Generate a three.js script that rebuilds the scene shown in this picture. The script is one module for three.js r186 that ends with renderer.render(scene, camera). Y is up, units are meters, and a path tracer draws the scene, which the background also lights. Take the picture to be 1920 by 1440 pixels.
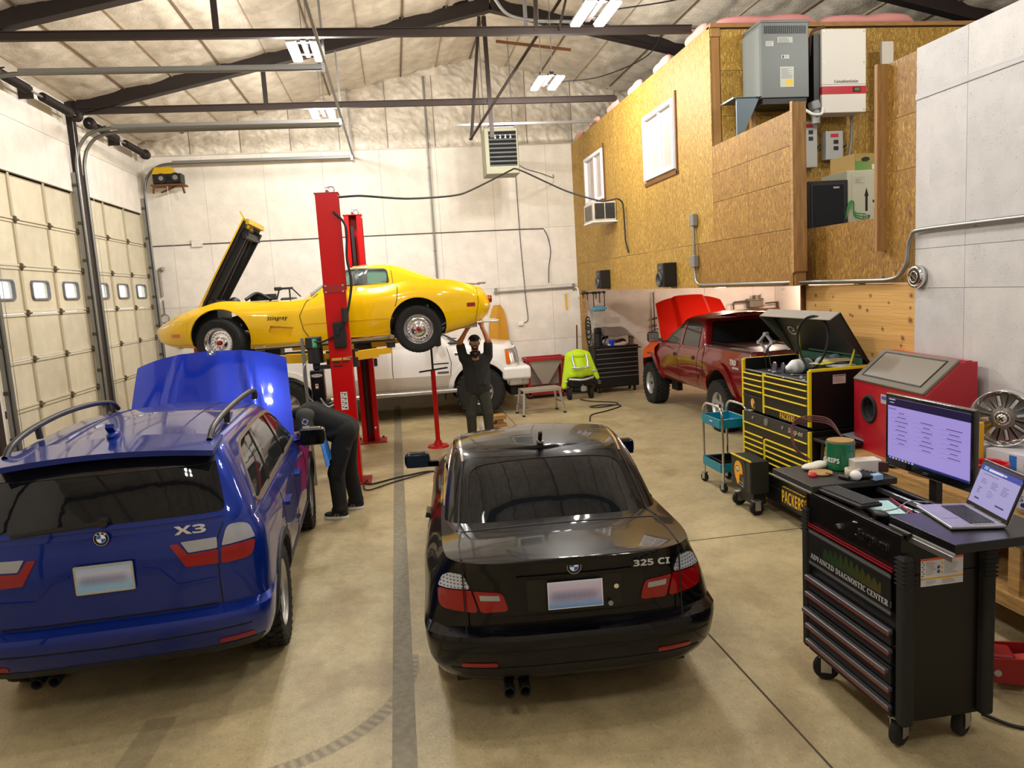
import * as THREE from 'three';
import { RoundedBoxGeometry } from 'three/addons/geometries/RoundedBoxGeometry.js';
import { TextGeometry } from 'three/addons/geometries/TextGeometry.js';
import { FontLoader } from 'three/addons/loaders/FontLoader.js';
import { MarchingCubes } from 'three/addons/objects/MarchingCubes.js';
import { mergeGeometries, mergeVertices, toCreasedNormals } from 'three/addons/utils/BufferGeometryUtils.js';
import { RectAreaLightUniformsLib } from 'three/addons/lights/RectAreaLightUniformsLib.js';
import { Brush, Evaluator, SUBTRACTION } from 'three-bvh-csg';
import { MeshBVH } from 'three-mesh-bvh';
import { createNoise3D } from 'simplex-noise';

// ---------- camera, sky, exposure ----------
const scene = new THREE.Scene();
const camera = new THREE.PerspectiveCamera(54.43, 4 / 3, 0.05, 80);
camera.position.set(0, 2.5, 0);
camera.rotation.order = 'YXZ';
camera.rotation.set(-0.128783, -0.146515, -0.0609339);
scene.background = new THREE.Color(0.92, 0.97, 1.0);      // bright overcast daylight outside the door panes
scene.backgroundIntensity = 5;
const renderer = new THREE.WebGLRenderer({ antialias: true });
renderer.toneMapping = THREE.LinearToneMapping;
renderer.toneMappingExposure = 0.35;
renderer.shadowMap.enabled = true;
RectAreaLightUniformsLib.init();
const LAMP = 29;                                        // brightness of the high-bay strips
const LAMP_COLOR = [1.0, 0.968, 0.915];

// ---------- small tools ----------
let seed = 7;
const rnd = () => { seed |= 0; seed = seed + 0x6D2B79F5 | 0; let t = Math.imul(seed ^ seed >>> 15, 1 | seed); t = t + Math.imul(t ^ t >>> 7, 61 | t) ^ t; return ((t ^ t >>> 14) >>> 0) / 4294967296; };
const rr = (a, b) => a + (b - a) * rnd();
const N3 = createNoise3D(rnd);
const V = (x, y, z) => new THREE.Vector3(x, y, z);
const clamp = (x, a = 0, b = 1) => Math.min(b, Math.max(a, x));
const lerp = (a, b, t) => a + (b - a) * t;
const smooth = (a, b, x) => { const t = clamp((x - a) / (b - a)); return t * t * (3 - 2 * t); };
const fbm = (x, y, z, o = 4) => { let s = 0, a = 0.5; for (let i = 0; i < o; i++) { s += a * N3(x, y, z); x *= 2; y *= 2; z *= 2; a *= 0.5; } return s; };
const used = {};
const numbered = (n) => { const k = used[n] = (used[n] ?? -1) + 1; return k ? `${n}_${String(k).padStart(3, '0')}` : n; };
function clean(g) {                                      // position, normal, uv only, non-indexed
  if (g.index) g = g.toNonIndexed();
  const o = new THREE.BufferGeometry();
  o.setAttribute('position', g.attributes.position);
  if (!g.attributes.normal) g.computeVertexNormals();
  o.setAttribute('normal', g.attributes.normal);
  o.setAttribute('uv', g.attributes.uv ?? new THREE.BufferAttribute(new Float32Array(g.attributes.position.count * 2), 2));
  return o;
}
const merge = (l) => { l = [l].flat(9); return l.length === 1 ? clean(l[0]) : mergeGeometries(l.map(clean)); };
function mUV(g, s = 1, ox = 0, oy = 0) {                 // texture coordinates in metres from the dominant direction
  g = clean(g); const p = g.attributes.position, n = g.attributes.normal, u = g.attributes.uv;
  for (let i = 0; i < p.count; i++) {
    const ax = Math.abs(n.getX(i)), ay = Math.abs(n.getY(i)), az = Math.abs(n.getZ(i));
    if (ay >= ax && ay >= az) u.setXY(i, p.getX(i) * s + ox, p.getZ(i) * s + oy);
    else if (ax >= az) u.setXY(i, p.getZ(i) * s + ox, p.getY(i) * s + oy);
    else u.setXY(i, p.getX(i) * s + ox, p.getY(i) * s + oy);
  }
  return g;
}
const place = (g, x = 0, y = 0, z = 0, rx = 0, ry = 0, rz = 0) => { if (rx || ry || rz) g.applyMatrix4(new THREE.Matrix4().makeRotationFromEuler(new THREE.Euler(rx, ry, rz, 'YXZ'))); return g.translate(x, y, z); };
const bx = (w, h, d, x = 0, y = 0, z = 0, rx = 0, ry = 0, rz = 0) => place(new THREE.BoxGeometry(w, h, d), x, y, z, rx, ry, rz);
const rb = (w, h, d, r, x = 0, y = 0, z = 0, rx = 0, ry = 0, rz = 0, seg = 2) => place(new RoundedBoxGeometry(w, h, d, seg, Math.min(r, w / 2.01, h / 2.01, d / 2.01)), x, y, z, rx, ry, rz);
const cy = (r1, r2, h, x = 0, y = 0, z = 0, rx = 0, ry = 0, rz = 0, n = 20) => place(new THREE.CylinderGeometry(r1, r2, h, n), x, y, z, rx, ry, rz);
const sp = (r, x = 0, y = 0, z = 0, sx = 1, sy = 1, sz = 1, n = 16) => new THREE.SphereGeometry(r, n, Math.ceil(n * .7)).scale(sx, sy, sz).translate(x, y, z);
const tor = (R, r, x = 0, y = 0, z = 0, rx = 0, ry = 0, rz = 0, n = 32, a = Math.PI * 2) => place(new THREE.TorusGeometry(R, r, 8, n, a), x, y, z, rx, ry, rz);
const lathe = (pts, n = 32) => new THREE.LatheGeometry(pts.map(([r, y]) => new THREE.Vector2(r, y)), n);
const tube = (pts, r, seg, n = 8, tension = 0.5) => new THREE.TubeGeometry(new THREE.CatmullRomCurve3(pts.map((p) => V(...p)), false, 'catmullrom', tension), seg ?? pts.length * 8, r, n);
function bar(a, b, w, h = w, roll = 0) {                 // square bar between two points
  const A = V(...a), B = V(...b), d = B.clone().sub(A), g = new THREE.BoxGeometry(w, h, d.length());
  const m = new THREE.Matrix4().lookAt(B, A, Math.abs(d.clone().normalize().y) > .99 ? V(0, 0, 1) : V(0, 1, 0)).multiply(new THREE.Matrix4().makeRotationZ(roll));
  return g.applyMatrix4(m.setPosition(A.add(B).multiplyScalar(.5)));
}
function rod(a, b, r, n = 10, r2 = r) {
  const A = V(...a), B = V(...b), d = B.clone().sub(A);
  return new THREE.CylinderGeometry(r2, r, d.length(), n).applyQuaternion(new THREE.Quaternion().setFromUnitVectors(V(0, 1, 0), d.clone().normalize())).translate(...A.add(B).multiplyScalar(.5).toArray());
}
const shp = (pts) => { const s = new THREE.Shape(); pts.forEach(([x, y], i) => i ? s.lineTo(x, y) : s.moveTo(x, y)); s.closePath(); return s; };
function rrect(w, h, r, x = 0, y = 0) {
  const s = new THREE.Shape(), a = x - w / 2, b = y - h / 2; r = Math.min(r, w / 2.01, h / 2.01);
  s.moveTo(a + r, b); s.lineTo(a + w - r, b); s.absarc(a + w - r, b + r, r, -Math.PI / 2, 0); s.lineTo(a + w, b + h - r); s.absarc(a + w - r, b + h - r, r, 0, Math.PI / 2);
  s.lineTo(a + r, b + h); s.absarc(a + r, b + h - r, r, Math.PI / 2, Math.PI); s.lineTo(a, b + r); s.absarc(a + r, b + r, r, Math.PI, Math.PI * 1.5); return s;
}
const ext = (s, d, bevel = 0, seg = 6) => new THREE.ExtrudeGeometry(s, { depth: d, bevelEnabled: bevel > 0, bevelSize: bevel, bevelThickness: bevel, bevelSegments: 2, curveSegments: seg });
const prism = (pts, d, bevel = 0) => ext(Array.isArray(pts) ? shp(pts) : pts, d, bevel);

function mesh(name, g, m, parent, label) {
  const o = new THREE.Mesh(g, m); o.name = name; o.castShadow = o.receiveShadow = true;
  if (label) o.userData.label = label;
  if (parent) parent.add(o);
  return o;
}
const part = (parent, name, geos, m, label) => mesh(name, merge(geos), m, parent, label);
function tag(o, label, category, group) { o.userData.label = label; o.userData.category = category; if (group) o.userData.group = group; return o; }
function thing(name, label, category, [x, y, z] = [0, 0, 0], turn = 0, group) {
  const o = new THREE.Group(); o.name = numbered(name); scene.add(o); o.position.set(x, y, z); o.rotation.y = turn; return tag(o, label, category, group);
}
const single = (name, geos, m, label, category, pos = [0, 0, 0], turn = 0, group) => { const o = mesh(numbered(name), merge(geos), m, scene); o.position.set(...pos); o.rotation.y = turn; return tag(o, label, category, group); };
function struct(name, geos, m, parent) { const o = mesh(parent ? name : numbered(name), merge(geos), m, parent ?? scene); if (!parent) o.userData.kind = 'structure'; return o; }
function sgroup(name) { const o = new THREE.Group(); o.name = numbered(name); o.userData.kind = 'structure'; scene.add(o); return o; }

// ---------- textures ----------
function tex(w, h, fn, color = true) {                   // fn(u, v, x, y) -> grey or [r, g, b] in 0..1 (sRGB when a colour map)
  const d = new Uint8Array(w * h * 4);
  for (let y = 0, i = 0; y < h; y++) for (let x = 0; x < w; x++, i += 4) {
    const c = fn(x / w, y / h, x, y); const a = typeof c === 'number' ? [c, c, c] : c;
    d[i] = clamp(a[0]) * 255; d[i + 1] = clamp(a[1]) * 255; d[i + 2] = clamp(a[2]) * 255; d[i + 3] = 255;
  }
  const t = new THREE.DataTexture(d, w, h); t.magFilter = THREE.LinearFilter; t.wrapS = t.wrapT = THREE.RepeatWrapping; if (color) t.colorSpace = THREE.SRGBColorSpace; t.needsUpdate = true; return t;
}
function canvasTex(w, h, draw, color = true) {
  const c = document.createElement('canvas'); c.width = w; c.height = h; const x = c.getContext('2d'); draw(x, w, h);
  const t = new THREE.CanvasTexture(c); t.wrapS = t.wrapT = THREE.RepeatWrapping; if (color) t.colorSpace = THREE.SRGBColorSpace; return t;
}
const rep = (t, sx, sy = sx) => { const c = t.clone(); c.repeat.set(1 / sx, 1 / sy); return c; };
const tile = (f) => (u, v) => { const a = u * Math.PI * 2, b = v * Math.PI * 2; return f(Math.cos(a), Math.sin(a), Math.cos(b) + 1.7 * Math.sin(b)); };   // wraps round in u
const rgb = (c, k = 1) => `rgb(${c.map((v) => Math.round(clamp(v * k, 0, 255))).join(',')})`;
const std = (color, roughness = 0.6, metalness = 0, o = {}) => new THREE.MeshStandardMaterial({ color, roughness, metalness, ...o });
const phys = (color, o = {}) => new THREE.MeshPhysicalMaterial({ color, ...o });
const plane = (w, h, x = 0, y = 0, z = 0, rx = 0, ry = 0, rz = 0) => place(new THREE.PlaneGeometry(w, h), x, y, z, rx, ry, rz);

function osbDraw(c, w, h) {
  c.fillStyle = 'rgb(180,140,66)'; c.fillRect(0, 0, w, h);
  for (let i = 0; i < 13000; i++) {
    const k = rnd(), x = rnd() * w, y = rnd() * h, L = rr(12, 44), W = rr(2.5, 7), a = Math.PI / 2 + (rnd() - .5) * 1.1;
    const b = k < .08 ? [128, 94, 40] : k < .45 ? [176, 136, 60] : k < .8 ? [196, 156, 76] : [230, 198, 120], s = rr(.88, 1.1);
    for (const ox of [-w, 0, w]) for (const oy of [-h, 0, h]) {
      if (x + ox < -60 || x + ox > w + 60 || y + oy < -60 || y + oy > h + 60) continue;
      c.save(); c.translate(x + ox, y + oy); c.rotate(a); c.fillStyle = rgb(b, s); c.beginPath(); c.moveTo(-L / 2, -W / 2); c.lineTo(L / 2 - 5, -W / 2 + 1); c.lineTo(L / 2, W / 3); c.lineTo(-L / 2 + 6, W / 2); c.closePath(); c.fill();
      c.strokeStyle = 'rgba(96,62,22,.22)'; c.lineWidth = 1; c.stroke(); c.restore();
    }
  }
}
const OSB = canvasTex(1024, 1024, osbDraw); OSB.repeat.set(1 / 2.0, 1 / 2.0);
const osbM = (c, r) => { const t = OSB.clone(); t.offset.set(rnd(), rnd()); return std(c, .62, 0, { map: t, bumpMap: t, bumpScale: .0015 }); };
const M = {};
M.osb = [osbM(0xe2e0be), osbM(0xdcd9b8), osbM(0xe5e3c2)];
M.osbDark = [osbM(0xd0c298), osbM(0xcabb90), osbM(0xd3c69e)];
const woodTex = tex(512, 512, (u, v) => { const g = fbm(u * 3, v * 40, 1, 3) * .5 + fbm(u * 9, v * 120, 5, 2) * .25; const k = .8 + g * .35; return [.80 * k, .62 * k, .36 * k]; });
M.wood = std(0xffffff, .65, 0, { map: rep(woodTex, 1) });
M.woodDark = std(0x9c7a50, .7, 0, { map: rep(woodTex, 1) });
const lumber = tex(256, 512, (u, v) => { const g = fbm(u * 26, v * 2.2, 3, 3) * .4; const k = .85 + g * .4; return [.68 * k, .50 * k, .28 * k]; });
M.lumber = std(0xffffff, .7, 0, { map: lumber });
const plyTex = canvasTex(1024, 1024, (c, w, h) => {
  c.fillStyle = 'rgb(214,172,106)'; c.fillRect(0, 0, w, h);
  for (let i = 0; i < 900; i++) { const y = rnd() * h; c.strokeStyle = `rgba(${150 + rnd() * 60 | 0},${104 + rnd() * 40 | 0},46,${rr(.05, .2)})`; c.lineWidth = rr(1, 5); c.beginPath(); c.moveTo(0, y); c.bezierCurveTo(w * .3, y + rr(-30, 30), w * .7, y + rr(-30, 30), w, y + rr(-8, 8)); c.stroke(); }
  for (let i = 0; i < 30; i++) { const x = rnd() * w, y = rnd() * h, r = rr(7, 22); for (let k = 4; k > 0; k--) { c.fillStyle = `rgba(${118 - k * 4},${70},${28},${.16})`; c.beginPath(); c.ellipse(x, y, r * (.5 + k * .22), r * (.4 + k * .16), rnd(), 0, 7); c.fill(); } c.fillStyle = 'rgba(108,64,28,.75)'; c.beginPath(); c.ellipse(x, y, r * .62, r * .5, 0, 0, 7); c.fill(); }
});
M.ply = std(0xffffff, .6, 0, { map: rep(plyTex, 1.5) });
const grime = tex(1024, 1024, (u, v, x, y) => { const n = fbm(u * 6, v * 6, 9, 5), s = fbm(u * 60, v * 60, 2, 2); let k = .96 + n * .045 + s * .02; if (s > .44 && n < .1) k *= .88; return [k, k * .985, k * .965]; });
M.drywall = [0xece8e2, 0xe8e4de, 0xeeeae5, 0xeae6dd].map((c, i) => { const t = rep(grime, 2.6); t.offset.set(i * .27, i * .41); return std(c, .8, 0, { map: t, bumpMap: t, bumpScale: .002 }); });
M.whitewall = [0xcccdd0, 0xc8c9cd, 0xcfd0d2].map((c, i) => { const t = rep(grime, 1.9); t.offset.set(i * .37, i * .21); return std(c, .75, 0, { map: t, bumpMap: t, bumpScale: .004 }); });
M.pinkwall = M.drywall[0];
M.doorPanel = [0xd9d3bd, 0xd6d1bd, 0xdcd7c2].map((c, i) => { const t = rep(grime, 2.1); t.offset.set(i * .3, i * .2); return std(c, .55, 0, { map: t }); });
const fabricT = tex(512, 512, (u, v) => { const k = .92 + fbm(u * 8, v * 8, 4, 4) * .12; return [k, k * .985, k * .96]; });
M.fabric = std(0xe0d8ca, .42, 0, { map: rep(fabricT, 3), bumpMap: rep(tex(512, 512, (u, v) => .5 + fbm(u * 26, v * 26, 3, 4) * .6, false), 1.6), bumpScale: .005 });
M.steelDark = std(0x2c2320, .55, .4);
M.steelRed = std(0x30241e, .75, .1);
M.galv = std(0x9a9a98, .38, .85);
M.galvDull = std(0x8b8a86, .55, .6);
M.black = std(0x101011, .45, .1);
M.blackGloss = phys(0x08080a, { roughness: .22, clearcoat: 1, clearcoatRoughness: .08 });
M.rubber = std(0x151515, .85);
M.plastic = std(0x1b1b1d, .5);
M.chrome = std(0xe6e6ea, .12, 1);
M.steel = std(0xb8b8bc, .3, .9);
M.white = std(0xe8e8e6, .5);
M.grey = std(0x8a8d8e, .5, .2);
M.cable = std(0x141416, .6);
M.alu = std(0xc4c4c2, .4, .8);
const keyG = new RoundedBoxGeometry(.0165, .003, .0155, 1, .001), keyG2 = new RoundedBoxGeometry(.0175, .008, .018, 1, .002);
const keyM = new THREE.MeshStandardMaterial({ color: 0x3a3a3c, roughness: .6 });
const font = await new FontLoader().loadAsync('fonts/droid/droid_sans_bold.typeface.json');
const txt = (s, size, depth = .004) => { const g = new TextGeometry(s, { font, size, depth, curveSegments: 4, bevelEnabled: false }); g.computeBoundingBox(); const b = g.boundingBox; return g.translate(-(b.min.x + b.max.x) / 2, -(b.min.y + b.max.y) / 2, 0); };
// a flat printed label: front face carries the drawing, +z outwards
function sticker(parent, name, w, h, px, draw, pos, rot, depth = .002, opt = {}) {
  const t = canvasTex(px, Math.max(8, Math.round(px * h / w)), draw); const m = std(0xffffff, .5, 0, { map: t, ...opt });
  const g = bx(w, h, depth); const o = mesh(name, clean(g), m, parent); o.position.set(...pos); o.rotation.set(...(rot ?? [0, 0, 0]), 'YXZ'); return o;
}
const textLines = (c, x, y, w, n, dy, col = 'rgba(60,60,70,.8)') => { c.fillStyle = col; for (let i = 0; i < n; i++) c.fillRect(x, y + i * dy, w * rr(.55, 1), Math.max(1, dy * .3)); };
// ================= the building =================
const XL = -5, XR = 9, ZB = -16.9, ZF = 4.6, EAVE = 5.9, RX = 2, RY = 7.5;
const roofY = (x) => x < RX ? lerp(EAVE, RY, (x - XL) / (RX - XL)) : lerp(RY, EAVE, (x - RX) / (XR - RX));
{ // floor
  const W = 2048, H = 2048, u2x = (u) => XL + u * (XR - XL), v2z = (v) => ZF - v * (ZF - ZB);
  const floorT = tex(W, H, (u, v) => {
    const x = u2x(u), z = v2z(v), n = fbm(x * .45, z * .45, 1, 4), m = fbm(x * 2.4, z * 2.4, 7, 4), f = N3(x * 30, z * 30, 3);
    let k = .93 + n * .10 + m * .08 + f * .022;
    const dark = smooth(.1, .5, fbm(x * 1.1 + 5, z * .8, 20, 5)); k *= 1 - dark * .08;
    // the tyre track that curves towards the dark coupe, and a straight one behind it
    const r = Math.hypot(x + 1.15, z + 4.9); if (z > -5 && x > -1 && Math.abs(r - 1.06) < .05) k *= .8 - .12 * Math.sin(Math.atan2(z + 4.9, x + 1.15) * 110) * (Math.abs(r - 1.06) < .04);
    const a = Math.abs(x + 1.72 + (z + 3) * .06); if (z > -4.6 && a < .09) k *= .87;
    const sp = N3(x * 9, z * 9, 31); k *= 1 + .03 * sp + (N3(x * 60, z * 60, 12) > .72 ? .10 : 0) - (N3(x * 45, z * 45, 17) > .78 ? .14 : 0); return [.735 * k, .668 * k * (1 - dark * .02), .508 * k * (1 - dark * .05)];
  });
  floorT.repeat.set(1 / (XR - XL), 1 / (ZF - ZB)); floorT.offset.set(-XL / (XR - XL), 1 - (-ZB) / (ZF - ZB) - 0 + 0);
  const bumpT = rep(tex(512, 512, (u, v) => .5 + fbm(u * 40, v * 40, 2, 4) * .5, false), 1.3);
  const g = clean(bx(XR - XL + .4, .2, ZF - ZB + .4, (XL + XR) / 2, -.1, (ZF + ZB) / 2)), p = g.attributes.position, uv = g.attributes.uv;
  for (let i = 0; i < p.count; i++) uv.setXY(i, (p.getX(i) - XL) / (XR - XL), (ZF - p.getZ(i)) / (ZF - ZB));
  floorT.repeat.set(1, 1); floorT.offset.set(0, 0); bumpT.repeat.set(11, 17);
  struct('floor', g, std(0xffffff, .5, 0, { map: floorT, bumpMap: bumpT, bumpScale: .0012 }));
  // filled trench that runs along the bays, and two saw-cut joints
  const st = std(0xffffff, .65, 0, { map: rep(tex(512, 512, (u, v) => { const k = .9 + fbm(u * 18, v * 18, 4, 4) * .14; return [.56 * k, .525 * k, .44 * k]; }), 1.2) });
  struct('floor_strip', mUV(bx(.135, .006, 15.4, -.148, .001, -9.1)), st);
  struct('floor_joint', [bx(.012, .004, 17, 1.985, .001, -8), bx(4.4, .003, .010, 2.6, .001, -6.55)], std(0x4c4130, .9));
}
{ // ceiling: insulation blanket that bags between its seams, seams as ribs
  const slope = (name, x0, x1, ds) => {
    const nx = Math.round(Math.abs(x1 - x0) / .06), nz = Math.round((ZF - ZB) / .10), pos = [], uv = [], idx = [];
    for (let j = 0; j <= nz; j++) for (let i = 0; i <= nx; i++) {
      const x = lerp(x0, x1, i / nx), z = lerp(ZB, ZF, j / nz), d = Math.abs(x - RX), f = Math.abs(Math.sin(Math.PI * d / ds));
      const edge = smooth(0, .5, z - ZB);
      const y = roofY(x) - .02 - .055 * Math.pow(f, .7) * (.7 + .5 * N3(x * .5, z * .22, 3)) + .02 * N3(x * 2.1, z * .8, 9) * f + .018 * f * Math.abs(N3(x * 2.2 + z * .7, z * 1.9, 14)) + .010 * N3(x * 6, z * 2.2, 4) * f - .014 * Math.exp(-((((z % 1.75) + 1.75) % 1.75 - .87) ** 2) / .004) * f - .05 * (1 - edge) * N3(x * 3, z * 3, 1);
      pos.push(x, y, z); uv.push(x, z);
    }
    for (let j = 0; j < nz; j++) for (let i = 0; i < nx; i++) { const a = j * (nx + 1) + i, b = a + 1, c = a + nx + 1, d = c + 1; x1 > x0 ? idx.push(a, b, c, b, d, c) : idx.push(a, c, b, b, c, d); }
    const g = new THREE.BufferGeometry(); g.setAttribute('position', new THREE.Float32BufferAttribute(pos, 3)); g.setAttribute('uv', new THREE.Float32BufferAttribute(uv, 2)); g.setIndex(idx); g.computeVertexNormals();
    return g;
  };
  const c = sgroup('ceiling');
  for (const [x0, x1] of [[RX, XL], [RX, XR]]) {
    struct('insulation', slope('s', x0, x1, .76), M.fabric, c);
    const s = Math.sign(x1 - x0), sl = Math.atan2(RY - EAVE, Math.abs(x1 - x0)) * -s, n = Math.floor(Math.abs(x1 - x0) / .76);
    for (let i = 0; i <= n; i++) { const x = x0 + s * .76 * i; struct('seam', bx(i % 2 ? .012 : .03, .02, ZF - ZB, x, roofY(x) - .035, (ZF + ZB) / 2, 0, 0, sl), i % 2 ? std(0x9c8a70, .7) : std(0x6e5c48, .7), c); }
    struct('roof_deck', bx(Math.hypot(7, 1.6) + .1, .06, ZF - ZB + .5, (x0 + x1) / 2, (RY + EAVE) / 2 + .16, (ZF + ZB) / 2, 0, 0, sl), M.grey, c);
  }
}
const D = [{ z0: -10.23, z1: -13.33 }, { z0: -13.58, z1: -16.66 }], DT = 4.455, SEC = DT / 7;
{ // left wall round two sectional doors
  const w = sgroup('wall_left'), t = .2, x = XL - t / 2;
  const wall = (z0, z1, y0, y1) => struct('panel', mUV(bx(t, y1 - y0, Math.abs(z1 - z0), x, (y0 + y1) / 2, (z0 + z1) / 2)), M.drywall[(wall.i = (wall.i ?? 0) + 1) % 4], w);
  wall(ZF, D[0].z0, 0, DT); wall(D[0].z1, D[1].z0, 0, DT); wall(D[1].z1, ZB, 0, DT);
  for (let z = ZF; z > ZB + .1;) { const z2 = Math.max(ZB, z - 2.44); wall(z - .004, z2, DT, 5.2); wall(z - .004, z2, 5.205, 6.05); z = z2; }
}
function sectionalDoor(i) {
  const { z0, z1 } = D[i], d = sgroup('door_' + (i + 1)); delete used['door_' + (i + 1)];
  const n = 3, bw = (z0 - z1) / n, winM = M.black;
  const pane = phys(0xffffff, { transmission: 1, roughness: .25, thickness: 0 });
  for (let s = 0; s < 7; s++) for (let b = 0; b < n; b++) {
    const y0 = s * SEC, zc = z0 - (b + .5) * bw, yc = y0 + SEC / 2;
    const hw = bw / 2 - .004, hh = SEC / 2 - .004, S = rrect(hw * 2, hh * 2, .004);
    const win = s === 4;
    if (win) S.holes.push(rrect(.50, .235, .05, 0, .0).getPoints ? new THREE.Path(rrect(.50, .235, .05, 0, .0).getPoints(6)) : null);
    const g = place(ext(S, .045), 0, 0, 0, 0, Math.PI / 2).translate(XL - .10, yc, zc);
    struct('section_panel', mUV(g), M.doorPanel[(s + b * 2) % 3], d);
    if (win) {
      const F = rrect(.55, .275, .065); F.holes.push(new THREE.Path(rrect(.50, .232, .05).getPoints(6)));
      struct('window_frame', place(ext(F, .03, .004), 0, 0, 0, 0, Math.PI / 2).translate(XL - .06, yc, zc), std(0x6a6a6e, .5), d);
      struct('pane', bx(.006, .23, .495, XL - .075, yc, zc), pane, d);
    }
  }
  const bm = std(0xbdb39a, .5, .3);
  for (let b = 0; b <= n; b++) struct('stile', bx(.028, DT, b % n ? .06 : .075, XL - .045, DT / 2, clamp(z0 - b * bw, z1 + .03, z0 - .03)), bm, d);
  for (let s = 0; s <= 7; s++) struct('rail', [bx(.024, .028, z0 - z1, XL - .046, clamp(s * SEC - .022, .02, DT - .02), (z0 + z1) / 2), bx(.024, .028, z0 - z1, XL - .046, clamp(s * SEC + .022, .02, DT - .02), (z0 + z1) / 2)], M.doorPanel[0], d);
  const hm = std(0x6a5f4c, .5, .5);
  for (let s = 1; s < 7; s++) for (let b = 0; b <= n; b++) { const z = clamp(z0 - b * bw, z1 + .04, z0 - .04); struct('hinge', [bx(.02, .10, .045, XL - .022, s * SEC, z), bx(.03, .05, .07, XL - .016, s * SEC, z, Math.PI / 4), rod([XL + .005, s * SEC, z - .05], [XL + .005, s * SEC, z + .05], .012)], hm, d); }
}
sectionalDoor(0); sectionalDoor(1);
{ // back wall: painted sheets below, insulation blanket above
  const w = sgroup('wall_back'), rows = [[0, 1.262], [1.266, 2.49], [2.494, 3.79], [3.794, 5.63]];
  let k = 0; for (let x = XL; x < XR - .05;) { const x2 = Math.min(XR, x + 1.222); rows.forEach(([a, b], i) => struct('panel', mUV(bx(x2 - x - .004, b - a, .12, (x + x2) / 2, (a + b) / 2, ZB - .06 + .0015 * ((k * 7) % 3))), M.drywall[k++ % 4], w)); x = x2; }
  struct('backing', bx(XR - XL + .4, 7.8, .1, 2, 3.9, ZB - .2), M.grey, w);
  const ds = 1.02, nx = 420, ny = 50, pos = [], uv = [], idx = [];
  for (let j = 0; j <= ny; j++) for (let i = 0; i <= nx; i++) {
    const x = lerp(XL, XR, i / nx), y = lerp(5.63, roofY(x) + .02, j / ny), f = Math.abs(Math.sin(Math.PI * (x - XL) / ds)), t = j / ny;
    const wr = (1 - 2 * Math.abs(N3(x * 2.4 + y * 2.2, y * 2.6 - x, 2))) * .7 + (1 - 2 * Math.abs(N3(x * 5 - y * 4, y * 5 + x * 3, 5))) * .4 + N3(x * 9, y * 9, 3) * .2;
    pos.push(x, y, ZB + .015 + .07 * Math.pow(f, .6) * Math.sin(Math.PI * clamp(t, .06, .94)) + .032 * wr * Math.sqrt(f) + .06 * smooth(.8, 1, t) * N3(x * 2, 0, 8)); uv.push(x, y);
  }
  for (let j = 0; j < ny; j++) for (let i = 0; i < nx; i++) { const a = j * (nx + 1) + i, b = a + 1, c = a + nx + 1; idx.push(a, b, c, b, c + 1, c); }
  const g = new THREE.BufferGeometry(); g.setAttribute('position', new THREE.Float32BufferAttribute(pos, 3)); g.setAttribute('uv', new THREE.Float32BufferAttribute(uv, 2)); g.setIndex(idx); g.computeVertexNormals();
  struct('insulation', g, M.fabric, w);
  struct('trim_strip', bx(XR - XL, .03, .03, 2, 5.63, ZB + .015), std(0xc8bdae, .6), w);
  for (let x = XL + ds; x < XR; x += ds) struct('seam', bx(.015, roofY(x) - 5.68, .012, x, (roofY(x) + 5.6) / 2, ZB + .03), std(0x8a7a66, .7), w);
}
struct('wall_front', bx(XR - XL + .4, 7.8, .15, 2, 3.9, ZF + .08), M.drywall[1]);
struct('wall_right', bx(.15, 6.2, ZF - ZB + .4, XR + .08, 3.1, (ZF + ZB) / 2), M.drywall[2]);
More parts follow.
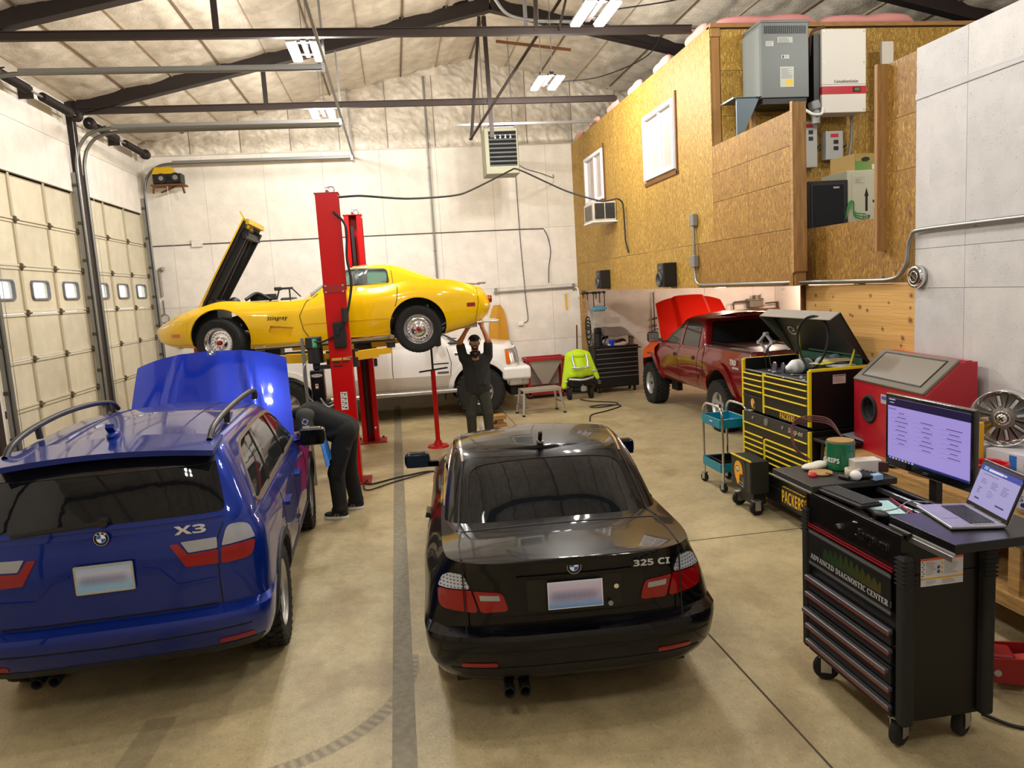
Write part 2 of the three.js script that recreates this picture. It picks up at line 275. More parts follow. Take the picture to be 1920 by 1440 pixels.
// ---- the mezzanine: board wall on the bay side, floor, inner wall, store nook ----
const R1 = 4.16, R2 = 4.42, ZM = -9.37, ZN = -5.87, MB = 2.33;
function sheetX(g, x, z0, z1, y0, y1, m, t = .012, ox = 0) { return struct('panel', mUV(bx(t, y1 - y0 - .005, Math.abs(z1 - z0) - .005, x + t / 2, (y0 + y1) / 2, (z0 + z1) / 2), 1, rnd() * 3, rnd() * 3), m, g); }
{
  const w = sgroup('wall_mezzanine'); let k = 0;
  const wins = [{ z0: -15.70, z1: -14.37, y0: 4.10, y1: 5.05 }, { z0: -11.92, z1: -10.62, y0: 4.06, y1: 5.05 }];
  const hole = (z0, z1, y0, y1, m) => {                   // a sheet with the window opening cut out
    const s = shp([[z0 + .0025, y0], [z1 - .0025, y0], [z1 - .0025, y1], [z0 + .0025, y1]]);
    let hit = false;
    for (const q of wins) { const a = Math.max(q.z0, z0 + .0025), b = Math.min(q.z1, z1 - .0025); if (a < b - .01 && q.y0 > y0) { hit = true; const e = .0; s.holes.push(new THREE.Path([[a + (a > q.z0 ? .001 : 0), q.y0], [a + (a > q.z0 ? .001 : 0), q.y1], [b - (b < q.z1 ? .001 : 0), q.y1], [b - (b < q.z1 ? .001 : 0), q.y0]].map(([x, y]) => new THREE.Vector2(x, y)))); } }
    if (!hit) return sheetX(w, R1, z0, z1, y0, y1, m);
    const g = ext(s, .012); g.applyMatrix4(new THREE.Matrix4().set(0, 0, 1, R1, 0, 1, 0, 0, 1, 0, 0, 0, 0, 0, 0, 1)); flip(g);
    struct('panel', mUV(g, 1, rnd() * 3, rnd() * 3), m, w);
  };
  const zs = [ZB, -15.9, -14.2, -13.0, -11.94, -10.60, ZM];
  for (let i = 0; i < zs.length - 1; i++) hole(zs[i], zs[i + 1], 2.93, 5.6, M.osb[k++ % 3]);
  const zl = [ZB, -16.0, -14.6, -12.2, -9.9, -7.42];
  for (let i = 0; i < zl.length - 1; i++) sheetX(w, R1, zl[i], zl[i + 1], MB, 2.93, (i > 3 ? M.osbDark : M.osb)[k++ % 3]);
  for (const [a, b] of [[2.93, 3.42], [3.42, 3.78], [3.78, 4.13]]) { sheetX(w, R1, ZM, -8.4, a, b, M.osbDark[k++ % 3]); sheetX(w, R1, -8.4, -7.42, a, b, M.osbDark[k++ % 3]); }
  // studs and core behind the sheets
  struct('core', [bx(.126, 5.55 - MB, .10, R1 + .075, (5.55 + MB) / 2, ZM - .06), bx(.12, .25, 9.45, R1 + .075, MB + .127, -12.12), bx(.12, .1, 7.5, R1 + .075, 5.52, -13.1)], M.lumber, w);
  struct('inner_lining', [bx(.01, 1.2, 7.5, R1 + .14, 3.3, -13.1), bx(.01, 1.75, 1.95, R1 + .135, 3.25, -8.4)], M.white, w);
  struct('stud', mUV(bx(.15, 1.72, .05, R1 + .065, 3.34, -7.40)), M.lumber, w);
  struct('stud', mUV(bx(.012, 1.74, .045, R1 - .006, 3.34, -7.40)), M.wood, w);
  // set-back part beyond the stud
  sheetX(w, R2, -7.62, -6.29, MB, 2.93, M.osbDark[1]); sheetX(w, R2, -6.29, ZN, MB, 3.3, M.osbDark[0]); sheetX(w, R2, -6.29, ZN, 3.3, 3.75, M.osbDark[2]); sheetX(w, R2, -6.29, ZN, 3.75, 4.24, M.osbDark[1]);
  struct('stud', mUV(bx(.1, 1.62, .04, R2 - .05, 3.43, -6.27)), M.lumber, w);
  for (const [a, b, c, d] of [[-7.62, ZN, 1.62, MB - .004], [-7.62, -6.4, .4, 1.616], [-6.396, ZN, .4, 1.616], [-7.62, ZN, 0, .396]]) struct('panel', mUV(bx(.018, d - c - .004, b - a - .004, R2 + .009, (c + d) / 2, (a + b) / 2), 1, rnd(), rnd()), M.ply, w);
  struct('post', mUV(bx(.05, MB, .05, R2 + .03, MB / 2, -7.68)), M.lumber, w);
  struct('post', mUV(bx(.04, MB, .035, R2 - .02, MB / 2, -7.645)), M.woodDark, w);
  // inner wall of the store nook, faces the camera
  let x = R1 + .14; const zz = ZM + .006; while (x < XR - .1) { const x2 = Math.min(XR, x + 1.0); for (const [a, b] of [[2.6, 3.55], [3.55, 4.5], [4.5, 5.06], [5.06, 5.56]]) struct('panel', mUV(bx(x2 - x - .005, b - a - .005, .012, (x + x2) / 2, (a + b) / 2, zz), 1, rnd() * 2, rnd() * 2), M.osb[k++ % 3], w); x = x2; }
  struct('top_plate', bx(XR - R1, .05, .12, (XR + R1) / 2, 5.6, ZM - .02), M.lumber, w);
  struct('mezzanine_floor', [bx(XR - R1 - .16, .26, 9.4, (XR + R1 + .16) / 2, MB + .14, -12.2), bx(XR - R2 - .03, .26, 1.7, (XR + R2 + .03) / 2, MB + .14, -6.75)], M.woodDark, w);
  struct('mezzanine_ceiling', bx(XR - R1 - .05, .05, 7.4, (XR + R1 + .05) / 2, 5.57, -13.12), M.grey, w);
  // window units
  wins.forEach((q, i) => {
    const wn = sgroup('window_' + (i + 1)); delete used['window_' + (i + 1)];
    const zc = (q.z0 + q.z1) / 2, yc = (q.y0 + q.y1) / 2, W = q.z1 - q.z0, H = q.y1 - q.y0, f = .06;
    struct('window_frame', [bx(.09, f, W, R1, q.y1 - f / 2, zc), bx(.09, f, W, R1, q.y0 + f / 2, zc), bx(.09, H - 2 * f, f, R1, yc, q.z0 + f / 2), bx(.09, H - 2 * f, f, R1, yc, q.z1 - f / 2), bx(.06, H - 2 * f, f * .9, R1 + .01, yc, zc + .02)], std(0xe6e8ee, .4), wn);
    struct('trim_strip', [bx(.02, .05, W + .14, R1 - .01, q.y0 - .06, zc + .03), bx(.02, H + .16, .045, R1 - .01, yc - .0, q.z1 + .06)], M.woodDark, wn);
    const gl = phys(0xd8ccc4, { transmission: .35, roughness: .06, thickness: 0 });
    for (const s of [-1, 1]) struct('pane', bx(.006, H - 2 * f, W / 2 - f - .01, R1 + .02, yc, zc + .02 + s * (W / 4 - .01)), gl, wn);
    struct('blind', bx(.01, H, W, R1 + .10, yc, zc), std(0xbfae9f, .8), wn);
  });
}
function flip(g) { const p = g.attributes.position, n = g.attributes.normal; for (let i = 0; i < p.count; i += 3) { for (const a of [p, n, g.attributes.uv]) for (let c = 0; c < a.itemSize; c++) { const t = a.getComponent(i + 1, c); a.setComponent(i + 1, c, a.getComponent(i + 2, c)); a.setComponent(i + 2, c, t); } } return g; }
{ // white sheeted wall on the camera's right-hand side
  const w = sgroup('wall_white'); let k = 0; const rows = [[0, 1.1], [1.104, 2.28], [2.284, 2.61], [2.614, 3.84], [3.844, 4.25]];
  for (let z = ZN; z < ZF;) { const z2 = Math.min(ZF, z + (k ? 1.22 : .57)); rows.forEach(([a, b], i) => struct('panel', mUV(bx(.012, b - a, z2 - z - .004, R2 + .0, (a + b) / 2, (z + z2) / 2)), M.whitewall[(k + i) % 3], w)); z = z2; k++; }
  struct('core', bx(.1, 4.24, ZF - ZN, R2 + .06, 2.12, (ZF + ZN) / 2), M.white, w);
  struct('batten', bx(.01, .05, ZF - ZN, R2 - .01, 3.86, (ZF + ZN) / 2), M.whitewall[1], w);
}
{ // steel frames
  const I = (a, b, hgt, wd, m) => { const A = V(...a), B = V(...b); const d = B.clone().sub(A), L = d.length(), s = new THREE.Matrix4().makeRotationZ(Math.atan2(d.y, d.x)); return [bx(L, .014, wd, 0, hgt / 2), bx(L, .014, wd, 0, -hgt / 2), bx(L, hgt, .012)].map((g) => g.applyMatrix4(s).translate(...A.clone().add(B).multiplyScalar(.5).toArray())); };
  for (const z of [-13.45, -9.9, -6.0, -2.2, 1.6]) {
    const f = sgroup('steel_frame'), far = z < -9.8;
    struct('rafter', I([XL + .05, 5.78, z], [RX, 7.36, z], .24, .16), M.steelDark, f); struct('rafter', I([RX, 7.36, z], [XR - .05, 5.78, z], .24, .16), M.steelDark, f);
    struct('column', mUV(bx(.09, 5.9, .14, XL + .05, 2.95, z)), M.steelDark, f); struct('column', bx(.12, 5.9, .16, XR - .08, 2.95, z), M.steelDark, f);
    if (!far) continue;
    const cyy = 5.74; struct('tie_beam', [bx(far && z < -12 ? 9.2 : 9.1, .09, .012, XL + 4.6, cyy, z), bx(9.1, .012, .07, XL + 4.6, cyy + .045, z), bx(9.1, .012, .07, XL + 4.6, cyy - .045, z)], M.steelRed, f);
    struct('hanger', bx(.075, roofY(-1.88) - cyy - .1, .03, -1.88, (roofY(-1.88) + cyy - .1) / 2, z), M.steelDark, f);
    if (z < -12) struct('brace', [bar([1.88, 7.15, z], [1.90, 5.12, z + .02], .075, .02), bar([1.80, 7.15, z], [1.53, 5.10, z], .055, .02), bar([2.95, 6.95, z + 1.6], [1.50, 5.09, z + .03], .055, .02)], M.steelDark, f);
    else struct('brace', [bar([2.1, 7.1, z], [2.05, 5.74, z], .05, .03), bar([2.75, 7.1, z], [2.35, 5.74, z], .11, .02)], M.steelRed, f);
  }
}
// ================= vehicle kit: x forward from the rear bumper, y up, z to the vehicle's right =================
function pl(v) {                                         // number or [[x, v], ...] -> monotone smooth function of x
  if (typeof v === 'function') return v; if (typeof v === 'number') return () => v;
  const n = v.length, d = [], m = []; for (let i = 0; i < n - 1; i++) d.push((v[i + 1][1] - v[i][1]) / (v[i + 1][0] - v[i][0]));
  for (let i = 0; i < n; i++) m.push(i === 0 ? d[0] : i === n - 1 ? d[n - 2] : d[i - 1] * d[i] <= 0 ? 0 : 2 * d[i - 1] * d[i] / (d[i - 1] + d[i]));
  return (x) => {
    if (x <= v[0][0]) return v[0][1]; if (x >= v[n - 1][0]) return v[n - 1][1];
    let i = 0; while (x > v[i + 1][0]) i++; const h = v[i + 1][0] - v[i][0], t = (x - v[i][0]) / h;
    return (1 + 2 * t) * (1 - t) ** 2 * v[i][1] + t * (1 - t) ** 2 * h * m[i] + t * t * (3 - 2 * t) * v[i + 1][1] + t * t * (t - 1) * h * m[i + 1];
  };
}
function gridSolid(rows, crease = 0.6) {                 // rows[k][i] = [x, y, z] on the z >= 0 side; mirrored and closed
  const pos = [], idx = [], K = rows.length, I = rows[0].length, at = new Map();
  const vert = (p, s) => { const q = [p[0], p[1], Math.abs(p[2]) < 1e-5 ? 0 : p[2] * s], k = q.map((c) => Math.round(c * 5e4)).join(); if (!at.has(k)) { at.set(k, pos.length / 3); pos.push(...q); } return at.get(k); };
  const tri = (a, b, c) => { if (a !== b && b !== c && a !== c) idx.push(a, b, c); };
  for (const s of [1, -1]) for (let k = 0; k < K - 1; k++) for (let i = 0; i < I - 1; i++) {
    const a = vert(rows[k][i], s), b = vert(rows[k][i + 1], s), c = vert(rows[k + 1][i], s), d = vert(rows[k + 1][i + 1], s);
    if (s > 0) { tri(a, b, c); tri(b, d, c); } else { tri(a, c, b); tri(b, c, d); }
  }
  let g = new THREE.BufferGeometry(); g.setAttribute('position', new THREE.Float32BufferAttribute(pos, 3)); g.setIndex(idx);
  g = toCreasedNormals(g, crease); g.setAttribute('uv', new THREE.BufferAttribute(new Float32Array(g.attributes.position.count * 2), 2)); return g;
}
function shell({ levels, cap = 0.03, sub = 3, n = [9, 44, 9], crease = 0.6, rl = .3, fl = .4, re = 2.6, fe = 2.6, capRows = [.93, .8, .6, .4, .2, 0] }) {
  const rowsL = levels.map((L) => {
    const w = pl(L.w), y = pl(L.y), o = [], RL = L.rl ?? rl, FL = L.fl ?? fl, RE = L.re ?? re, FE = L.fe ?? fe;
    for (let j = 0; j <= n[0]; j++) { const t = j / n[0] * Math.PI / 2, x = L.r + RL * (1 - Math.cos(t) ** (2 / RE)); o.push([x, y(x), w(x) * (j ? Math.sin(t) ** (2 / RE) : 0)]); }
    for (let j = 1; j < n[1]; j++) { const x = lerp(L.r + RL, L.f - FL, j / n[1]); o.push([x, y(x), w(x)]); }
    for (let j = n[2]; j >= 0; j--) { const t = j / n[2] * Math.PI / 2, x = L.f - FL * (1 - Math.cos(t) ** (2 / FE)); o.push([x, y(x), w(x) * (j ? Math.sin(t) ** (2 / FE) : 0)]); }
    return o;
  });
  const rows = [], K = levels.length, I = rowsL[0].length;
  rows.push(rowsL[0].map(([x, y]) => [x, y, 0]), rowsL[0].map(([x, y, z]) => [x, y, z * .5]));
  const cuts = [0]; for (let k = 1; k < K - 1; k++) if (levels[k].sharp) cuts.push(k); cuts.push(K - 1);
  for (let c = 0; c < cuts.length - 1; c++) {
    const a = cuts[c], b = cuts[c + 1];
    const fs = []; for (let i = 0; i < I; i++) fs.push([0, 1, 2].map((q) => { const v = []; for (let k = a; k <= b; k++) v.push([k, rowsL[k][i][q]]); return pl(v); }));
    for (let k = a; k < b; k++) for (let s = 0; s < (levels[k].sub ?? sub); s++) { const t = k + s / (levels[k].sub ?? sub); rows.push(fs.map((f) => f.map((q) => q(t)))); }
  }
  const top = rowsL[K - 1], cf = typeof cap === 'function' ? cap : (() => { const c = pl(cap); return (x, s) => c(x) * (1 - s * s); })();
  rows.push(top); for (const s of capRows) rows.push(top.map(([x, y, z]) => [x, y + cf(x, s, z), z * s]));
  return gridSolid(rows, crease);
}
const csg = new Evaluator(); csg.useGroups = false; csg.attributes = ['position', 'normal', 'uv'];
function brush(g) { const b = new Brush(g); b.updateMatrixWorld(); return b; }
function cut(g, ...tools) { let a = brush(clean(g)); for (const t of tools) { const r = csg.evaluate(a, brush(clean(t)), SUBTRACTION); r.updateMatrixWorld(); a = r; } const o = a.geometry; const q = new THREE.BufferGeometry(); for (const k of ['position', 'normal', 'uv']) q.setAttribute(k, o.attributes[k]); if (o.index) q.setIndex(o.index); return q; }
// cut and give the cut faces to a second geometry: [outside, inside]
function carve(g, tools) {
  const ev = new Evaluator(); ev.useGroups = true; ev.attributes = ['position', 'normal', 'uv'];
  const A = new Brush(clean(g), M.white); A.updateMatrixWorld(); let a = A;
  for (const t of tools) { const b = new Brush(clean(t), M.black); b.updateMatrixWorld(); const r = ev.evaluate(a, b, SUBTRACTION); r.updateMatrixWorld(); a = r; }
  const o = a.geometry.index ? a.geometry : a.geometry, mats = [a.material].flat(), outs = [[], []];
  const idx = o.index ? o.index.array : null, total = idx ? idx.length : o.attributes.position.count;
  const groups = o.groups.length ? o.groups : [{ start: 0, count: total, materialIndex: 0 }];
  for (const gr of groups) { const w = mats[gr.materialIndex] === M.white ? 0 : 1; for (let i = gr.start; i < Math.min(total, gr.start + gr.count); i++) outs[w].push(idx ? idx[i] : i); }
  return outs.map((list) => {
    const q = new THREE.BufferGeometry();
    for (const k of ['position', 'normal', 'uv']) { const s = o.attributes[k], n = s.itemSize, arr = new Float32Array(list.length * n); list.forEach((v, i) => { for (let c = 0; c < n; c++) arr[i * n + c] = s.array[v * n + c]; }); q.setAttribute(k, new THREE.BufferAttribute(arr, n)); }
    return q;
  });
}
const FR = {
  right: { o: V(0, 0, 4), u: V(1, 0, 0), v: V(0, 1, 0), d: V(0, 0, -1) }, left: { o: V(0, 0, -4), u: V(1, 0, 0), v: V(0, 1, 0), d: V(0, 0, 1) },
  rear: { o: V(-3, 0, 0), u: V(0, 0, 1), v: V(0, 1, 0), d: V(1, 0, 0) }, front: { o: V(10, 0, 0), u: V(0, 0, 1), v: V(0, 1, 0), d: V(-1, 0, 0) }, top: { o: V(0, 6, 0), u: V(1, 0, 0), v: V(0, 0, 1), d: V(0, -1, 0) },
};
const slant = (x, y, dx, dy) => { const L = Math.hypot(dx, dy), u = V(0, 0, 1), v = V(dx / L, dy / L, 0), d = V(dy / L, -dx / L, 0).multiplyScalar(Math.sign(dx)); return { o: V(x, y, 0).addScaledVector(d, -2), u, v, d }; };   // plane through (x, y) rising along (dx, dy)
const side = (s) => s > 0 ? FR.right : FR.left;
function patch(bvh, poly, fr, { off = .003, thick = .008, max = .07 } = {}) {   // a thin solid that follows the body behind a flat outline
  const s = Array.isArray(poly) ? shp(poly) : poly, e = s.extractPoints(5); let { shape, holes } = e;
  if (THREE.ShapeUtils.isClockWise(shape)) shape = shape.slice().reverse(); holes = holes.map((h) => THREE.ShapeUtils.isClockWise(h) ? h : h.slice().reverse());
  const P = [...shape, ...holes.flat()].map((p) => [p.x, p.y]); let T = THREE.ShapeUtils.triangulateShape(shape, holes).map((t) => [...t]);
  const mid = new Map(), len = (a, b) => Math.hypot(P[a][0] - P[b][0], P[a][1] - P[b][1]);
  for (let pass = 0, more = true; more && pass < 40; pass++) {
    more = false; const N = [];
    for (const t of T) {
      const L = [len(t[0], t[1]), len(t[1], t[2]), len(t[2], t[0])], k = L.indexOf(Math.max(...L));
      if (L[k] <= max) { N.push(t); continue; } more = true;
      const a = t[k], b = t[(k + 1) % 3], c = t[(k + 2) % 3], key = a < b ? a + '_' + b : b + '_' + a;
      if (!mid.has(key)) { mid.set(key, P.length); P.push([(P[a][0] + P[b][0]) / 2, (P[a][1] + P[b][1]) / 2]); }
      const m = mid.get(key); N.push([a, m, c], [m, b, c]);
    }
    T = N;
  }
  const ray = new THREE.Ray(), H = P.map(([a, b]) => { ray.origin.copy(fr.o).addScaledVector(fr.u, a).addScaledVector(fr.v, b); ray.direction.copy(fr.d); const h = bvh.raycastFirst(ray, THREE.DoubleSide); if (!h) return null; const n = h.face.normal.clone(); if (n.dot(fr.d) > 0) n.negate(); if (n.dot(fr.d) > -.12) n.addScaledVector(fr.d, -.3).normalize(); return { p: h.point, n }; });
  T = T.filter((t) => t.every((i) => H[i])); if (!T.length) return new THREE.BoxGeometry(1e-3, 1e-3, 1e-3).translate(1, .8, 0);
  const top = [], bot = []; H.forEach((h) => { const p = h ? h.p.clone().addScaledVector(h.n, off) : V(0, 0, 0), q = h ? h.p.clone().addScaledVector(h.n, off - thick) : p; top.push(p.x, p.y, p.z); bot.push(q.x, q.y, q.z); });
  // orient against the ray
  const f0 = fr.u.clone().cross(fr.v).dot(fr.d) > 0; if (f0) T = T.map(([a, b, c]) => [a, c, b]);
  const mk = (arr, t) => { const g = new THREE.BufferGeometry(); g.setAttribute('position', new THREE.Float32BufferAttribute(arr, 3)); g.setIndex(t.flat()); g.computeVertexNormals(); return g; };
  const edge = new Map(); for (const t of T) for (let k = 0; k < 3; k++) { const a = t[k], b = t[(k + 1) % 3], r = b + '_' + a; if (edge.has(r)) edge.delete(r); else edge.set(a + '_' + b, [a, b]); }
  const sd = []; for (const [a, b] of edge.values()) { const A = top.slice(a * 3, a * 3 + 3), B = top.slice(b * 3, b * 3 + 3), C = bot.slice(a * 3, a * 3 + 3), Dd = bot.slice(b * 3, b * 3 + 3); sd.push(...A, ...C, ...B, ...B, ...C, ...Dd); }
  const sg = new THREE.BufferGeometry(); sg.setAttribute('position', new THREE.Float32BufferAttribute(sd, 3)); sg.computeVertexNormals();
  const g = merge([mk(top, T), mk(bot, T.map(([a, b, c]) => [a, c, b])), sg]), u = g.attributes.uv, p = g.attributes.position;
  for (let i = 0; i < p.count; i++) { const q = V(p.getX(i), p.getY(i), p.getZ(i)).sub(fr.o); u.setXY(i, q.dot(fr.u), q.dot(fr.v)); }
  return g;
}
function strip(pts, w, closed = false) {                 // outline of a band along a polyline
  const n = pts.length, L = [], R = [];
  for (let i = 0; i < n; i++) { const a = pts[closed ? (i - 1 + n) % n : Math.max(0, i - 1)], b = pts[closed ? (i + 1) % n : Math.min(n - 1, i + 1)], l = Math.hypot(b[0] - a[0], b[1] - a[1]) || 1, nx = -(b[1] - a[1]) / l * w / 2, ny = (b[0] - a[0]) / l * w / 2; L.push([pts[i][0] + nx, pts[i][1] + ny]); R.push([pts[i][0] - nx, pts[i][1] - ny]); }
  if (!closed) return shp([...L, ...R.reverse()]);
  const s = shp(L), s2 = shp(R), area = (q) => Math.abs(THREE.ShapeUtils.area(q.getPoints())), [out, inn] = area(s) > area(s2) ? [L, R] : [R, L]; const S = shp(out); S.holes.push(new THREE.Path(inn.map(([x, y]) => new THREE.Vector2(x, y)))); return S;
}
const round = (pts, r = .06, k = 5) => {                 // round the corners of an outline
  const o = [], n = pts.length;
  for (let i = 0; i < n; i++) { const p = pts[i], a = pts[(i - 1 + n) % n], b = pts[(i + 1) % n], la = Math.hypot(a[0] - p[0], a[1] - p[1]), lb = Math.hypot(b[0] - p[0], b[1] - p[1]), q = Math.min(p[2] ?? r, la * .45, lb * .45); const A = [p[0] + (a[0] - p[0]) / la * q, p[1] + (a[1] - p[1]) / la * q], B = [p[0] + (b[0] - p[0]) / lb * q, p[1] + (b[1] - p[1]) / lb * q]; for (let j = 0; j <= k; j++) { const t = j / k; o.push([(1 - t) ** 2 * A[0] + 2 * t * (1 - t) * p[0] + t * t * B[0], (1 - t) ** 2 * A[1] + 2 * t * (1 - t) * p[1] + t * t * B[1]]); } }
  return o;
};
const mz = (pts) => pts.map(([z, y, r]) => [-z, y, r]).reverse();
function frameTool(poly, fr, depth) {                    // prism along the view direction of a frame
  const s = Array.isArray(poly) ? shp(poly) : poly; const g = ext(s, depth), m = new THREE.Matrix4().makeBasis(fr.u, fr.v, fr.d).setPosition(fr.o), det = m.determinant();
  g.applyMatrix4(m); return det < 0 ? flip(clean(g)) : clean(g);
}
const paint = (c, o = {}) => phys(c, { roughness: .32, metalness: .2, specularIntensity: .4, clearcoat: 1, clearcoatRoughness: .04, ...o });
const glassM = (c, tr = .5) => phys(c, { transmission: tr, roughness: .03, thickness: 0, ior: 1.5 });
const tintM = phys(0x0b0d0f, { roughness: .04, clearcoat: 1, clearcoatRoughness: .02 });
const redLens = phys(0x8c0309, { roughness: .15, specularIntensity: .3, clearcoat: 1, clearcoatRoughness: .05 }), clearLens = phys(0xa4a8b0, { roughness: .25, metalness: .5, clearcoat: 1 }), amberLens = phys(0xd8660a, { roughness: .2, clearcoat: 1 });
const gapM = std(0x050506, .8);
function wheel(car, x, y, z, R, W, rr_, style, { steer = 0, rimM = M.alu, cap = M.black, blocks = 0, label } = {}) {
  const o = new THREE.Group(); o.name = 'wheel'; car.add(o); o.position.set(x, y, z); o.rotation.y = steer + (z < 0 ? Math.PI : 0); if (label) o.userData.label = label;
  const rot = (g) => g.rotateX(Math.PI / 2);              // lathe axis y -> +z is the outer face
  const h = W / 2, T = [[rr_, -h * .82], [rr_ + .012, -h * .9], [R * .86, -h], [R * .95, -h * .93], [R - .006, -h * .74], [R, -h * .6], [R, h * .6], [R - .006, h * .74], [R * .95, h * .93], [R * .86, h], [rr_ + .012, h * .9], [rr_, h * .82]];
  const tg = [rot(lathe(T, 56))];
  const nb = blocks || 40, bd = blocks ? .018 : .006;
  for (let i = 0; i < nb; i++) for (const [q, wd, ph] of blocks ? [[-.74, .4, 0], [-.25, .38, .5], [.25, .38, 0], [.74, .4, .5]] : [[-.6, .42, 0], [-.12, .34, .5], [.35, .34, 0], [.75, .3, .5]]) { const a = (i + ph) / nb * Math.PI * 2; const rad = R - (Math.abs(q) > .7 ? .012 : .002); tg.push(bx(Math.PI * 2 * R / nb * .66, bd * 2, W * wd * .52, 0, rad, q * h, 0, blocks ? .25 * Math.sign(q) : .12, 0).applyMatrix4(new THREE.Matrix4().makeRotationZ(a))); }
  part(o, 'tire', tg, M.rubber);
  const rim = [rot(lathe([[rr_ * .99, -h * .8], [rr_ * .93, -h * .6], [rr_ * .9, h * .5], [rr_ * .97, h * .72], [rr_ * 1.01, h * .84], [rr_ * 1.03, h * .88], [rr_ * 1.0, h * .80], [rr_ * .94, h * .66]], 44))];
  const fz = h * .45;
  if (style === 'rally') {
    rim.push(rot(lathe([[.02, fz + .0], [rr_ * .3, fz + .005], [rr_ * .38, fz - .02], [rr_ * .62, fz - .035], [rr_ * .78, fz - .01], [rr_ * .92, fz - .05]], 44)));
    for (let i = 0; i < 20; i++) { const a = i / 20 * Math.PI * 2; rim.push(sp(.016, Math.cos(a) * rr_ * .70, Math.sin(a) * rr_ * .70, fz - .02, 1, 1, .6, 8)); }
    for (let i = 0; i < 5; i++) { const a = i / 5 * Math.PI * 2; rim.push(cy(.012, .012, .03, Math.cos(a) * rr_ * .33, Math.sin(a) * rr_ * .33, fz, Math.PI / 2, 0, 0, 8)); }
    part(o, 'rim', rim, M.chrome); part(o, 'center_cap', rot(lathe([[0, fz + .05], [.028, fz + .048], [.034, fz + .01]], 16)), std(0xa01018, .3, .3), 'small red centre cap');
  } else {
    const n = +style.slice(5), wd = rr_ * (n > 6 ? .13 : .2);
    for (let i = 0; i < n; i++) { const a = i / n * Math.PI * 2, s = shp([[-wd * .8, rr_ * .16], [wd * .8, rr_ * .16], [wd * .55, rr_ * .6], [wd * .95, rr_ * .95], [-wd * .95, rr_ * .95], [-wd * .55, rr_ * .6]]); rim.push(ext(s, .03, .006).translate(0, 0, fz - .02).applyMatrix4(new THREE.Matrix4().makeRotationZ(a))); }
    rim.push(rot(lathe([[0, fz + .02], [rr_ * .2, fz + .015], [rr_ * .26, fz - .02]], 24)));
    part(o, 'rim', rim, rimM); part(o, 'brake_disc', rot(lathe([[.03, -.01], [rr_ * .82, -.01], [rr_ * .82, .01], [.03, .01]], 32)), M.steel); part(o, 'center_cap', rot(lathe([[0, fz + .03], [.03, fz + .028], [.034, fz + .01]], 16)), cap);
  }
  return o;
}
function roundel(parent, r, pos, rot) {                   // round black badge with blue and white quarters
  const t = canvasTex(128, 128, (c) => { c.fillStyle = '#0a0a0c'; c.fillRect(0, 0, 128, 128); for (let q = 0; q < 4; q++) { c.fillStyle = q % 2 ? '#f2f4f8' : '#1c64c8'; c.beginPath(); c.moveTo(64, 64); c.arc(64, 64, 38, q * Math.PI / 2, (q + 1) * Math.PI / 2); c.fill(); } c.strokeStyle = '#d8dade'; c.lineWidth = 3; c.beginPath(); c.arc(64, 64, 38, 0, 7); c.stroke(); c.beginPath(); c.arc(64, 64, 61, 0, 7); c.stroke(); c.fillStyle = '#fff'; c.font = 'bold 22px sans-serif'; c.textAlign = 'center'; c.fillText('M', 64, 21); c.save(); c.translate(64, 64); c.rotate(-.72); c.fillText('B', 0, -43); c.rotate(1.44); c.fillText('W', 0, -43); c.restore(); });
  const o = mesh('roundel_badge', new THREE.CylinderGeometry(r, r * 1.04, .008, 32), [M.chrome, std(0xffffff, .25, 0, { map: t }), M.chrome], parent); o.position.set(...pos); o.rotation.set(...rot, 'YXZ'); return o;
}
const plateDraw = (smudge) => (c, w, h) => {              // a washed-out number plate: pale sky tones, the characters blurred away
  const g = c.createLinearGradient(0, 0, 0, h); smudge.forEach((s, i) => g.addColorStop(i / (smudge.length - 1), s)); c.fillStyle = g; c.fillRect(0, 0, w, h);
  for (let i = 0; i < 9; i++) { const x = w * (.12 + i * .09); const q = c.createRadialGradient(x, h * .55, 2, x, h * .55, h * .3); q.addColorStop(0, `rgba(${90 + i * 6},${110},${150},.45)`); q.addColorStop(1, 'rgba(120,130,160,0)'); c.fillStyle = q; c.fillRect(0, 0, w, h); }
  c.strokeStyle = 'rgba(240,244,248,.9)'; c.lineWidth = w * .03; c.strokeRect(0, 0, w, h);
};
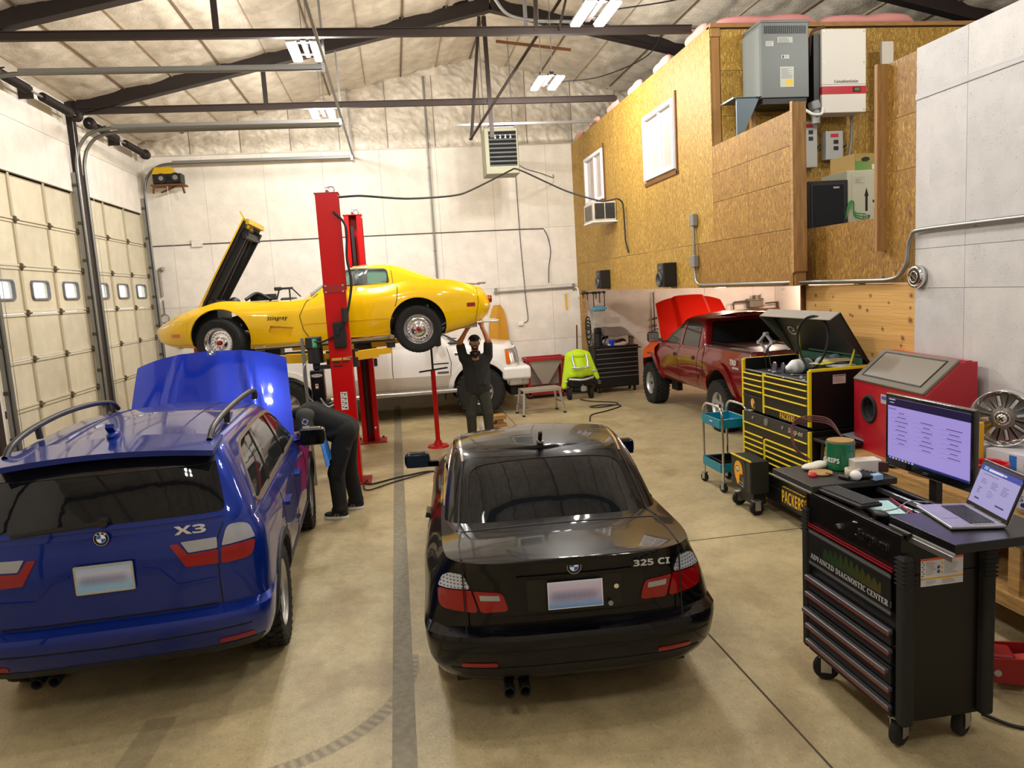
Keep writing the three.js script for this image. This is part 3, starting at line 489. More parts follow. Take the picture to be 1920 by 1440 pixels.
// generic body: lower shell, cabin shell, wheel wells, cabin hollow, windows
function vehicle(car, o) {
  const lower = shell(o.lower), cab = shell(o.cabin), bvh = new MeshBVH(merge([lower, cab])), cabB = new MeshBVH(clean(cab));
  const inset = { ...o.cabin, cap: (x, s) => pl(o.cabin.cap)(x) * (1 - s * s) - .035, sub: 1, n: [5, 20, 5], levels: [...[o.floor ?? .45, pl(o.cabin.levels[0].y)(2) - .06].map((y) => ({ ...o.cabin.levels[0], y, r: Math.max(o.cabin.levels[0].r + .12, o.wheels[0][0] + o.wheels[0][2] + .02), f: Math.min(o.cabin.levels[0].f - .1, o.wheels[1][0] - o.wheels[1][2] - .02), w: o.hollowW })), ...o.cabin.levels.map((L) => ({ ...L, r: L.r + .07, f: L.f - .07, w: ((w) => (x) => w(x) - .055)(pl(L.w)) }))] };
  inset.levels = inset.levels.map((L, i, a) => i === a.length - 1 ? { ...L, y: ((f) => (x) => f(x) - .025)(pl(L.y)) } : L);
  const hollow = shell(inset);
  const wells = o.wheels.map(([x, y, r, w]) => [1, -1].map((s) => cy(r, r, .44, x, y, s * (w - .12), Math.PI / 2, 0, 0, 40))).flat();
  const lower2 = o.pre ? cut(lower, ...o.pre) : lower;
  const [out, well] = carve(lower2, [...wells, hollow, ...(o.extra ?? [])]);
  mesh('body', out, o.paint, car); mesh('wheel_well', well, o.well ?? M.plastic, car);
  const tools = o.open === false ? [] : o.windows.map(([poly, fr, depth]) => frameTool(poly, fr, depth));
  const [cout, cin] = o.open === false ? [cab, null] : carve(cab, [hollow, ...tools]);
  mesh('cabin', cout, o.paint, car); if (cin) mesh('headliner', cin, std(0x2b2a2a, .9), car);
  const P = (name, poly, fr, m, opt, label) => mesh(name, patch(bvh, poly, fr, opt), m, car, label);
  for (const [poly, fr, , gm, name] of o.windows) for (const f of fr === FR.right ? [FR.right, FR.left] : [fr]) mesh(name ?? 'window', patch(cabB, poly, f, { off: -.004, thick: .005, max: .09 }), gm, car);
  return { P, bvh, cabB, lower, cab };
}
function seats(car, list, m) { for (const [x, z, y = .55, s = 1] of list) { part(car, 'seat', [rb(.5 * s, .16, .5, .06, x + .1, y, z), rb(.14, .62 * s, .5, .06, x - .16, y + .36, z, 0, 0, .2), rb(.09, .17, .27, .04, x - .26, y + .76 * s, z, 0, 0, .15)], m); } }
function steering(car, x, y, z) { const g = tor(.18, .014, 0, 0, 0, 0, Math.PI / 2, 0, 28); g.applyMatrix4(new THREE.Matrix4().makeRotationZ(.4)); part(car, 'steering_wheel', [g.translate(x, y, z), rod([x, y, z], [x + .35, y - .16, z], .025), bar([x, y, z - .17], [x, y, z + .17], .03)], M.plastic); }
function sheet(f, nu, nv, t) {                            // closed thin sheet from f(u, v) -> [x, y, z], thickness t along its normal
  const P = [], top = [], N = [];
  for (let j = 0; j <= nv; j++) for (let i = 0; i <= nu; i++) P.push(...f(i / nu, j / nv));
  const idx = [], W = nu + 1; for (let j = 0; j < nv; j++) for (let i = 0; i < nu; i++) { const a = j * W + i; idx.push(a, a + 1, a + W, a + 1, a + W + 1, a + W); }
  const g = new THREE.BufferGeometry(); g.setAttribute('position', new THREE.Float32BufferAttribute(P, 3)); g.setIndex(idx); g.computeVertexNormals();
  const n = g.attributes.normal, Q = P.map((v, i) => v - n.array[i] * t), b = new THREE.BufferGeometry(); b.setAttribute('position', new THREE.Float32BufferAttribute(Q, 3)); const ri = []; for (let i = 0; i < idx.length; i += 3) ri.push(idx[i], idx[i + 2], idx[i + 1]); b.setIndex(ri); b.computeVertexNormals();
  const rim = []; for (let i = 0; i < nu; i++) rim.push([i, i + 1], [nv * W + i + 1, nv * W + i]); for (let j = 0; j < nv; j++) rim.push([(j + 1) * W, j * W], [j * W + nu, (j + 1) * W + nu]);
  const sd = []; for (const [a, c] of rim) { const A = P.slice(a * 3, a * 3 + 3), B = P.slice(c * 3, c * 3 + 3), C = Q.slice(a * 3, a * 3 + 3), Dd = Q.slice(c * 3, c * 3 + 3); sd.push(...A, ...C, ...B, ...B, ...C, ...Dd); }
  const s = new THREE.BufferGeometry(); s.setAttribute('position', new THREE.Float32BufferAttribute(sd, 3)); s.computeVertexNormals(); return merge([g, b, s]);
}
// ================= the dark coupe =================
{
  const car = thing('coupe', 'near-black two-door coupe with red tail lamps and a chrome 325 CI badge', 'car', [.86, 0, -3.86], THREE.MathUtils.degToRad(85.9));
  const pm = paint(0x05060c, { roughness: .3, metalness: 0, specularIntensity: .1, clearcoat: .65 });
  const rw = [[-.585, .06, .1], [.585, .06, .1], [.53, .70, .10], [-.53, .70, .10]], rfr = slant(.66, .945, .66, .385), sw = round([[1.24, .995, .03], [1.46, 1.17, .2], [1.78, 1.285, .2], [2.25, 1.275, .2], [2.66, 1.12, .2], [2.98, .965, .03], [2.2, .955, .1], [1.45, .962, .1]]);
  const wf = slant(3.10, .95, -.75, .42), ws = [[-.58, .06, .1], [.58, .06, .1], [.47, .70, .08], [-.47, .70, .08]];
  const v = vehicle(car, {
    paint: pm, hollowW: .66, floor: .4, wheels: [[1.0, .315, .355, .80], [3.725, .315, .355, .80]],
    lower: { rl: .34, fl: .6, re: 3.0, fe: 2.6, sub: 3, cap: [[0, .012], [1, .03], [3.2, .03], [3.8, .045], [4.4, .02]], levels: [
      { y: .19, w: .74, r: .24, f: 4.30 }, { y: .27, w: .80, r: .12, f: 4.40 }, { y: .40, w: .85, r: .035, f: 4.46 }, { y: .53, w: [[0, .862], [1, .872], [2.4, .862], [3.7, .872], [4.4, .84]], r: 0, f: 4.48 },
      { y: .575, w: [[0, .862], [1, .878], [2.4, .862], [3.7, .874], [4.4, .84]], r: .012, f: 4.48, sharp: 1, sub: 2 }, { y: [[0, .60], [1, .61], [4, .60]], w: [[0, .84], [1, .878], [2.4, .862], [3.7, .872], [4.4, .82]], r: .088, f: 4.47, sharp: 1 },
      { y: [[0, .74], [1, .76], [3.6, .72], [4.45, .64]], w: [[0, .785], [1, .872], [2.4, .86], [3.7, .862], [4.4, .78]], r: .080, f: 4.44 }, { y: [[0, .89], [1, .875], [3.2, .84], [4.0, .75], [4.42, .67]], w: [[0, .735], [1, .81], [2.4, .83], [3.7, .80], [4.4, .7]], r: .068, f: 4.40 },
      { y: [[0, .985], [.3, .99], [1, .965], [2, .945], [3.1, .92], [3.8, .82], [4.3, .70]], w: [[0, .69], [.5, .735], [1.2, .75], [2.5, .755], [3.5, .73], [4.3, .6]], r: .035, f: 4.33, rl: .30 }] },
    cabin: { rl: .42, fl: .45, re: 2.5, fe: 2.3, sub: 3, cap: [[1.4, .02], [1.9, .03], [2.5, .02]], levels: [
      { y: .90, w: .735, r: .58, f: 3.22 }, { y: .98, w: .728, r: .72, f: 3.06 }, { y: 1.12, w: [[1, .69], [2, .715], [3, .70]], r: .95, f: 2.80 }, { y: 1.245, w: .665, r: 1.18, f: 2.56 }, { y: [[1.3, 1.305], [1.9, 1.33], [2.5, 1.30]], w: .62, r: 1.33, f: 2.40 }, { y: [[1.4, 1.325], [1.9, 1.348], [2.5, 1.315]], w: .55, r: 1.41, f: 2.30 }] },
    windows: [[sw, FR.right, 8, tintM, 'side_window'], [round(rw), rfr, 2.75, glassM(0x20242a, .6), 'rear_window'], [round(ws), wf, 2.5, glassM(0x8a9298, .8), 'windshield']],
  });
  const { P } = v;
  for (const s of [-1, 1]) {
    P('window_trim', strip(sw, .022, true), side(s), M.chrome, { off: .006, max: .09 });
    P('sill_gap', strip([[1.42, .30], [2.95, .30]], .012), side(s), gapM);
    P('door_gap', strip([[1.55, .95], [1.50, .6], [1.56, .30]], .008), side(s), gapM); P('door_gap', strip([[2.98, .94], [3.03, .6], [3.0, .3]], .008), side(s), gapM);
    P('body_molding', strip([[1.45, .56], [3.0, .56]], .05), side(s), pm, { off: .014, thick: .02 });
    P('door_handle', rrect(.2, .035, .016, 1.78, .80), side(s), pm, { off: .03, thick: .03 });
    const q = (a) => s > 0 ? a : mz(a);
    P('tail_lamp', round(q([[.545, .69], [.765, .705, .08], [.765, .81, .02], [.58, .82, .01]]), .03), FR.rear, redLens, { off: .010, thick: .02 }, 'red outer tail lamp');
    P('indicator_lens', round(q([[.585, .828, .01], [.762, .818, .01], [.72, .905, .05], [.625, .912, .02]]), .02), FR.rear, std(0xffffff, .2, .2, { map: rep(canvasTex(64, 64, (c) => { c.fillStyle = '#c8ccd8'; c.fillRect(0, 0, 64, 64); c.fillStyle = '#6e7488'; for (let i = 0; i < 3; i++) for (let j = 0; j < 3; j++) c.fillRect(i * 21 + 3, j * 21 + 3, 12, 10); }), .06) }), { off: .010, thick: .02 }, 'clear upper lens');
    P('inner_lamp', round(q([[.375, .695, .03], [.532, .69], [.568, .815, .01], [.405, .805, .03]]), .02), FR.rear, redLens, { off: .008, thick: .02 });
    P('reverse_lamp', q([[.42, .76], [.53, .762], [.535, .793], [.425, .79]]), FR.rear, clearLens, { off: .012, thick: .01 });
    P('bumper_reflector', rrect(.20, .028, .012, s * .56, .40), FR.rear, redLens, { off: .006 });
    P('trunk_gap', strip([[s * .605, .925], [s * .615, .985]], .008), FR.rear, gapM);
    P('trunk_gap', strip([[.06, s * .62], [.4, s * .635], [.66, s * .62]], .008), FR.top, gapM);
    const m = thing0(car, 'door_mirror', s > 0 ? undefined : 'door mirror with dark blue glass'); m.position.set(s > 0 ? 2.70 : 2.78, 0, s > 0 ? -.10 : 0);
    part(m, 'mirror_shell', [rb(.13, .145, .23, .05, 0, 1.0, s * .98), bar([.03, .95, s * .80], [.0, .96, s * .9], .07, .05)], pm); part(m, 'mirror_glass', rb(.012, .115, .195, .02, -.066, 1.0, s * .98), phys(0x0d2440, { roughness: .05, metalness: .7 }));
    wheel(car, 1.0, .315, s * .745, .315, .21, .215, 'spoke7'); wheel(car, 3.725, .315, s * .745, .315, .21, .215, 'spoke7');
    P('roof_molding', strip([[1.40, s * .575], [1.9, s * .59], [2.42, s * .57]], .016), FR.top, M.chrome, { off: .004 });
    P('cabin_gap', strip([[.70, s * .645], [.95, s * .625], [1.2, s * .60], [1.40, s * .575]], .014), FR.top, gapM, { off: .004 });
  }
  P('trunk_gap', strip([[.66, -.62], [.635, -.3], [.63, 0], [.635, .3], [.66, .62]], .012), FR.top, gapM);
  P('trunk_gap', strip([[-.47, .655], [.47, .655]], .008), FR.rear, gapM);
  P('plate_recess', round([[-.27, .68], [.27, .68], [.27, .87, .02], [-.27, .87, .02]], .02), FR.rear, std(0x04080c, .4), { off: .002 });
  P('handle_trim', round([[-.33, .875], [.33, .875], [.33, .897], [-.33, .897]], .008), FR.rear, pm, { off: .008, thick: .01 });
  P('bumper_crease', strip([[-.78, .485], [-.4, .48], [.4, .48], [.78, .485]], .010), FR.rear, gapM, { off: .002 });
  P('bumper_insert', round([[-.62, .30], [.62, .30], [.74, .375], [-.74, .375]], .03), FR.rear, std(0x0a0b12, .5), { off: .004 });
  sticker(car, 'license_plate', .312, .158, 256, plateDraw(['#d4d6ee', '#cfc0dc', '#b4b8dc', '#5f96dc']), [.055, .775, 0], [0, -Math.PI / 2, 0], .006);
  roundel(car, .041, [.055, .935, 0], [0, 0, Math.PI / 2]);
  part(car, 'badge', txt('325 CI', .047, .005).scale(1.1, .75, 1).rotateY(-Math.PI / 2).translate(.054, .925, .44), std(0xc9cbd0, .35, .3), 'chrome 325 CI lettering');
  part(car, 'trunk_lock', cy(.014, .014, .02, .065, .80, .235, 0, 0, Math.PI / 2), M.chrome);
  part(car, 'tow_eye_cover', cy(.014, .014, .01, .062, .70, .2, 0, 0, Math.PI / 2), M.grey);
  part(car, 'roof_antenna', [sp(.05, 1.46, 1.36, 0, 1.3, .5, .55), bar([1.46, 1.37, 0], [1.40, 1.44, 0], .03, .018)], M.blackGloss);
  part(car, 'brake_lamp', rb(.04, .03, .34, .012, 1.36, 1.255, 0, 0, 0, .5), std(0x27453f, .4));
  part(car, 'tail_pipe', [-.40, -.31].map((z) => place(lathe([[.030, -.1], [.034, .06], [.026, .06], [.026, -.05]], 18), .16, .20, z, 0, 0, Math.PI / 2)), M.plastic);
  part(car, 'underbody', bx(3.9, .1, 1.4, 2.3, .22, 0), M.black);
  seats(car, [[2.05, -.36, .42], [2.05, .36, .42], [1.40, -.34, .32, .7], [1.40, .34, .32, .7]], M.plastic); steering(car, 2.62, .88, -.36);
  part(car, 'parcel_shelf', bx(.5, .02, 1.1, .95, .86, 0), M.black);
}
function thing0(parent, name, label) { const g = new THREE.Group(); g.name = name; if (label) g.userData.label = label; parent.add(g); return g; }
// raised bonnet: u runs from the hinge to the front edge, v across
function bonnet(car, x, y, L, w0, w1, ang, m, bulge, t = .025, dir = 1, lbl) {
  const f = (u, v) => { const s = v * 2 - 1, w = lerp(w0, w1, u) * (1 - .0 * u), k = 1 - .10 * u * Math.abs(s) ** 3; const px = u * L * k, py = bulge(u, s), c = Math.cos(ang), q = Math.sin(ang); return [x + dir * (px * c - py * q), y + px * q + py * c, s * w * dir]; };
  return mesh('hood', sheet((u, v) => f(u, 1 - v), 20, 36, t), m, car, lbl);
}
// ================= the blue wagon =================
{
  const car = thing('wagon', 'metallic blue sport wagon with roof rails, raised hood and X3 badge', 'car', [-1.845, 0, -4.56], THREE.MathUtils.degToRad(92.2));
  const pm = paint(0x042680, { metalness: .35, roughness: .35, specularIntensity: .2, clearcoat: .8 }), grey = std(0x1c1d20, .6);
  const sw = round([[.46, 1.21, .03], [.62, 1.45, .12], [.78, 1.555, .1], [1.5, 1.585, .2], [2.25, 1.55, .2], [2.75, 1.35, .1], [3.12, 1.165, .03], [1.8, 1.17, .1], [.62, 1.175, .05]]);
  const rw = round([[-.70, 1.225, .05], [.70, 1.225, .05], [.635, 1.55, .06], [-.635, 1.55, .06]]), wf = slant(3.35, 1.15, -.8, .5), ws = round([[-.62, .05, .1], [.62, .05, .1], [.52, .78, .08], [-.52, .78, .08]]);
  const v = vehicle(car, {
    paint: pm, hollowW: .76, floor: .5, wheels: [[.93, .365, .415, .90], [3.725, .365, .415, .90]], extra: [bx(.95, .8, 1.25, 3.88, .98, 0)],
    lower: { rl: .26, fl: .5, re: 3.4, fe: 2.6, cap: [[0, .0], [3.3, .02], [4.2, .05], [4.5, .02]], levels: [
      { y: .27, w: .78, r: .28, f: 4.30 }, { y: .33, w: .86, r: .14, f: 4.42 }, { y: .46, w: .905, r: .045, f: 4.52 }, { y: [[0, .57], [.5, .60], [4.5, .6]], w: .918, r: 0, f: 4.56 }, { y: [[0, .615], [.5, .64], [4.5, .63]], w: .92, r: .012, f: 4.56, sharp: 1, sub: 2 },
      { y: [[0, .64], [.5, .665], [4.5, .66]], w: [[0, .9], [1, .924], [4, .92]], r: .085, f: 4.55, sharp: 1 }, { y: .83, w: [[0, .905], [1, .926], [2.4, .915], [3.7, .926], [4.4, .88]], r: .072, f: 4.52 }, { y: [[0, 1.03], [3, .99], [4.5, .80]], w: [[0, .895], [1, .915], [3.7, .90], [4.4, .82]], r: .085, f: 4.46 },
      { y: [[0, 1.16], [1, 1.15], [3.2, 1.10], [3.6, 1.06], [4.2, .97], [4.45, .88]], w: [[0, .855], [1, .87], [3.3, .84], [4.4, .70]], r: .11, f: 4.38 }] },
    cabin: { rl: .24, fl: .5, re: 3.2, fe: 2.4, cap: [[.3, .02], [1.4, .045], [2.4, .03]], levels: [
      { y: 1.07, w: .865, r: .09, f: 3.46 }, { y: 1.17, w: .85, r: .115, f: 3.36 }, { y: 1.33, w: [[.2, .79], [1.5, .81], [3, .80]], r: .18, f: 3.06 }, { y: 1.495, w: [[.2, .72], [1.5, .75], [3, .73]], r: .255, f: 2.78 }, { y: [[.3, 1.605], [1.5, 1.63], [2.6, 1.60]], w: [[.2, .65], [1.5, .685], [3, .65]], r: .32, f: 2.55 }, { y: [[.3, 1.635], [1.5, 1.66], [2.5, 1.63]], w: [[.2, .59], [1.5, .62], [3, .58]], r: .36, f: 2.42 }] },
    windows: [[sw, FR.right, 8, glassM(0x50565a, .78), 'side_window'], [rw, FR.rear, 3.9, glassM(0x2c3038, .7), 'rear_window'], [ws, wf, 2.6, glassM(0xb0b8bc, .85), 'windshield']],
  });
  const { P } = v;
  for (const s of [-1, 1]) {
    const q = (a) => s > 0 ? a : mz(a);
    P('window_trim', strip(sw, .026, true), side(s), std(0x9a8f88, .3, .7), { off: .006, max: .1 });
    P('window_pillar', strip([[1.15, 1.165], [1.22, 1.585]], .075), side(s), M.blackGloss, { off: .004 }); P('window_pillar', strip([[2.12, 1.155], [1.98, 1.58]], .085), side(s), M.blackGloss, { off: .004 });
    P('door_gap', strip([[1.16, 1.12], [1.2, .8], [1.42, .5], [1.44, .36]], .008), side(s), gapM); P('door_gap', strip([[2.10, 1.11], [2.16, .8], [2.12, .36]], .008), side(s), gapM); P('door_gap', strip([[3.08, 1.08], [3.14, .8], [3.1, .36]], .008), side(s), gapM);
    for (const x of [1.42, 2.36]) P('door_handle', rrect(.22, .04, .018, x, .93), side(s), pm, { off: .032, thick: .034 });
    for (const x of [.93, 3.725]) { const a = []; for (let i = 0; i <= 26; i++) { const t = -.22 + i / 26 * (Math.PI + .44); a.push([x + .445 * Math.cos(t), .365 + .445 * Math.sin(t)]); } P('arch_trim', strip(a, .06), side(s), grey, { off: .012, thick: .02, max: .05 }); }
    P('sill_cladding', [[1.40, .30], [3.25, .30], [3.22, .44], [1.44, .44]], side(s), grey, { off: .012, thick: .02 });
    P('tail_lamp', round(q([[.655, .915, .02], [.83, .925, .07], [.85, 1.025, .02], [.66, 1.015, .01]]), .02), FR.rear, redLens, { off: .012, thick: .024 }, 'red lower tail lamp');
    P('tail_lamp_upper', round(q([[.665, 1.025, .01], [.85, 1.035, .01], [.815, 1.135, .09], [.70, 1.145, .04]]), .02), FR.rear, clearLens, { off: .012, thick: .024 }, 'clear upper tail lamp');
    P('inner_lamp', round(q([[.455, .925], [.64, .92], [.64, 1.005], [.47, 1.0], [.42, 1.07], [.37, 1.07]]), .008), FR.rear, redLens, { off: .008, thick: .02 }); P('reverse_lamp', round(q([[.475, 1.01], [.64, 1.015], [.64, 1.08], [.435, 1.078]]), .008), FR.rear, clearLens, { off: .008, thick: .02 });
    P('tailgate_gap', strip([[s * .638, .66], [s * .636, 1.05], [s * .68, 1.16]], .008), FR.rear, gapM);
    P('tailgate_crease', strip(q([[.62, .83], [.40, .82], [.30, .93], [.20, .955]]), .012), FR.rear, pm, { off: .012, thick: .014 });
    P('bumper_reflector', round(q([[.60, .405], [.80, .415], [.80, .45], [.60, .44]]), .008), FR.rear, redLens, { off: .006 });
    P('bumper_cladding', round(q([[.46, .30], [.80, .33], [.86, .40], [.50, .385]]), .01), FR.rear, grey, { off: .004 });
    const m = thing0(car, 'door_mirror'); part(m, 'mirror_shell', [rb(.14, .19, .26, .06, 3.02, 1.14, s * 1.03), bar([3.04, 1.08, s * .84], [3.02, 1.1, s * .95], .08, .06)], M.blackGloss); part(m, 'mirror_glass', rb(.012, .15, .22, .03, 2.95, 1.14, s * 1.03), phys(0x101418, { roughness: .05, metalness: .7 }));
    const rail = [[.42, 1.635, .60], [.55, 1.70, .605], [.9, 1.745, .62], [1.5, 1.765, .635], [2.1, 1.745, .625], [2.45, 1.70, .605], [2.56, 1.635, .59]].map(([x, y, z]) => [x, y, s * z]);
    part(car, 'roof_rail', [tube(rail, .021, 60, 10), rod([.98, 1.66, s * .615], [.98, 1.75, s * .622], .022), rod([2.38, 1.64, s * .6], [2.38, 1.71, s * .61], .02)], std(0x2d2e31, .42, .5));
    wheel(car, .93, .365, s * .79, .365, .24, .235, 'spoke5', { blocks: 34 }); wheel(car, 3.725, .365, s * .79, .365, .24, .235, 'spoke5', { blocks: 34 });
  }
  part(car, 'roof_spoiler', [sheet((u, t) => { const z = (1 - t * 2) * .655, e = 1 - .35 * Math.abs(t * 2 - 1) ** 4; return [lerp(.56, .185 + .05 * (1 - e), u), 1.66 - .004 - .036 * u - .045 * (Math.abs(t * 2 - 1)) ** 2, z]; }, 8, 24, .035)], pm);
  P('painted_spoiler_shade', round([[-.64, 1.51], [.64, 1.51], [.62, 1.60], [-.62, 1.60]], .02), FR.rear, M.blackGloss, { off: .004 });  // black gloss sheet standing in for the shade under the spoiler
  P('tailgate_ledge', round([[-.68, 1.195], [.68, 1.195], [.68, 1.218], [-.68, 1.218]], .01), FR.rear, pm, { off: .018, thick: .02 });
  P('tailgate_gap', strip([[-.61, .662], [.61, .662]], .01), FR.rear, gapM);
  P('bumper_crease', strip([[-.80, .52], [0, .50], [.80, .52]], .008), FR.rear, gapM);
  P('bumper_lower', round([[-.46, .285], [.46, .285], [.5, .385], [-.5, .385]], .02), FR.rear, grey, { off: .004 });
  P('roof_crease', strip([[.55, .34], [2.2, .36]], .012), FR.top, pm, { off: .006, thick: .008 }); P('roof_crease', strip([[.55, -.34], [2.2, -.36]], .012), FR.top, pm, { off: .006, thick: .008 });
  sticker(car, 'license_plate', .312, .158, 256, plateDraw(['#9cc4e4', '#c8c4dc', '#9cc0e0', '#7fb4e0']), [.055, .925, 0], [0, -Math.PI / 2, 0], .006);
  part(car, 'plate_frame', ext((() => { const S = rrect(.33, .176, .01); S.holes.push(new THREE.Path(rrect(.304, .15, .006).getPoints())); return S; })(), .008).rotateY(-Math.PI / 2).translate(.058, .925, 0), M.alu);
  roundel(car, .043, [.085, 1.16, 0], [0, 0, Math.PI / 2]);
  part(car, 'badge', txt('X3', .072, .008).scale(1.6, .72, 1).rotateY(-Math.PI / 2).translate(.092, 1.155, .50), std(0xd4d6da, .35, .3), 'chrome X3 lettering');
  part(car, 'wiper', [rod([.09, 1.25, .01], [.16, 1.26, .01], .03, 12), bar([.098, 1.255, 0], [.098, 1.23, -.44], .02, .014), bar([.115, 1.24, -.02], [.12, 1.22, -.50], .012, .022)], M.plastic);
  part(car, 'roof_antenna', [sp(.075, .60, 1.70, -.02, 1.2, .55, .55), bar([.6, 1.705, -.02], [.53, 1.77, -.02], .05, .03)], pm);
  part(car, 'tail_pipe', [-.52, -.42].map((z) => place(lathe([[.030, -.1], [.036, .06], [.028, .06], [.028, -.05]], 18), .27, .25, z, 0, 0, Math.PI / 2)), M.rubber);
  part(car, 'underbody', bx(3.9, .12, 1.45, 2.3, .33, 0), M.black);
  const beige = std(0x8d8577, .85); seats(car, [[2.15, -.38, .72], [2.15, .38, .72], [1.15, -.42, .72, .9], [1.15, .0, .72, .9], [1.15, .42, .72, .9]], beige); steering(car, 2.82, 1.12, -.38);
  part(car, 'dashboard', rb(.4, .22, 1.4, .08, 3.1, .98, 0), M.plastic);
  part(car, 'engine', [rb(.5, .3, .45, .05, 3.85, .74, 0), rb(.25, .2, .35, .04, 3.6, .86, .35), cy(.09, .09, .2, 4.1, .82, -.4), tube([[3.7, .9, .3], [3.9, 1.0, .1], [4.1, .92, -.2]], .04)], M.plastic);
  bonnet(car, 3.36, 1.09, 1.04, .82, .76, 1.07, paint(0x0a2fb4, { metalness: .35 }), (u, s) => .07 * (1 - s * s) - .05 * u * u + .022 * Math.exp(-(((Math.abs(s) - lerp(.62, .42, u)) / .05) ** 2)) * (1 - .4 * u) + .012 * Math.exp(-((s / .2) ** 2)), .022, 1, 'raised blue hood seen from its painted side');  // lighter copy of the body blue: light on the hood put into colour
  roundel(car, .041, [3.36 + 1.01 * Math.cos(1.07) - .03, 1.09 + 1.01 * Math.sin(1.07) + .02, 0], [0, 0, 1.07 + .1]);
  for (const s of [-1, 1]) part(car, 'hood_strut', rod([3.6, 1.0, s * .6], [3.62, 1.5, s * .6], .01), M.black);
}
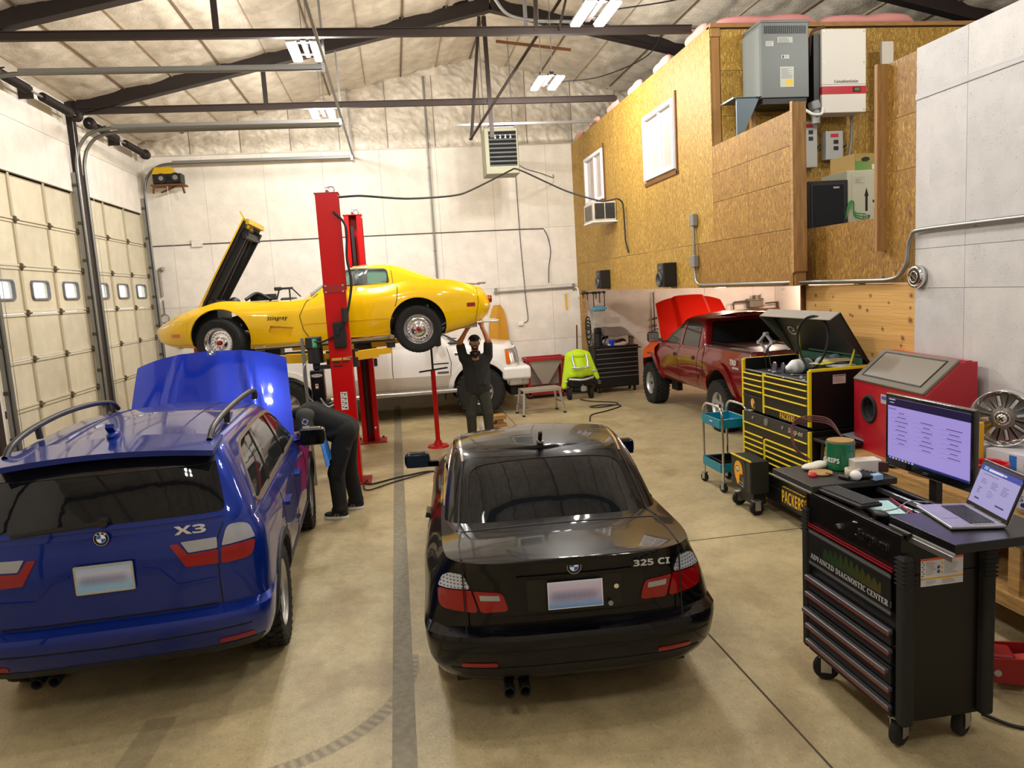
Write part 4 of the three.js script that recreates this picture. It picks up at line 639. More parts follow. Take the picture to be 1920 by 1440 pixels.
// ================= the yellow sports car on the lift =================
const LY = 1.73;
{
  const car = thing('sports_car', 'yellow long-nosed sports car raised on the red lift, its hood tipped open', 'car', [1.42, LY, -11.58], Math.PI);
  const pm = paint(0xeec000, { metalness: .05, roughness: .3 });
  // facing -x in the world: its left flank looks at the camera
  const sw = round([[1.50, .945, .03], [1.52, 1.135, .05], [2.02, 1.165, .1], [2.16, 1.13, .1], [2.44, .93, .02]], .05);
  const wf = slant(2.66, .84, -.62, .36), ws = [[-.56, .03, .1], [.56, .03, .1], [.46, .66, .1], [-.46, .66, .1]], rfr = slant(1.0, 1.0, .4, .22), rw = [[-.30, -.1], [.30, -.1], [.33, .32], [-.33, .32]];
  const gill = ext(shp([[2.86, .40], [3.16, .44], [3.19, .36], [3.13, .275], [2.90, .265]]), .10);
  const v = vehicle(car, {
    paint: pm, hollowW: .60, floor: .3, wheels: [[1.13, .31, .40, .80], [3.83, .31, .40, .80]],
    extra: [bx(1.0, .8, .98, 3.42, .72, 0)], pre: [gill.clone().translate(0, 0, .775), gill.clone().translate(0, 0, -.875)],
    lower: { rl: .34, fl: .85, re: 2.8, fe: 2.0, n: [10, 60, 12], cap: (x, s, z) => pl([[0, -.02], [.5, -.10], [.9, -.14], [1.3, -.10], [2.4, -.01], [3.0, .03], [3.8, -.045], [4.3, -.01], [4.7, 0]])(x) * (1 - s * s), levels: [
      { y: [[0, .34], [.5, .22], [.95, .13], [3.6, .13], [4.1, .18], [4.8, .22]], w: .70, r: .22, f: 4.68 },
      { y: [[0, .40], [.5, .28], [1, .20], [3.5, .20], [4.1, .24], [4.8, .29]], w: [[0, .74], [1, .84], [2.3, .80], [3.8, .84], [4.5, .7]], r: .06, f: 4.83 },
      { y: [[0, .54], [1, .47], [2.3, .42], [3.8, .45], [4.85, .43]], w: [[0, .80], [.9, .90], [1.4, .895], [2.3, .80], [2.9, .81], [3.8, .885], [4.4, .80], [4.8, .6]], r: 0, f: 4.88 },
      { y: [[0, .64], [.6, .74], [1.15, .76], [2.3, .66], [3.0, .62], [3.8, .66], [4.4, .57], [4.85, .46]], w: [[0, .79], [.9, .895], [1.4, .88], [2.3, .785], [3.0, .80], [3.8, .875], [4.4, .78], [4.7, .6]], r: .03, f: 4.87 },
      { y: [[0, .735], [.2, .80], [.75, .945], [1.15, .955], [1.6, .885], [2.3, .82], [2.9, .765], [3.3, .775], [3.75, .815], [4.1, .745], [4.4, .66], [4.84, .49]], w: [[0, .68], [.6, .77], [1.15, .79], [1.8, .735], [2.4, .715], [3.2, .735], [3.8, .755], [4.4, .68], [4.7, .5]], r: .10, f: 4.83 }] },
    cabin: { rl: .3, fl: .5, re: 2.6, fe: 2.3, cap: [[1.3, .012], [1.8, .03], [2.1, .015]], levels: [
      { y: .80, w: .72, r: .50, f: 2.76 }, { y: .94, w: .685, r: .72, f: 2.56 }, { y: 1.05, w: .63, r: .98, f: 2.38 }, { y: 1.15, w: .565, r: 1.22, f: 2.20 }, { y: [[1.3, 1.19], [1.7, 1.20], [2.1, 1.19]], w: .51, r: 1.34, f: 2.10 }, { y: [[1.4, 1.20], [1.7, 1.212], [2.05, 1.20]], w: .45, r: 1.42, f: 2.02 }] },
    windows: [[sw, FR.right, 8, glassM(0xcfe6df, .92), 'side_window'], [ws, wf, 2.5, glassM(0xd6e6e2, .92), 'windshield'], [rw, rfr, 2.4, glassM(0x9fb4ae, .8), 'rear_window']],
  });
  const { P } = v;
  for (const s of [-1, 1]) {
    const S = side(s);
    P('window_trim', strip(sw, .022, true), S, M.black, { off: .004, max: .09 });
    P('vent_pillar', strip([[1.94, .94], [1.94, 1.15]], .05), S, M.black, { off: .003 });
    P('door_gap', strip([[1.38, .93], [1.40, .7], [1.5, .42], [1.53, .2]], .009), S, gapM); P('door_gap', strip([[2.50, .84], [2.66, .74], [2.76, .55], [2.72, .35], [2.62, .19]], .009), S, gapM); P('roof_gap', strip([[1.44, .93], [1.46, 1.17]], .008), S, gapM);
    P('body_line', strip([[1.48, .44], [2.1, .435], [2.72, .43]], .006), S, std(0xb98a00, .4)); P('bumper_gap', strip([[.26, .86], [.25, .6], [.3, .33]], .006), S, gapM);
    P('rocker_trim', round([[1.48, .135], [3.42, .135], [3.42, .165], [2.4, .20], [1.48, .215]], .02), S, M.chrome, { off: .02, thick: .04 }); P('rocker_trim_lower', [[1.48, .13], [3.42, .13], [3.42, .145], [1.48, .155]], S, M.black, { off: .024, thick: .04 });
    P('side_marker', rrect(.13, .05, .01, 4.46, .38), S, amberLens, { off: .006 }, 'amber front marker'); P('side_marker', rrect(.12, .055, .01, .36, .56), S, redLens, { off: .006 }, 'red rear marker');
    P('arch_lip', strip(Array.from({ length: 22 }, (_, i) => { const t = -.12 + i / 21 * (Math.PI + .24); return [1.13 + .41 * Math.cos(t), .31 + .41 * Math.sin(t)]; }), .022), S, pm, { off: .012, thick: .02, max: .05 });
    P('arch_lip', strip(Array.from({ length: 22 }, (_, i) => { const t = -.12 + i / 21 * (Math.PI + .24); return [3.83 + .41 * Math.cos(t), .31 + .41 * Math.sin(t)]; }), .022), S, pm, { off: .012, thick: .02, max: .05 });
    wheel(car, 1.13, .26, s * .765, .335, .24, .205, 'rally'); wheel(car, 3.83, .25, s * .765, .335, .24, .205, 'rally', { steer: s < 0 ? -.32 : -.32 });
    part(car, 'script_badge', txt('Stingray', .05, .004).applyMatrix4(new THREE.Matrix4().makeShear(0, 0, .35, 0, 0, 0)).rotateY(s > 0 ? 0 : Math.PI).translate(3.06, .535, s * .825), M.black, 'dark script lettering');
  }
  for (const z of [-.5, -.26, .26, .5]) part(car, 'tail_lamp', cy(.055, .055, .03, .03, .62, z, 0, 0, Math.PI / 2), redLens);
  part(car, 'rear_bumper_tip', rb(.34, .035, .5, .015, .12, .30, -.5), M.chrome);
  part(car, 'tail_rack', [bar([.18, .845, -.5], [.75, .90, -.5], .02), bar([.18, .845, .5], [.75, .90, .5], .02), bar([.18, .85, -.5], [.18, .85, .5], .02), rb(.12, .03, .06, .01, .15, .86, -.5)], M.galvDull);
  part(car, 'tail_pipe', [-.45, .45].map((z) => rod([.9, .22, z], [.25, .25, z], .035, 12)), M.steel);
  part(car, 'underbody', [bx(2.1, .12, 1.3, 2.5, .2, 0), rod([1.13, .26, -.6], [1.13, .26, .6], .05), rod([3.83, .25, -.6], [3.83, .25, .6], .05), sp(.14, 1.13, .26, 0), bx(.5, .3, .4, 3.4, .15, 0), rb(.12, .12, .2, .03, 4.0, .12, -.62)], M.plastic);
  part(car, 'shock_absorber', [rod([.9, .25, -.55], [.98, .6, -.6], .04), tube([[.8, .28, -.7], [.72, .32, -.68], [.66, .36, -.7]], .02)], M.steel);
  part(car, 'engine', [rb(.6, .35, .55, .06, 3.35, .55, 0), cy(.19, .19, .09, 3.35, .84, 0), rb(.2, .12, .4, .03, 3.0, .76, .1), sp(.09, 3.72, .78, -.25), tube([[3.2, .8, -.3], [3.4, .9, -.2], [3.55, .82, -.3]], .025)], M.plastic);
  part(car, 'engine_bracket', [bar([2.93, .80, -.28], [2.93, .95, -.28], .02), bar([3.12, .80, -.28], [3.07, .95, -.28], .02), bar([2.78, .82, -.28], [2.9, .955, -.28], .018), bar([2.88, .95, -.28], [3.12, .95, -.28], .03), rb(.1, .05, .08, .01, 3.09, .95, -.28)], M.plastic);
  seats(car, [[1.75, -.36, .36, .8], [1.75, .36, .36, .8]], M.plastic); steering(car, 2.25, .86, -.34);
  // hood hinged at the nose, standing up and leaning back; its black underside faces the cabin
  const ang = 2.08 - Math.PI, L = 1.40, hf = (u, t) => { const s = t * 2 - 1, w = lerp(.60, .66, u); const px = u * L, py = .10 * (1 - s * s) + .06 * Math.exp(-((s / .3) ** 2)) * smooth(.1, .7, u) + .03 * u, c = Math.cos(1.02), q = Math.sin(1.02); return [4.14 - (px * c + py * -q * -1 * -1), .74 + px * q + py * c, s * w]; };
  const raw = (off) => (u, t) => { const s = t * 2 - 1, w = lerp(.60, .66, u), px = u * L, py = off + .05 * (1 - s * s) + .04 * Math.exp(-((s / .3) ** 2)) * smooth(.1, .7, u), c = Math.cos(1.02), q = Math.sin(1.02); return [4.12 - px * c + py * q, .74 + px * q + py * c, s * w]; };
  mesh('hood', sheet((u, t) => raw(0)(u, t), 18, 22, -.02), pm, car, 'tipped-up hood, its black underside towards the cabin');
  mesh('hood_liner', sheet((u, t) => raw(-.035)(.02 + u * .96, .03 + t * .94), 14, 18, -.02), std(0x131212, .7), car);
  part(car, 'hood_brace', [...[-.45, 0, .45].map((z) => { const a = raw(-.09)(.05, z / 1.3 + .5), b = raw(-.09)(.92, z / 1.3 + .5); return bar(a, b, .05, .09); }), bar(raw(-.09)(.85, .1), raw(-.09)(.85, .9), .06, .09), bar(raw(-.09)(.08, .1), raw(-.09)(.08, .9), .06, .09)], std(0x1e1c1b, .6));
  part(car, 'hood_edge', [bar(raw(-.05)(.985, .04), raw(-.05)(.985, .96), .05, .07), bar(raw(-.02)(.97, .4), raw(.13)(1.04, .4), .03, .02), rb(.1, .14, .26, .03, ...raw(-.06)(.93, .5))], std(0xb89a10, .5), 'bare yellow front edge');
}
// ================= two-post lift: each post stands alone =================
const liftRed = phys(0xc00407, { roughness: .4, specularIntensity: .4, clearcoat: .2 });
function liftPost(x, z, face, label, near) {
  const t = thing('lift_post', label, 'car lift', [x, 0, z]); const f = face;   // face: +1 when the carriage looks towards +z
  part(t, 'base_plate', [bx(.52, .02, .46, 0, .01, 0), ...[-.2, .2].map((q) => cy(.02, .02, .05, q, .03, -f * .16, 0, 0, 0, 8))], std(0x8a1512, .6));
  const H = 3.84, c = [bx(.27, H, .012, 0, H / 2, -f * .14), ...[-1, 1].map((s) => bx(.012, H, .27, s * .135, H / 2, -f * .005)), ...[-1, 1].map((s) => bx(.075, H, .012, s * .1, H / 2, f * .13))];
  part(t, 'column', c, liftRed);
  part(t, 'column_flange', [bx(.31, .012, .3, 0, H, 0), bx(.29, .10, .014, 0, 2.62, -f * .148), bx(.03, 1.2, .016, .14, 3.2, -f * .05)], std(0x9a060a, .45));
  part(t, 'column_bolt', [[-.11, 2.66], [.11, 2.66], [-.11, 2.58], [.11, 2.58]].map(([a, b]) => cy(.014, .014, .016, a, b, -f * .158, Math.PI / 2, 0, 0, 6)), M.steel);
  part(t, 'chain', [bx(.05, 3.5, .03, -.02, 1.9, f * .05), bx(.012, 3.3, .012, .07, 2, f * .1)], M.plastic); part(t, 'cable', [rod([.09, .2, f * .06], [.09, 3.8, f * .06], .006, 6), rod([-.08, .2, f * .1], [-.08, 3.8, f * .1], .006, 6)], M.steel);
  part(t, 'pulley', [cy(.06, .06, .03, 0, 3.9, f * .04, 0, 0, Math.PI / 2), cy(.045, .045, .03, .09, .25, f * .1, 0, 0, Math.PI / 2), tor(.04, .012, .06, 3.9, 0)], M.steel);
  // carriage and two swing arms under the sills
  part(t, 'carriage', [rb(.22, .75, .16, .01, 0, 1.95, f * .10), bx(.42, .13, .12, 0, 1.62, f * .20)], std(0x18181a, .5));
  const arm = std(0xd8a800, .5);
  for (const [dx, dz] of [[-1.12, .42], [.66, .36]]) {
    const a = thing0(t, 'swing_arm'); const e = [Math.sign(dx) * .16, 1.70, f * .22], g = [dx, 1.735, f * dz];
    part(a, 'arm_tube', [bar(e, [lerp(e[0], g[0], .62), 1.715, lerp(e[2], g[2], .62)], .12, .12), bar([lerp(e[0], g[0], .5), 1.72, lerp(e[2], g[2], .5)], g, .09, .08)], arm); part(a, 'arm_pad', [cy(.06, .06, .06, g[0], 1.80, g[2]), cy(.075, .075, .02, g[0], 1.84, g[2])], M.plastic);
    part(a, 'arm_joint', [cy(.06, .06, .18, e[0], 1.70, e[2])], M.plastic);
  }
  return t;
}
{
  const t = liftPost(-.775, -10.18, -1, 'red lift post nearest the camera with black control box and pump unit', true);
  const zf = .152;   // camera-side face of this post (the carriage looks the other way)
  part(t, 'control_box', [rb(.16, .34, .07, .015, .02, 2.02, zf + .03), rb(.05, .1, .03, .01, 0, 2.06, zf + .075)], M.black);
  part(t, 'warning_label', [bx(.10, .02, .003, -.06, 1.66, zf), bx(.09, .02, .003, .06, 1.66, zf), bx(.12, .02, .003, -.04, 1.61, zf)], std(0x2a1208, .5));
  sticker(t, 'instruction_label', .09, .24, 64, (c, w, h) => { c.fillStyle = '#e9e7e2'; c.fillRect(0, 0, w, h); c.strokeStyle = c.fillStyle = '#222'; for (let i = 0; i < 4; i++) { c.strokeRect(3, 4 + i * h / 4, w - 6, h / 4 - 6); c.fillRect(9, 10 + i * h / 4, 18, 9); c.fillRect(32, 14 + i * h / 4, 22, 12); c.fillRect(8, h / 4 * (i + 1) - 10, w - 16, 3); } }, [.0, 1.14, zf + .001]);
  part(t, 'latch_bar', [rod([.15, 1.45, .05], [.15, .55, .12], .006, 6), bx(.06, .012, .05, .12, 1.72, zf)], M.steel);
  part(t, 'label_strip', [bx(.13, .035, .003, -.05, 1.70, zf), bx(.10, .035, .003, .08, 1.70, zf)], std(0xc9a64a, .5));
  const p = thing0(t, 'pump_unit', 'black pump and motor unit'); p.position.set(-.33, 0, .02);
  part(p, 'reservoir', rb(.18, .42, .18, .02, 0, 1.36, 0), M.blackGloss); part(p, 'motor', [cy(.10, .10, .24, 0, 1.78, 0), rb(.2, .16, .2, .02, -.01, 1.93, 0), rb(.09, .1, .09, .02, 0, 1.62, 0)], M.plastic); part(p, 'mount_bracket', [bx(.2, .05, .1, .14, 1.60, 0), bx(.14, .03, .2, .06, 1.14, 0)], M.plastic);
  sticker(p, 'maker_plate', .15, .06, 128, (c, w, h) => { c.fillStyle = '#101012'; c.fillRect(0, 0, w, h); c.fillStyle = '#d4d2cc'; c.beginPath(); c.ellipse(w / 2, h / 2, w * .47, h * .36, 0, 0, 7); c.fill(); c.fillStyle = '#7a1418'; c.fillRect(w * .14, h * .32, w * .72, h * .34); c.fillStyle = '#f2f0ea'; c.font = 'bold 15px sans-serif'; c.textAlign = 'center'; c.fillText('ROTARY LIFT', w / 2, h * .6); }, [0, 1.50, .093]);
  sticker(p, 'green_label', .06, .12, 64, (c, w, h) => { c.fillStyle = '#2f9a66'; c.fillRect(0, 0, w, h); textLines(c, 6, 14, w - 12, 7, 14, 'rgba(230,255,240,.8)'); }, [.01, 1.93, .102]);
  sticker(p, 'small_label', .035, .06, 32, (c, w, h) => { c.fillStyle = '#d8d4cf'; c.fillRect(0, 0, w, h); c.fillStyle = '#a11d22'; c.fillRect(6, 8, w - 12, h * .4); }, [-.01, 1.36, .092]);
  part(p, 'steel_line', [tube([[-.1, 1.7, .06], [-.16, 1.6, .1], [-.15, 1.3, .1], [-.05, 1.14, .08], [.15, 1.12, .06]], .009), tube([[.02, 1.2, .1], [.1, 1.08, .1], [.2, 1.1, .08]], .012)], M.steel);
  part(p, 'perforated_strut', [bx(.04, 2.0, .04, -.16, 1.0, -.03)], M.galvDull);
  const cup = thing0(t, 'spray_holder'); part(cup, 'holder', [bx(.16, .012, .1, .04, .62, zf + .05), bx(.16, .05, .006, .04, .645, zf + .1), bx(.006, .05, .1, -.04, .645, zf + .05), bx(.006, .05, .1, .12, .645, zf + .05)], std(0xe0b400, .5)); part(cup, 'spray_can', [cy(.03, .03, .15, .06, .70, zf + .05), cy(.018, .03, .02, .06, .785, zf + .05)], M.galvDull);
  liftPost(-.60, -12.95, 1, 'red lift post farther back, past the raised yellow car');
  // cables and hose that run down the near post and over to the heater
  single('power_cable', [tube([[-.70, 3.60, -10.02], [-.56, 3.4, -10.0], [-.58, 3.0, -10.0], [-.55, 2.7, -10.0], [-.60, 2.42, -9.98], [-.66, 2.2, -9.97]], .016, 60), rod([-.66, 2.36, -9.97], [-.67, 2.18, -9.96], .045), tube([[-.67, 2.2, -9.96], [-.78, 2.04, -9.97], [-1.0, 1.94, -10.02], [-1.12, 1.96, -10.08]], .012, 40)], M.cable, 'black power cable with a fat plug hanging down the near lift post', 'cable');
}
single('overhead_hose', tube([[-.62, 3.80, -10.2], [-.35, 3.83, -10.4], [.3, 3.84, -11.0], [1.2, 4.05, -12.4], [2.3, 4.66, -14.2], [2.42, 4.72, -14.35], [2.6, 4.64, -14.3], [3.2, 4.18, -13.6], [3.75, 3.92, -13.2], [3.98, 3.93, -13.0], [4.08, 3.86, -13.0], [4.10, 3.6, -13.0], [4.11, 3.2, -13.0], [4.14, 2.98, -12.95]], .015, 160, 8, .3), M.cable, 'long black hose slung from the lift to the board wall', 'hose');
{ // tall screw stand under the yellow car
  const t = thing('support_stand', 'tall red screw stand with black cross handle under the raised car', 'stand', [.50, 0, -12.0]);
  part(t, 'base', [cy(.16, .18, .03, 0, .015, 0), cy(.05, .08, .08, 0, .07, 0)], liftRed); part(t, 'tube', rod([0, .05, 0], [0, 1.25, 0], .038, 14), liftRed); part(t, 'screw', rod([0, 1.2, 0], [0, 1.78, 0], .018, 10), M.black); part(t, 'cross_handle', rod([-.22, 1.24, 0], [.24, 1.28, 0], .014), M.black); part(t, 'saddle', cy(.05, .03, .04, 0, 1.80, 0), M.black);
}
// ================= the white pickup behind the lift =================
{
  const car = thing('pickup_truck', 'white crew-cab pickup on big mud tyres parked along the back wall', 'pickup truck', [-3.57, 0, -15.62], 0);
  const pm = paint(0xe4e4e4, { metalness: 0 });
  const sw = round([[2.45, 1.46, .04], [2.45, 1.92, .08], [3.4, 1.95, .1], [3.9, 1.90, .1], [4.42, 1.48, .03]], .05), wf = slant(4.62, 1.45, -.75, .55), ws = [[-.72, .05, .1], [.72, .05, .1], [.62, .82, .1], [-.62, .82, .1]];
  const v = vehicle(car, {
    paint: pm, open: false, hollowW: .8, wheels: [[1.35, .5, .56, .96], [5.10, .5, .56, .96]], extra: [bx(1.8, .8, 1.55, 1.05, 1.25, 0)],
    lower: { rl: .15, fl: .42, re: 4, fe: 3.2, cap: [[0, 0], [4.3, .0], [4.8, .07], [5.8, .05]], levels: [
      { y: .56, w: .90, r: .12, f: 5.80 }, { y: .66, w: .97, r: .06, f: 5.92 }, { y: .86, w: .99, r: .02, f: 5.97 }, { y: 1.10, w: [[0, .985], [4, .995], [5.1, 1.0], [5.9, .95]], r: 0, f: 5.95 }, { y: [[0, 1.30], [4.5, 1.30], [5.9, 1.25]], w: [[0, .975], [4, .98], [5.9, .93]], r: .0, f: 5.92 },
      { y: [[0, 1.42], [2.1, 1.42], [4.4, 1.42], [5.2, 1.41], [5.9, 1.34]], w: [[0, .955], [4, .95], [5.9, .87]], r: .02, f: 5.86 }] },
    cabin: { rl: .12, fl: .4, re: 3.6, fe: 2.6, cap: .04, levels: [{ y: 1.36, w: .945, r: 2.10, f: 4.78 }, { y: 1.46, w: .935, r: 2.11, f: 4.64 }, { y: 1.7, w: .87, r: 2.15, f: 4.25 }, { y: 1.93, w: .79, r: 2.22, f: 3.88 }, { y: 1.98, w: .73, r: 2.28, f: 3.78 }] },
    windows: [[sw, FR.right, 8, tintM, 'side_window'], [ws, wf, 3, phys(0x4d5654, { roughness: .05, clearcoat: 1 }), 'windshield']],
  });
  const { P } = v, S = FR.right;
  P('window_pillar', strip([[3.42, 1.46], [3.42, 1.95]], .12), S, pm, { off: .004 });
  for (const l of [[[4.48, 1.42], [4.55, 1.1], [4.50, .62]], [[3.42, 1.46], [3.40, 1.0], [3.42, .6]], [[2.32, 1.46], [2.3, .62]], [[2.02, 1.4], [2.02, .62]]]) P('door_gap', strip(l, .012), S, gapM);
  P('door_handle', rrect(.15, .15, .02, 3.05, 1.22), S, M.black, { off: .006 }, 'black door handle pocket'); P('door_handle', rrect(.15, .15, .02, 2.6, 1.22), S, M.black, { off: .006 });
  P('rocker_panel', [[2.4, .62], [4.58, .62], [4.60, .86], [2.4, .90]], S, std(0xb6aea2, .5), { off: .006 });
  for (const x of [1.35, 5.10]) P('arch_flare', strip(Array.from({ length: 22 }, (_, i) => { const t = -.1 + i / 21 * (Math.PI + .2); return [x + .60 * Math.cos(t), .52 + .60 * Math.sin(t)]; }), .09), S, pm, { off: .03, thick: .04, max: .06 });
  P('fender_badge', rrect(.24, .05, .01, 4.75, 1.26), S, std(0x3c3538, .4), { off: .006 }); P('door_badge', rrect(.22, .04, .01, 4.38, .92), S, std(0x55504f, .4), { off: .006 }); P('side_vent', rrect(.3, .02, .008, 4.35, 1.10), S, M.black, { off: .006 });
  P('headlamp', round([[5.66, .98], [5.92, 1.0], [5.90, 1.28], [5.62, 1.29]], .03), S, clearLens, { off: .012, thick: .02 }); P('turn_lamp', round([[5.64, 1.0], [5.72, 1.0], [5.70, 1.26], [5.63, 1.26]], .02), S, amberLens, { off: .018, thick: .02 });
  P('headlamp', round([[-.9, .98], [-.6, .98], [-.6, 1.28], [-.88, 1.28]], .03), FR.front, clearLens, { off: .01 }); P('grille', round([[-.56, .92], [.56, .92], [.56, 1.32], [-.56, 1.32]], .05), FR.front, M.steel, { off: .03, thick: .04 });
  part(car, 'front_bumper', [rb(.30, .28, 2.06, .07, 5.98, .80, 0), rb(.5, .26, .16, .06, 5.80, .80, .96), rb(.5, .26, .16, .06, 5.80, .80, -.96)], pm); part(car, 'bumper_valance', [rb(.26, .16, 1.9, .05, 5.96, .62, 0), rb(.3, .15, .12, .04, 5.82, .62, .93)], M.alu, 'brushed lower bumper'); part(car, 'air_dam', rb(.3, .2, 1.7, .04, 5.85, .44, 0), M.black);
  part(car, 'running_board', [rod([2.2, .56, 1.06], [4.62, .56, 1.06], .045, 14), bar([2.6, .6, .9], [2.6, .56, 1.06], .05), bar([4.2, .6, .9], [4.2, .56, 1.06], .05)], M.steel); part(car, 'frame_rail', [bx(5.4, .14, .1, 2.9, .6, .45), bx(5.4, .14, .1, 2.9, .6, -.45), rod([5.1, .5, -.8], [5.1, .5, .8], .06), rod([1.35, .5, -.8], [1.35, .5, .8], .07)], M.black);
  for (const s of [-1, 1]) { wheel(car, 1.35, .48, s * .88, .48, .32, .25, 'spoke8', { blocks: 26 }); wheel(car, 5.10, .48, s * .88, .48, .32, .25, 'spoke8', { blocks: 26, steer: -.12 }); }
  const m = thing0(car, 'door_mirror'); part(m, 'mirror_shell', [rb(.14, .34, .2, .05, 4.30, 1.62, 1.14), bar([4.34, 1.5, .9], [4.3, 1.55, 1.1], .06)], M.black);
  part(car, 'wiper_cowl', [rb(.3, .04, 1.5, .02, 4.66, 1.46, 0), bar([4.7, 1.49, .6], [4.45, 1.62, .1], .02), bar([4.7, 1.49, 0], [4.45, 1.62, -.5], .02)], M.black);
}
// ================= the red pickup under the mezzanine =================
{
  const car = thing('pickup_truck', 'dark red lifted crew-cab pickup with its hood up under the mezzanine', 'pickup truck', [5.93, 0, -10.05], Math.PI / 2);
  const pm = paint(0x7c0610, { metalness: .2 });
  const sw = round([[2.06, 1.29, .04], [2.12, 1.66, .06], [2.9, 1.735, .1], [3.3, 1.66, .1], [3.92, 1.30, .03]], .05), rw = round([[-.72, 1.36, .05], [.72, 1.36, .05], [.64, 1.70, .06], [-.64, 1.70, .06]]), wf = slant(4.12, 1.28, -.75, .5), ws = [[-.68, .05, .1], [.68, .05, .1], [.58, .7, .1], [-.58, .7, .1]];
  const v = vehicle(car, {
    paint: pm, hollowW: .76, floor: .7, wheels: [[1.16, .47, .52, .92], [4.40, .47, .52, .92]], extra: [bx(1.62, .8, 1.45, .93, 1.32, 0), bx(.85, .6, 1.2, 4.62, 1.2, 0)],
    lower: { rl: .14, fl: .45, re: 4, fe: 2.8, cap: [[0, 0], [1.9, 0], [4.2, .03], [4.9, .05]], levels: [
      { y: .56, w: .84, r: .1, f: 5.10 }, { y: .64, w: .90, r: .05, f: 5.20 }, { y: .84, w: [[0, .925], [1.16, .955], [2.5, .925], [4.4, .955], [5.2, .85]], r: .02, f: 5.25 }, { y: 1.05, w: [[0, .92], [1.16, .95], [2.5, .935], [4.4, .945], [5.2, .8]], r: 0, f: 5.22 }, { y: [[0, 1.25], [1.8, 1.22], [4, 1.18], [5.1, 1.08]], w: [[0, .91], [4.4, .90], [5.2, .75]], r: 0, f: 5.16 },
      { y: [[0, 1.36], [1.76, 1.36], [1.9, 1.28], [4.0, 1.25], [4.8, 1.17], [5.1, 1.08]], w: [[0, .89], [4.2, .86], [5.1, .7]], r: .01, f: 5.08 }] },
    cabin: { rl: .14, fl: .5, re: 3.4, fe: 2.4, cap: .05, levels: [{ y: 1.18, w: .89, r: 1.82, f: 4.28 }, { y: 1.28, w: .88, r: 1.84, f: 4.12 }, { y: 1.48, w: .83, r: 1.88, f: 3.76 }, { y: 1.68, w: .755, r: 1.96, f: 3.38 }, { y: 1.76, w: .70, r: 2.02, f: 3.22 }, { y: 1.79, w: .63, r: 2.10, f: 3.12 }] },
    windows: [[sw, FR.right, 8, glassM(0x5e625e, .7), 'side_window'], [rw, FR.rear, 5.4, glassM(0x45494c, .7), 'rear_window'], [ws, wf, 2.6, glassM(0xaab2b0, .85), 'windshield']],
  });
  const { P } = v;
  for (const s of [-1, 1]) {
    const S = side(s);
    P('window_trim', strip(sw, .02, true), S, M.black, { off: .005 }); P('window_pillar', strip([[2.86, 1.28], [2.84, 1.74]], .09), S, pm, { off: .006 });
    P('door_gap', strip([[2.02, 1.28], [2.06, .9], [2.1, .62]], .01), S, gapM); P('door_gap', strip([[2.9, 1.28], [2.96, 1.0], [2.92, .62]], .01), S, gapM); P('door_gap', strip([[3.94, 1.26], [4.02, 1.0], [3.86, .62]], .01), S, gapM); P('bed_gap', strip([[1.80, 1.36], [1.80, .6]], .02), S, gapM);
    for (const x of [2.12, 2.98]) P('door_handle', round([[x, 1.10], [x + .09, 1.14], [x + .18, 1.10], [x + .09, 1.06]], .02), S, M.black, { off: .01, thick: .02 });
    for (const x of [1.16, 4.40]) P('arch_flare', strip(Array.from({ length: 24 }, (_, i) => { const t = -.25 + i / 23 * (Math.PI + .5); return [x + .57 * Math.cos(t), .50 + .57 * Math.sin(t)]; }), .12), S, pm, { off: .035, thick: .05, max: .06 });
    P('side_molding', strip([[2.0, .80], [3.8, .84]], .08), S, pm, { off: .015, thick: .02 }); P('bed_rail_cap', [[.02, 1.325], [1.76, 1.325], [1.76, 1.37], [.02, 1.37]], S, M.plastic, { off: .012, thick: .03 });
    wheel(car, 1.16, .41, s * .84, .41, .29, .22, 'spoke5', { blocks: 30 }); wheel(car, 4.40, .41, s * .84, .41, .29, .22, 'spoke5', { blocks: 30 });
    const m = thing0(car, 'door_mirror'); part(m, 'mirror_shell', [rb(.12, .2, .23, .05, 3.86, 1.38, s * 1.06), bar([3.9, 1.3, s * .86], [3.86, 1.33, s * .98], .06)], M.plastic); part(m, 'mirror_glass', rb(.01, .17, .2, .03, 3.80, 1.38, s * 1.06), M.chrome);
    const q = (a) => s > 0 ? a : mz(a); P('tail_lamp', round(q([[.80, .92], [.92, .93], [.92, 1.3], [.80, 1.3]]), .02), FR.rear, redLens, { off: .012, thick: .02 });
  }
  for (const s of [-1]) part(car, 'bed_badge', [txt('TRD', .085, .004).rotateY(Math.PI).translate(.62, 1.16, s * .945), txt('OFF ROAD', .03, .004).rotateY(Math.PI).translate(.52, 1.08, s * .95)], M.white, 'white TRD OFF ROAD lettering');
  P('rear_window_bar', strip([[0, 1.36], [0, 1.70]], .03), FR.rear, M.black, { off: .004 }); P('rear_window_trim', strip(rw, .03, true), FR.rear, M.black, { off: .004 });
  P('tailgate_gap', strip([[-.78, 1.34], [-.78, .75], [.78, .75], [.78, 1.34]], .01), FR.rear, gapM);
  part(car, 'brake_lamp', rb(.05, .035, .4, .012, 2.02, 1.775, 0), redLens); part(car, 'rear_bumper', [rb(.2, .2, 1.8, .05, -.06, .66, 0)], M.chrome);
  part(car, 'frame_rail', [bx(4.8, .14, .1, 2.6, .56, .4), bx(4.8, .14, .1, 2.6, .56, -.4), rod([1.16, .41, -.8], [1.16, .41, .8], .06), rod([4.4, .41, -.8], [4.4, .41, .8], .06), bx(.3, .3, .1, 3.6, .5, -.7)], M.black);
  seats(car, [[3.0, -.4, .92, .8], [3.0, .4, .92, .8], [2.3, -.38, .92, .75], [2.3, .38, .92, .75]], std(0x6a655f, .9)); steering(car, 3.6, 1.24, -.4);
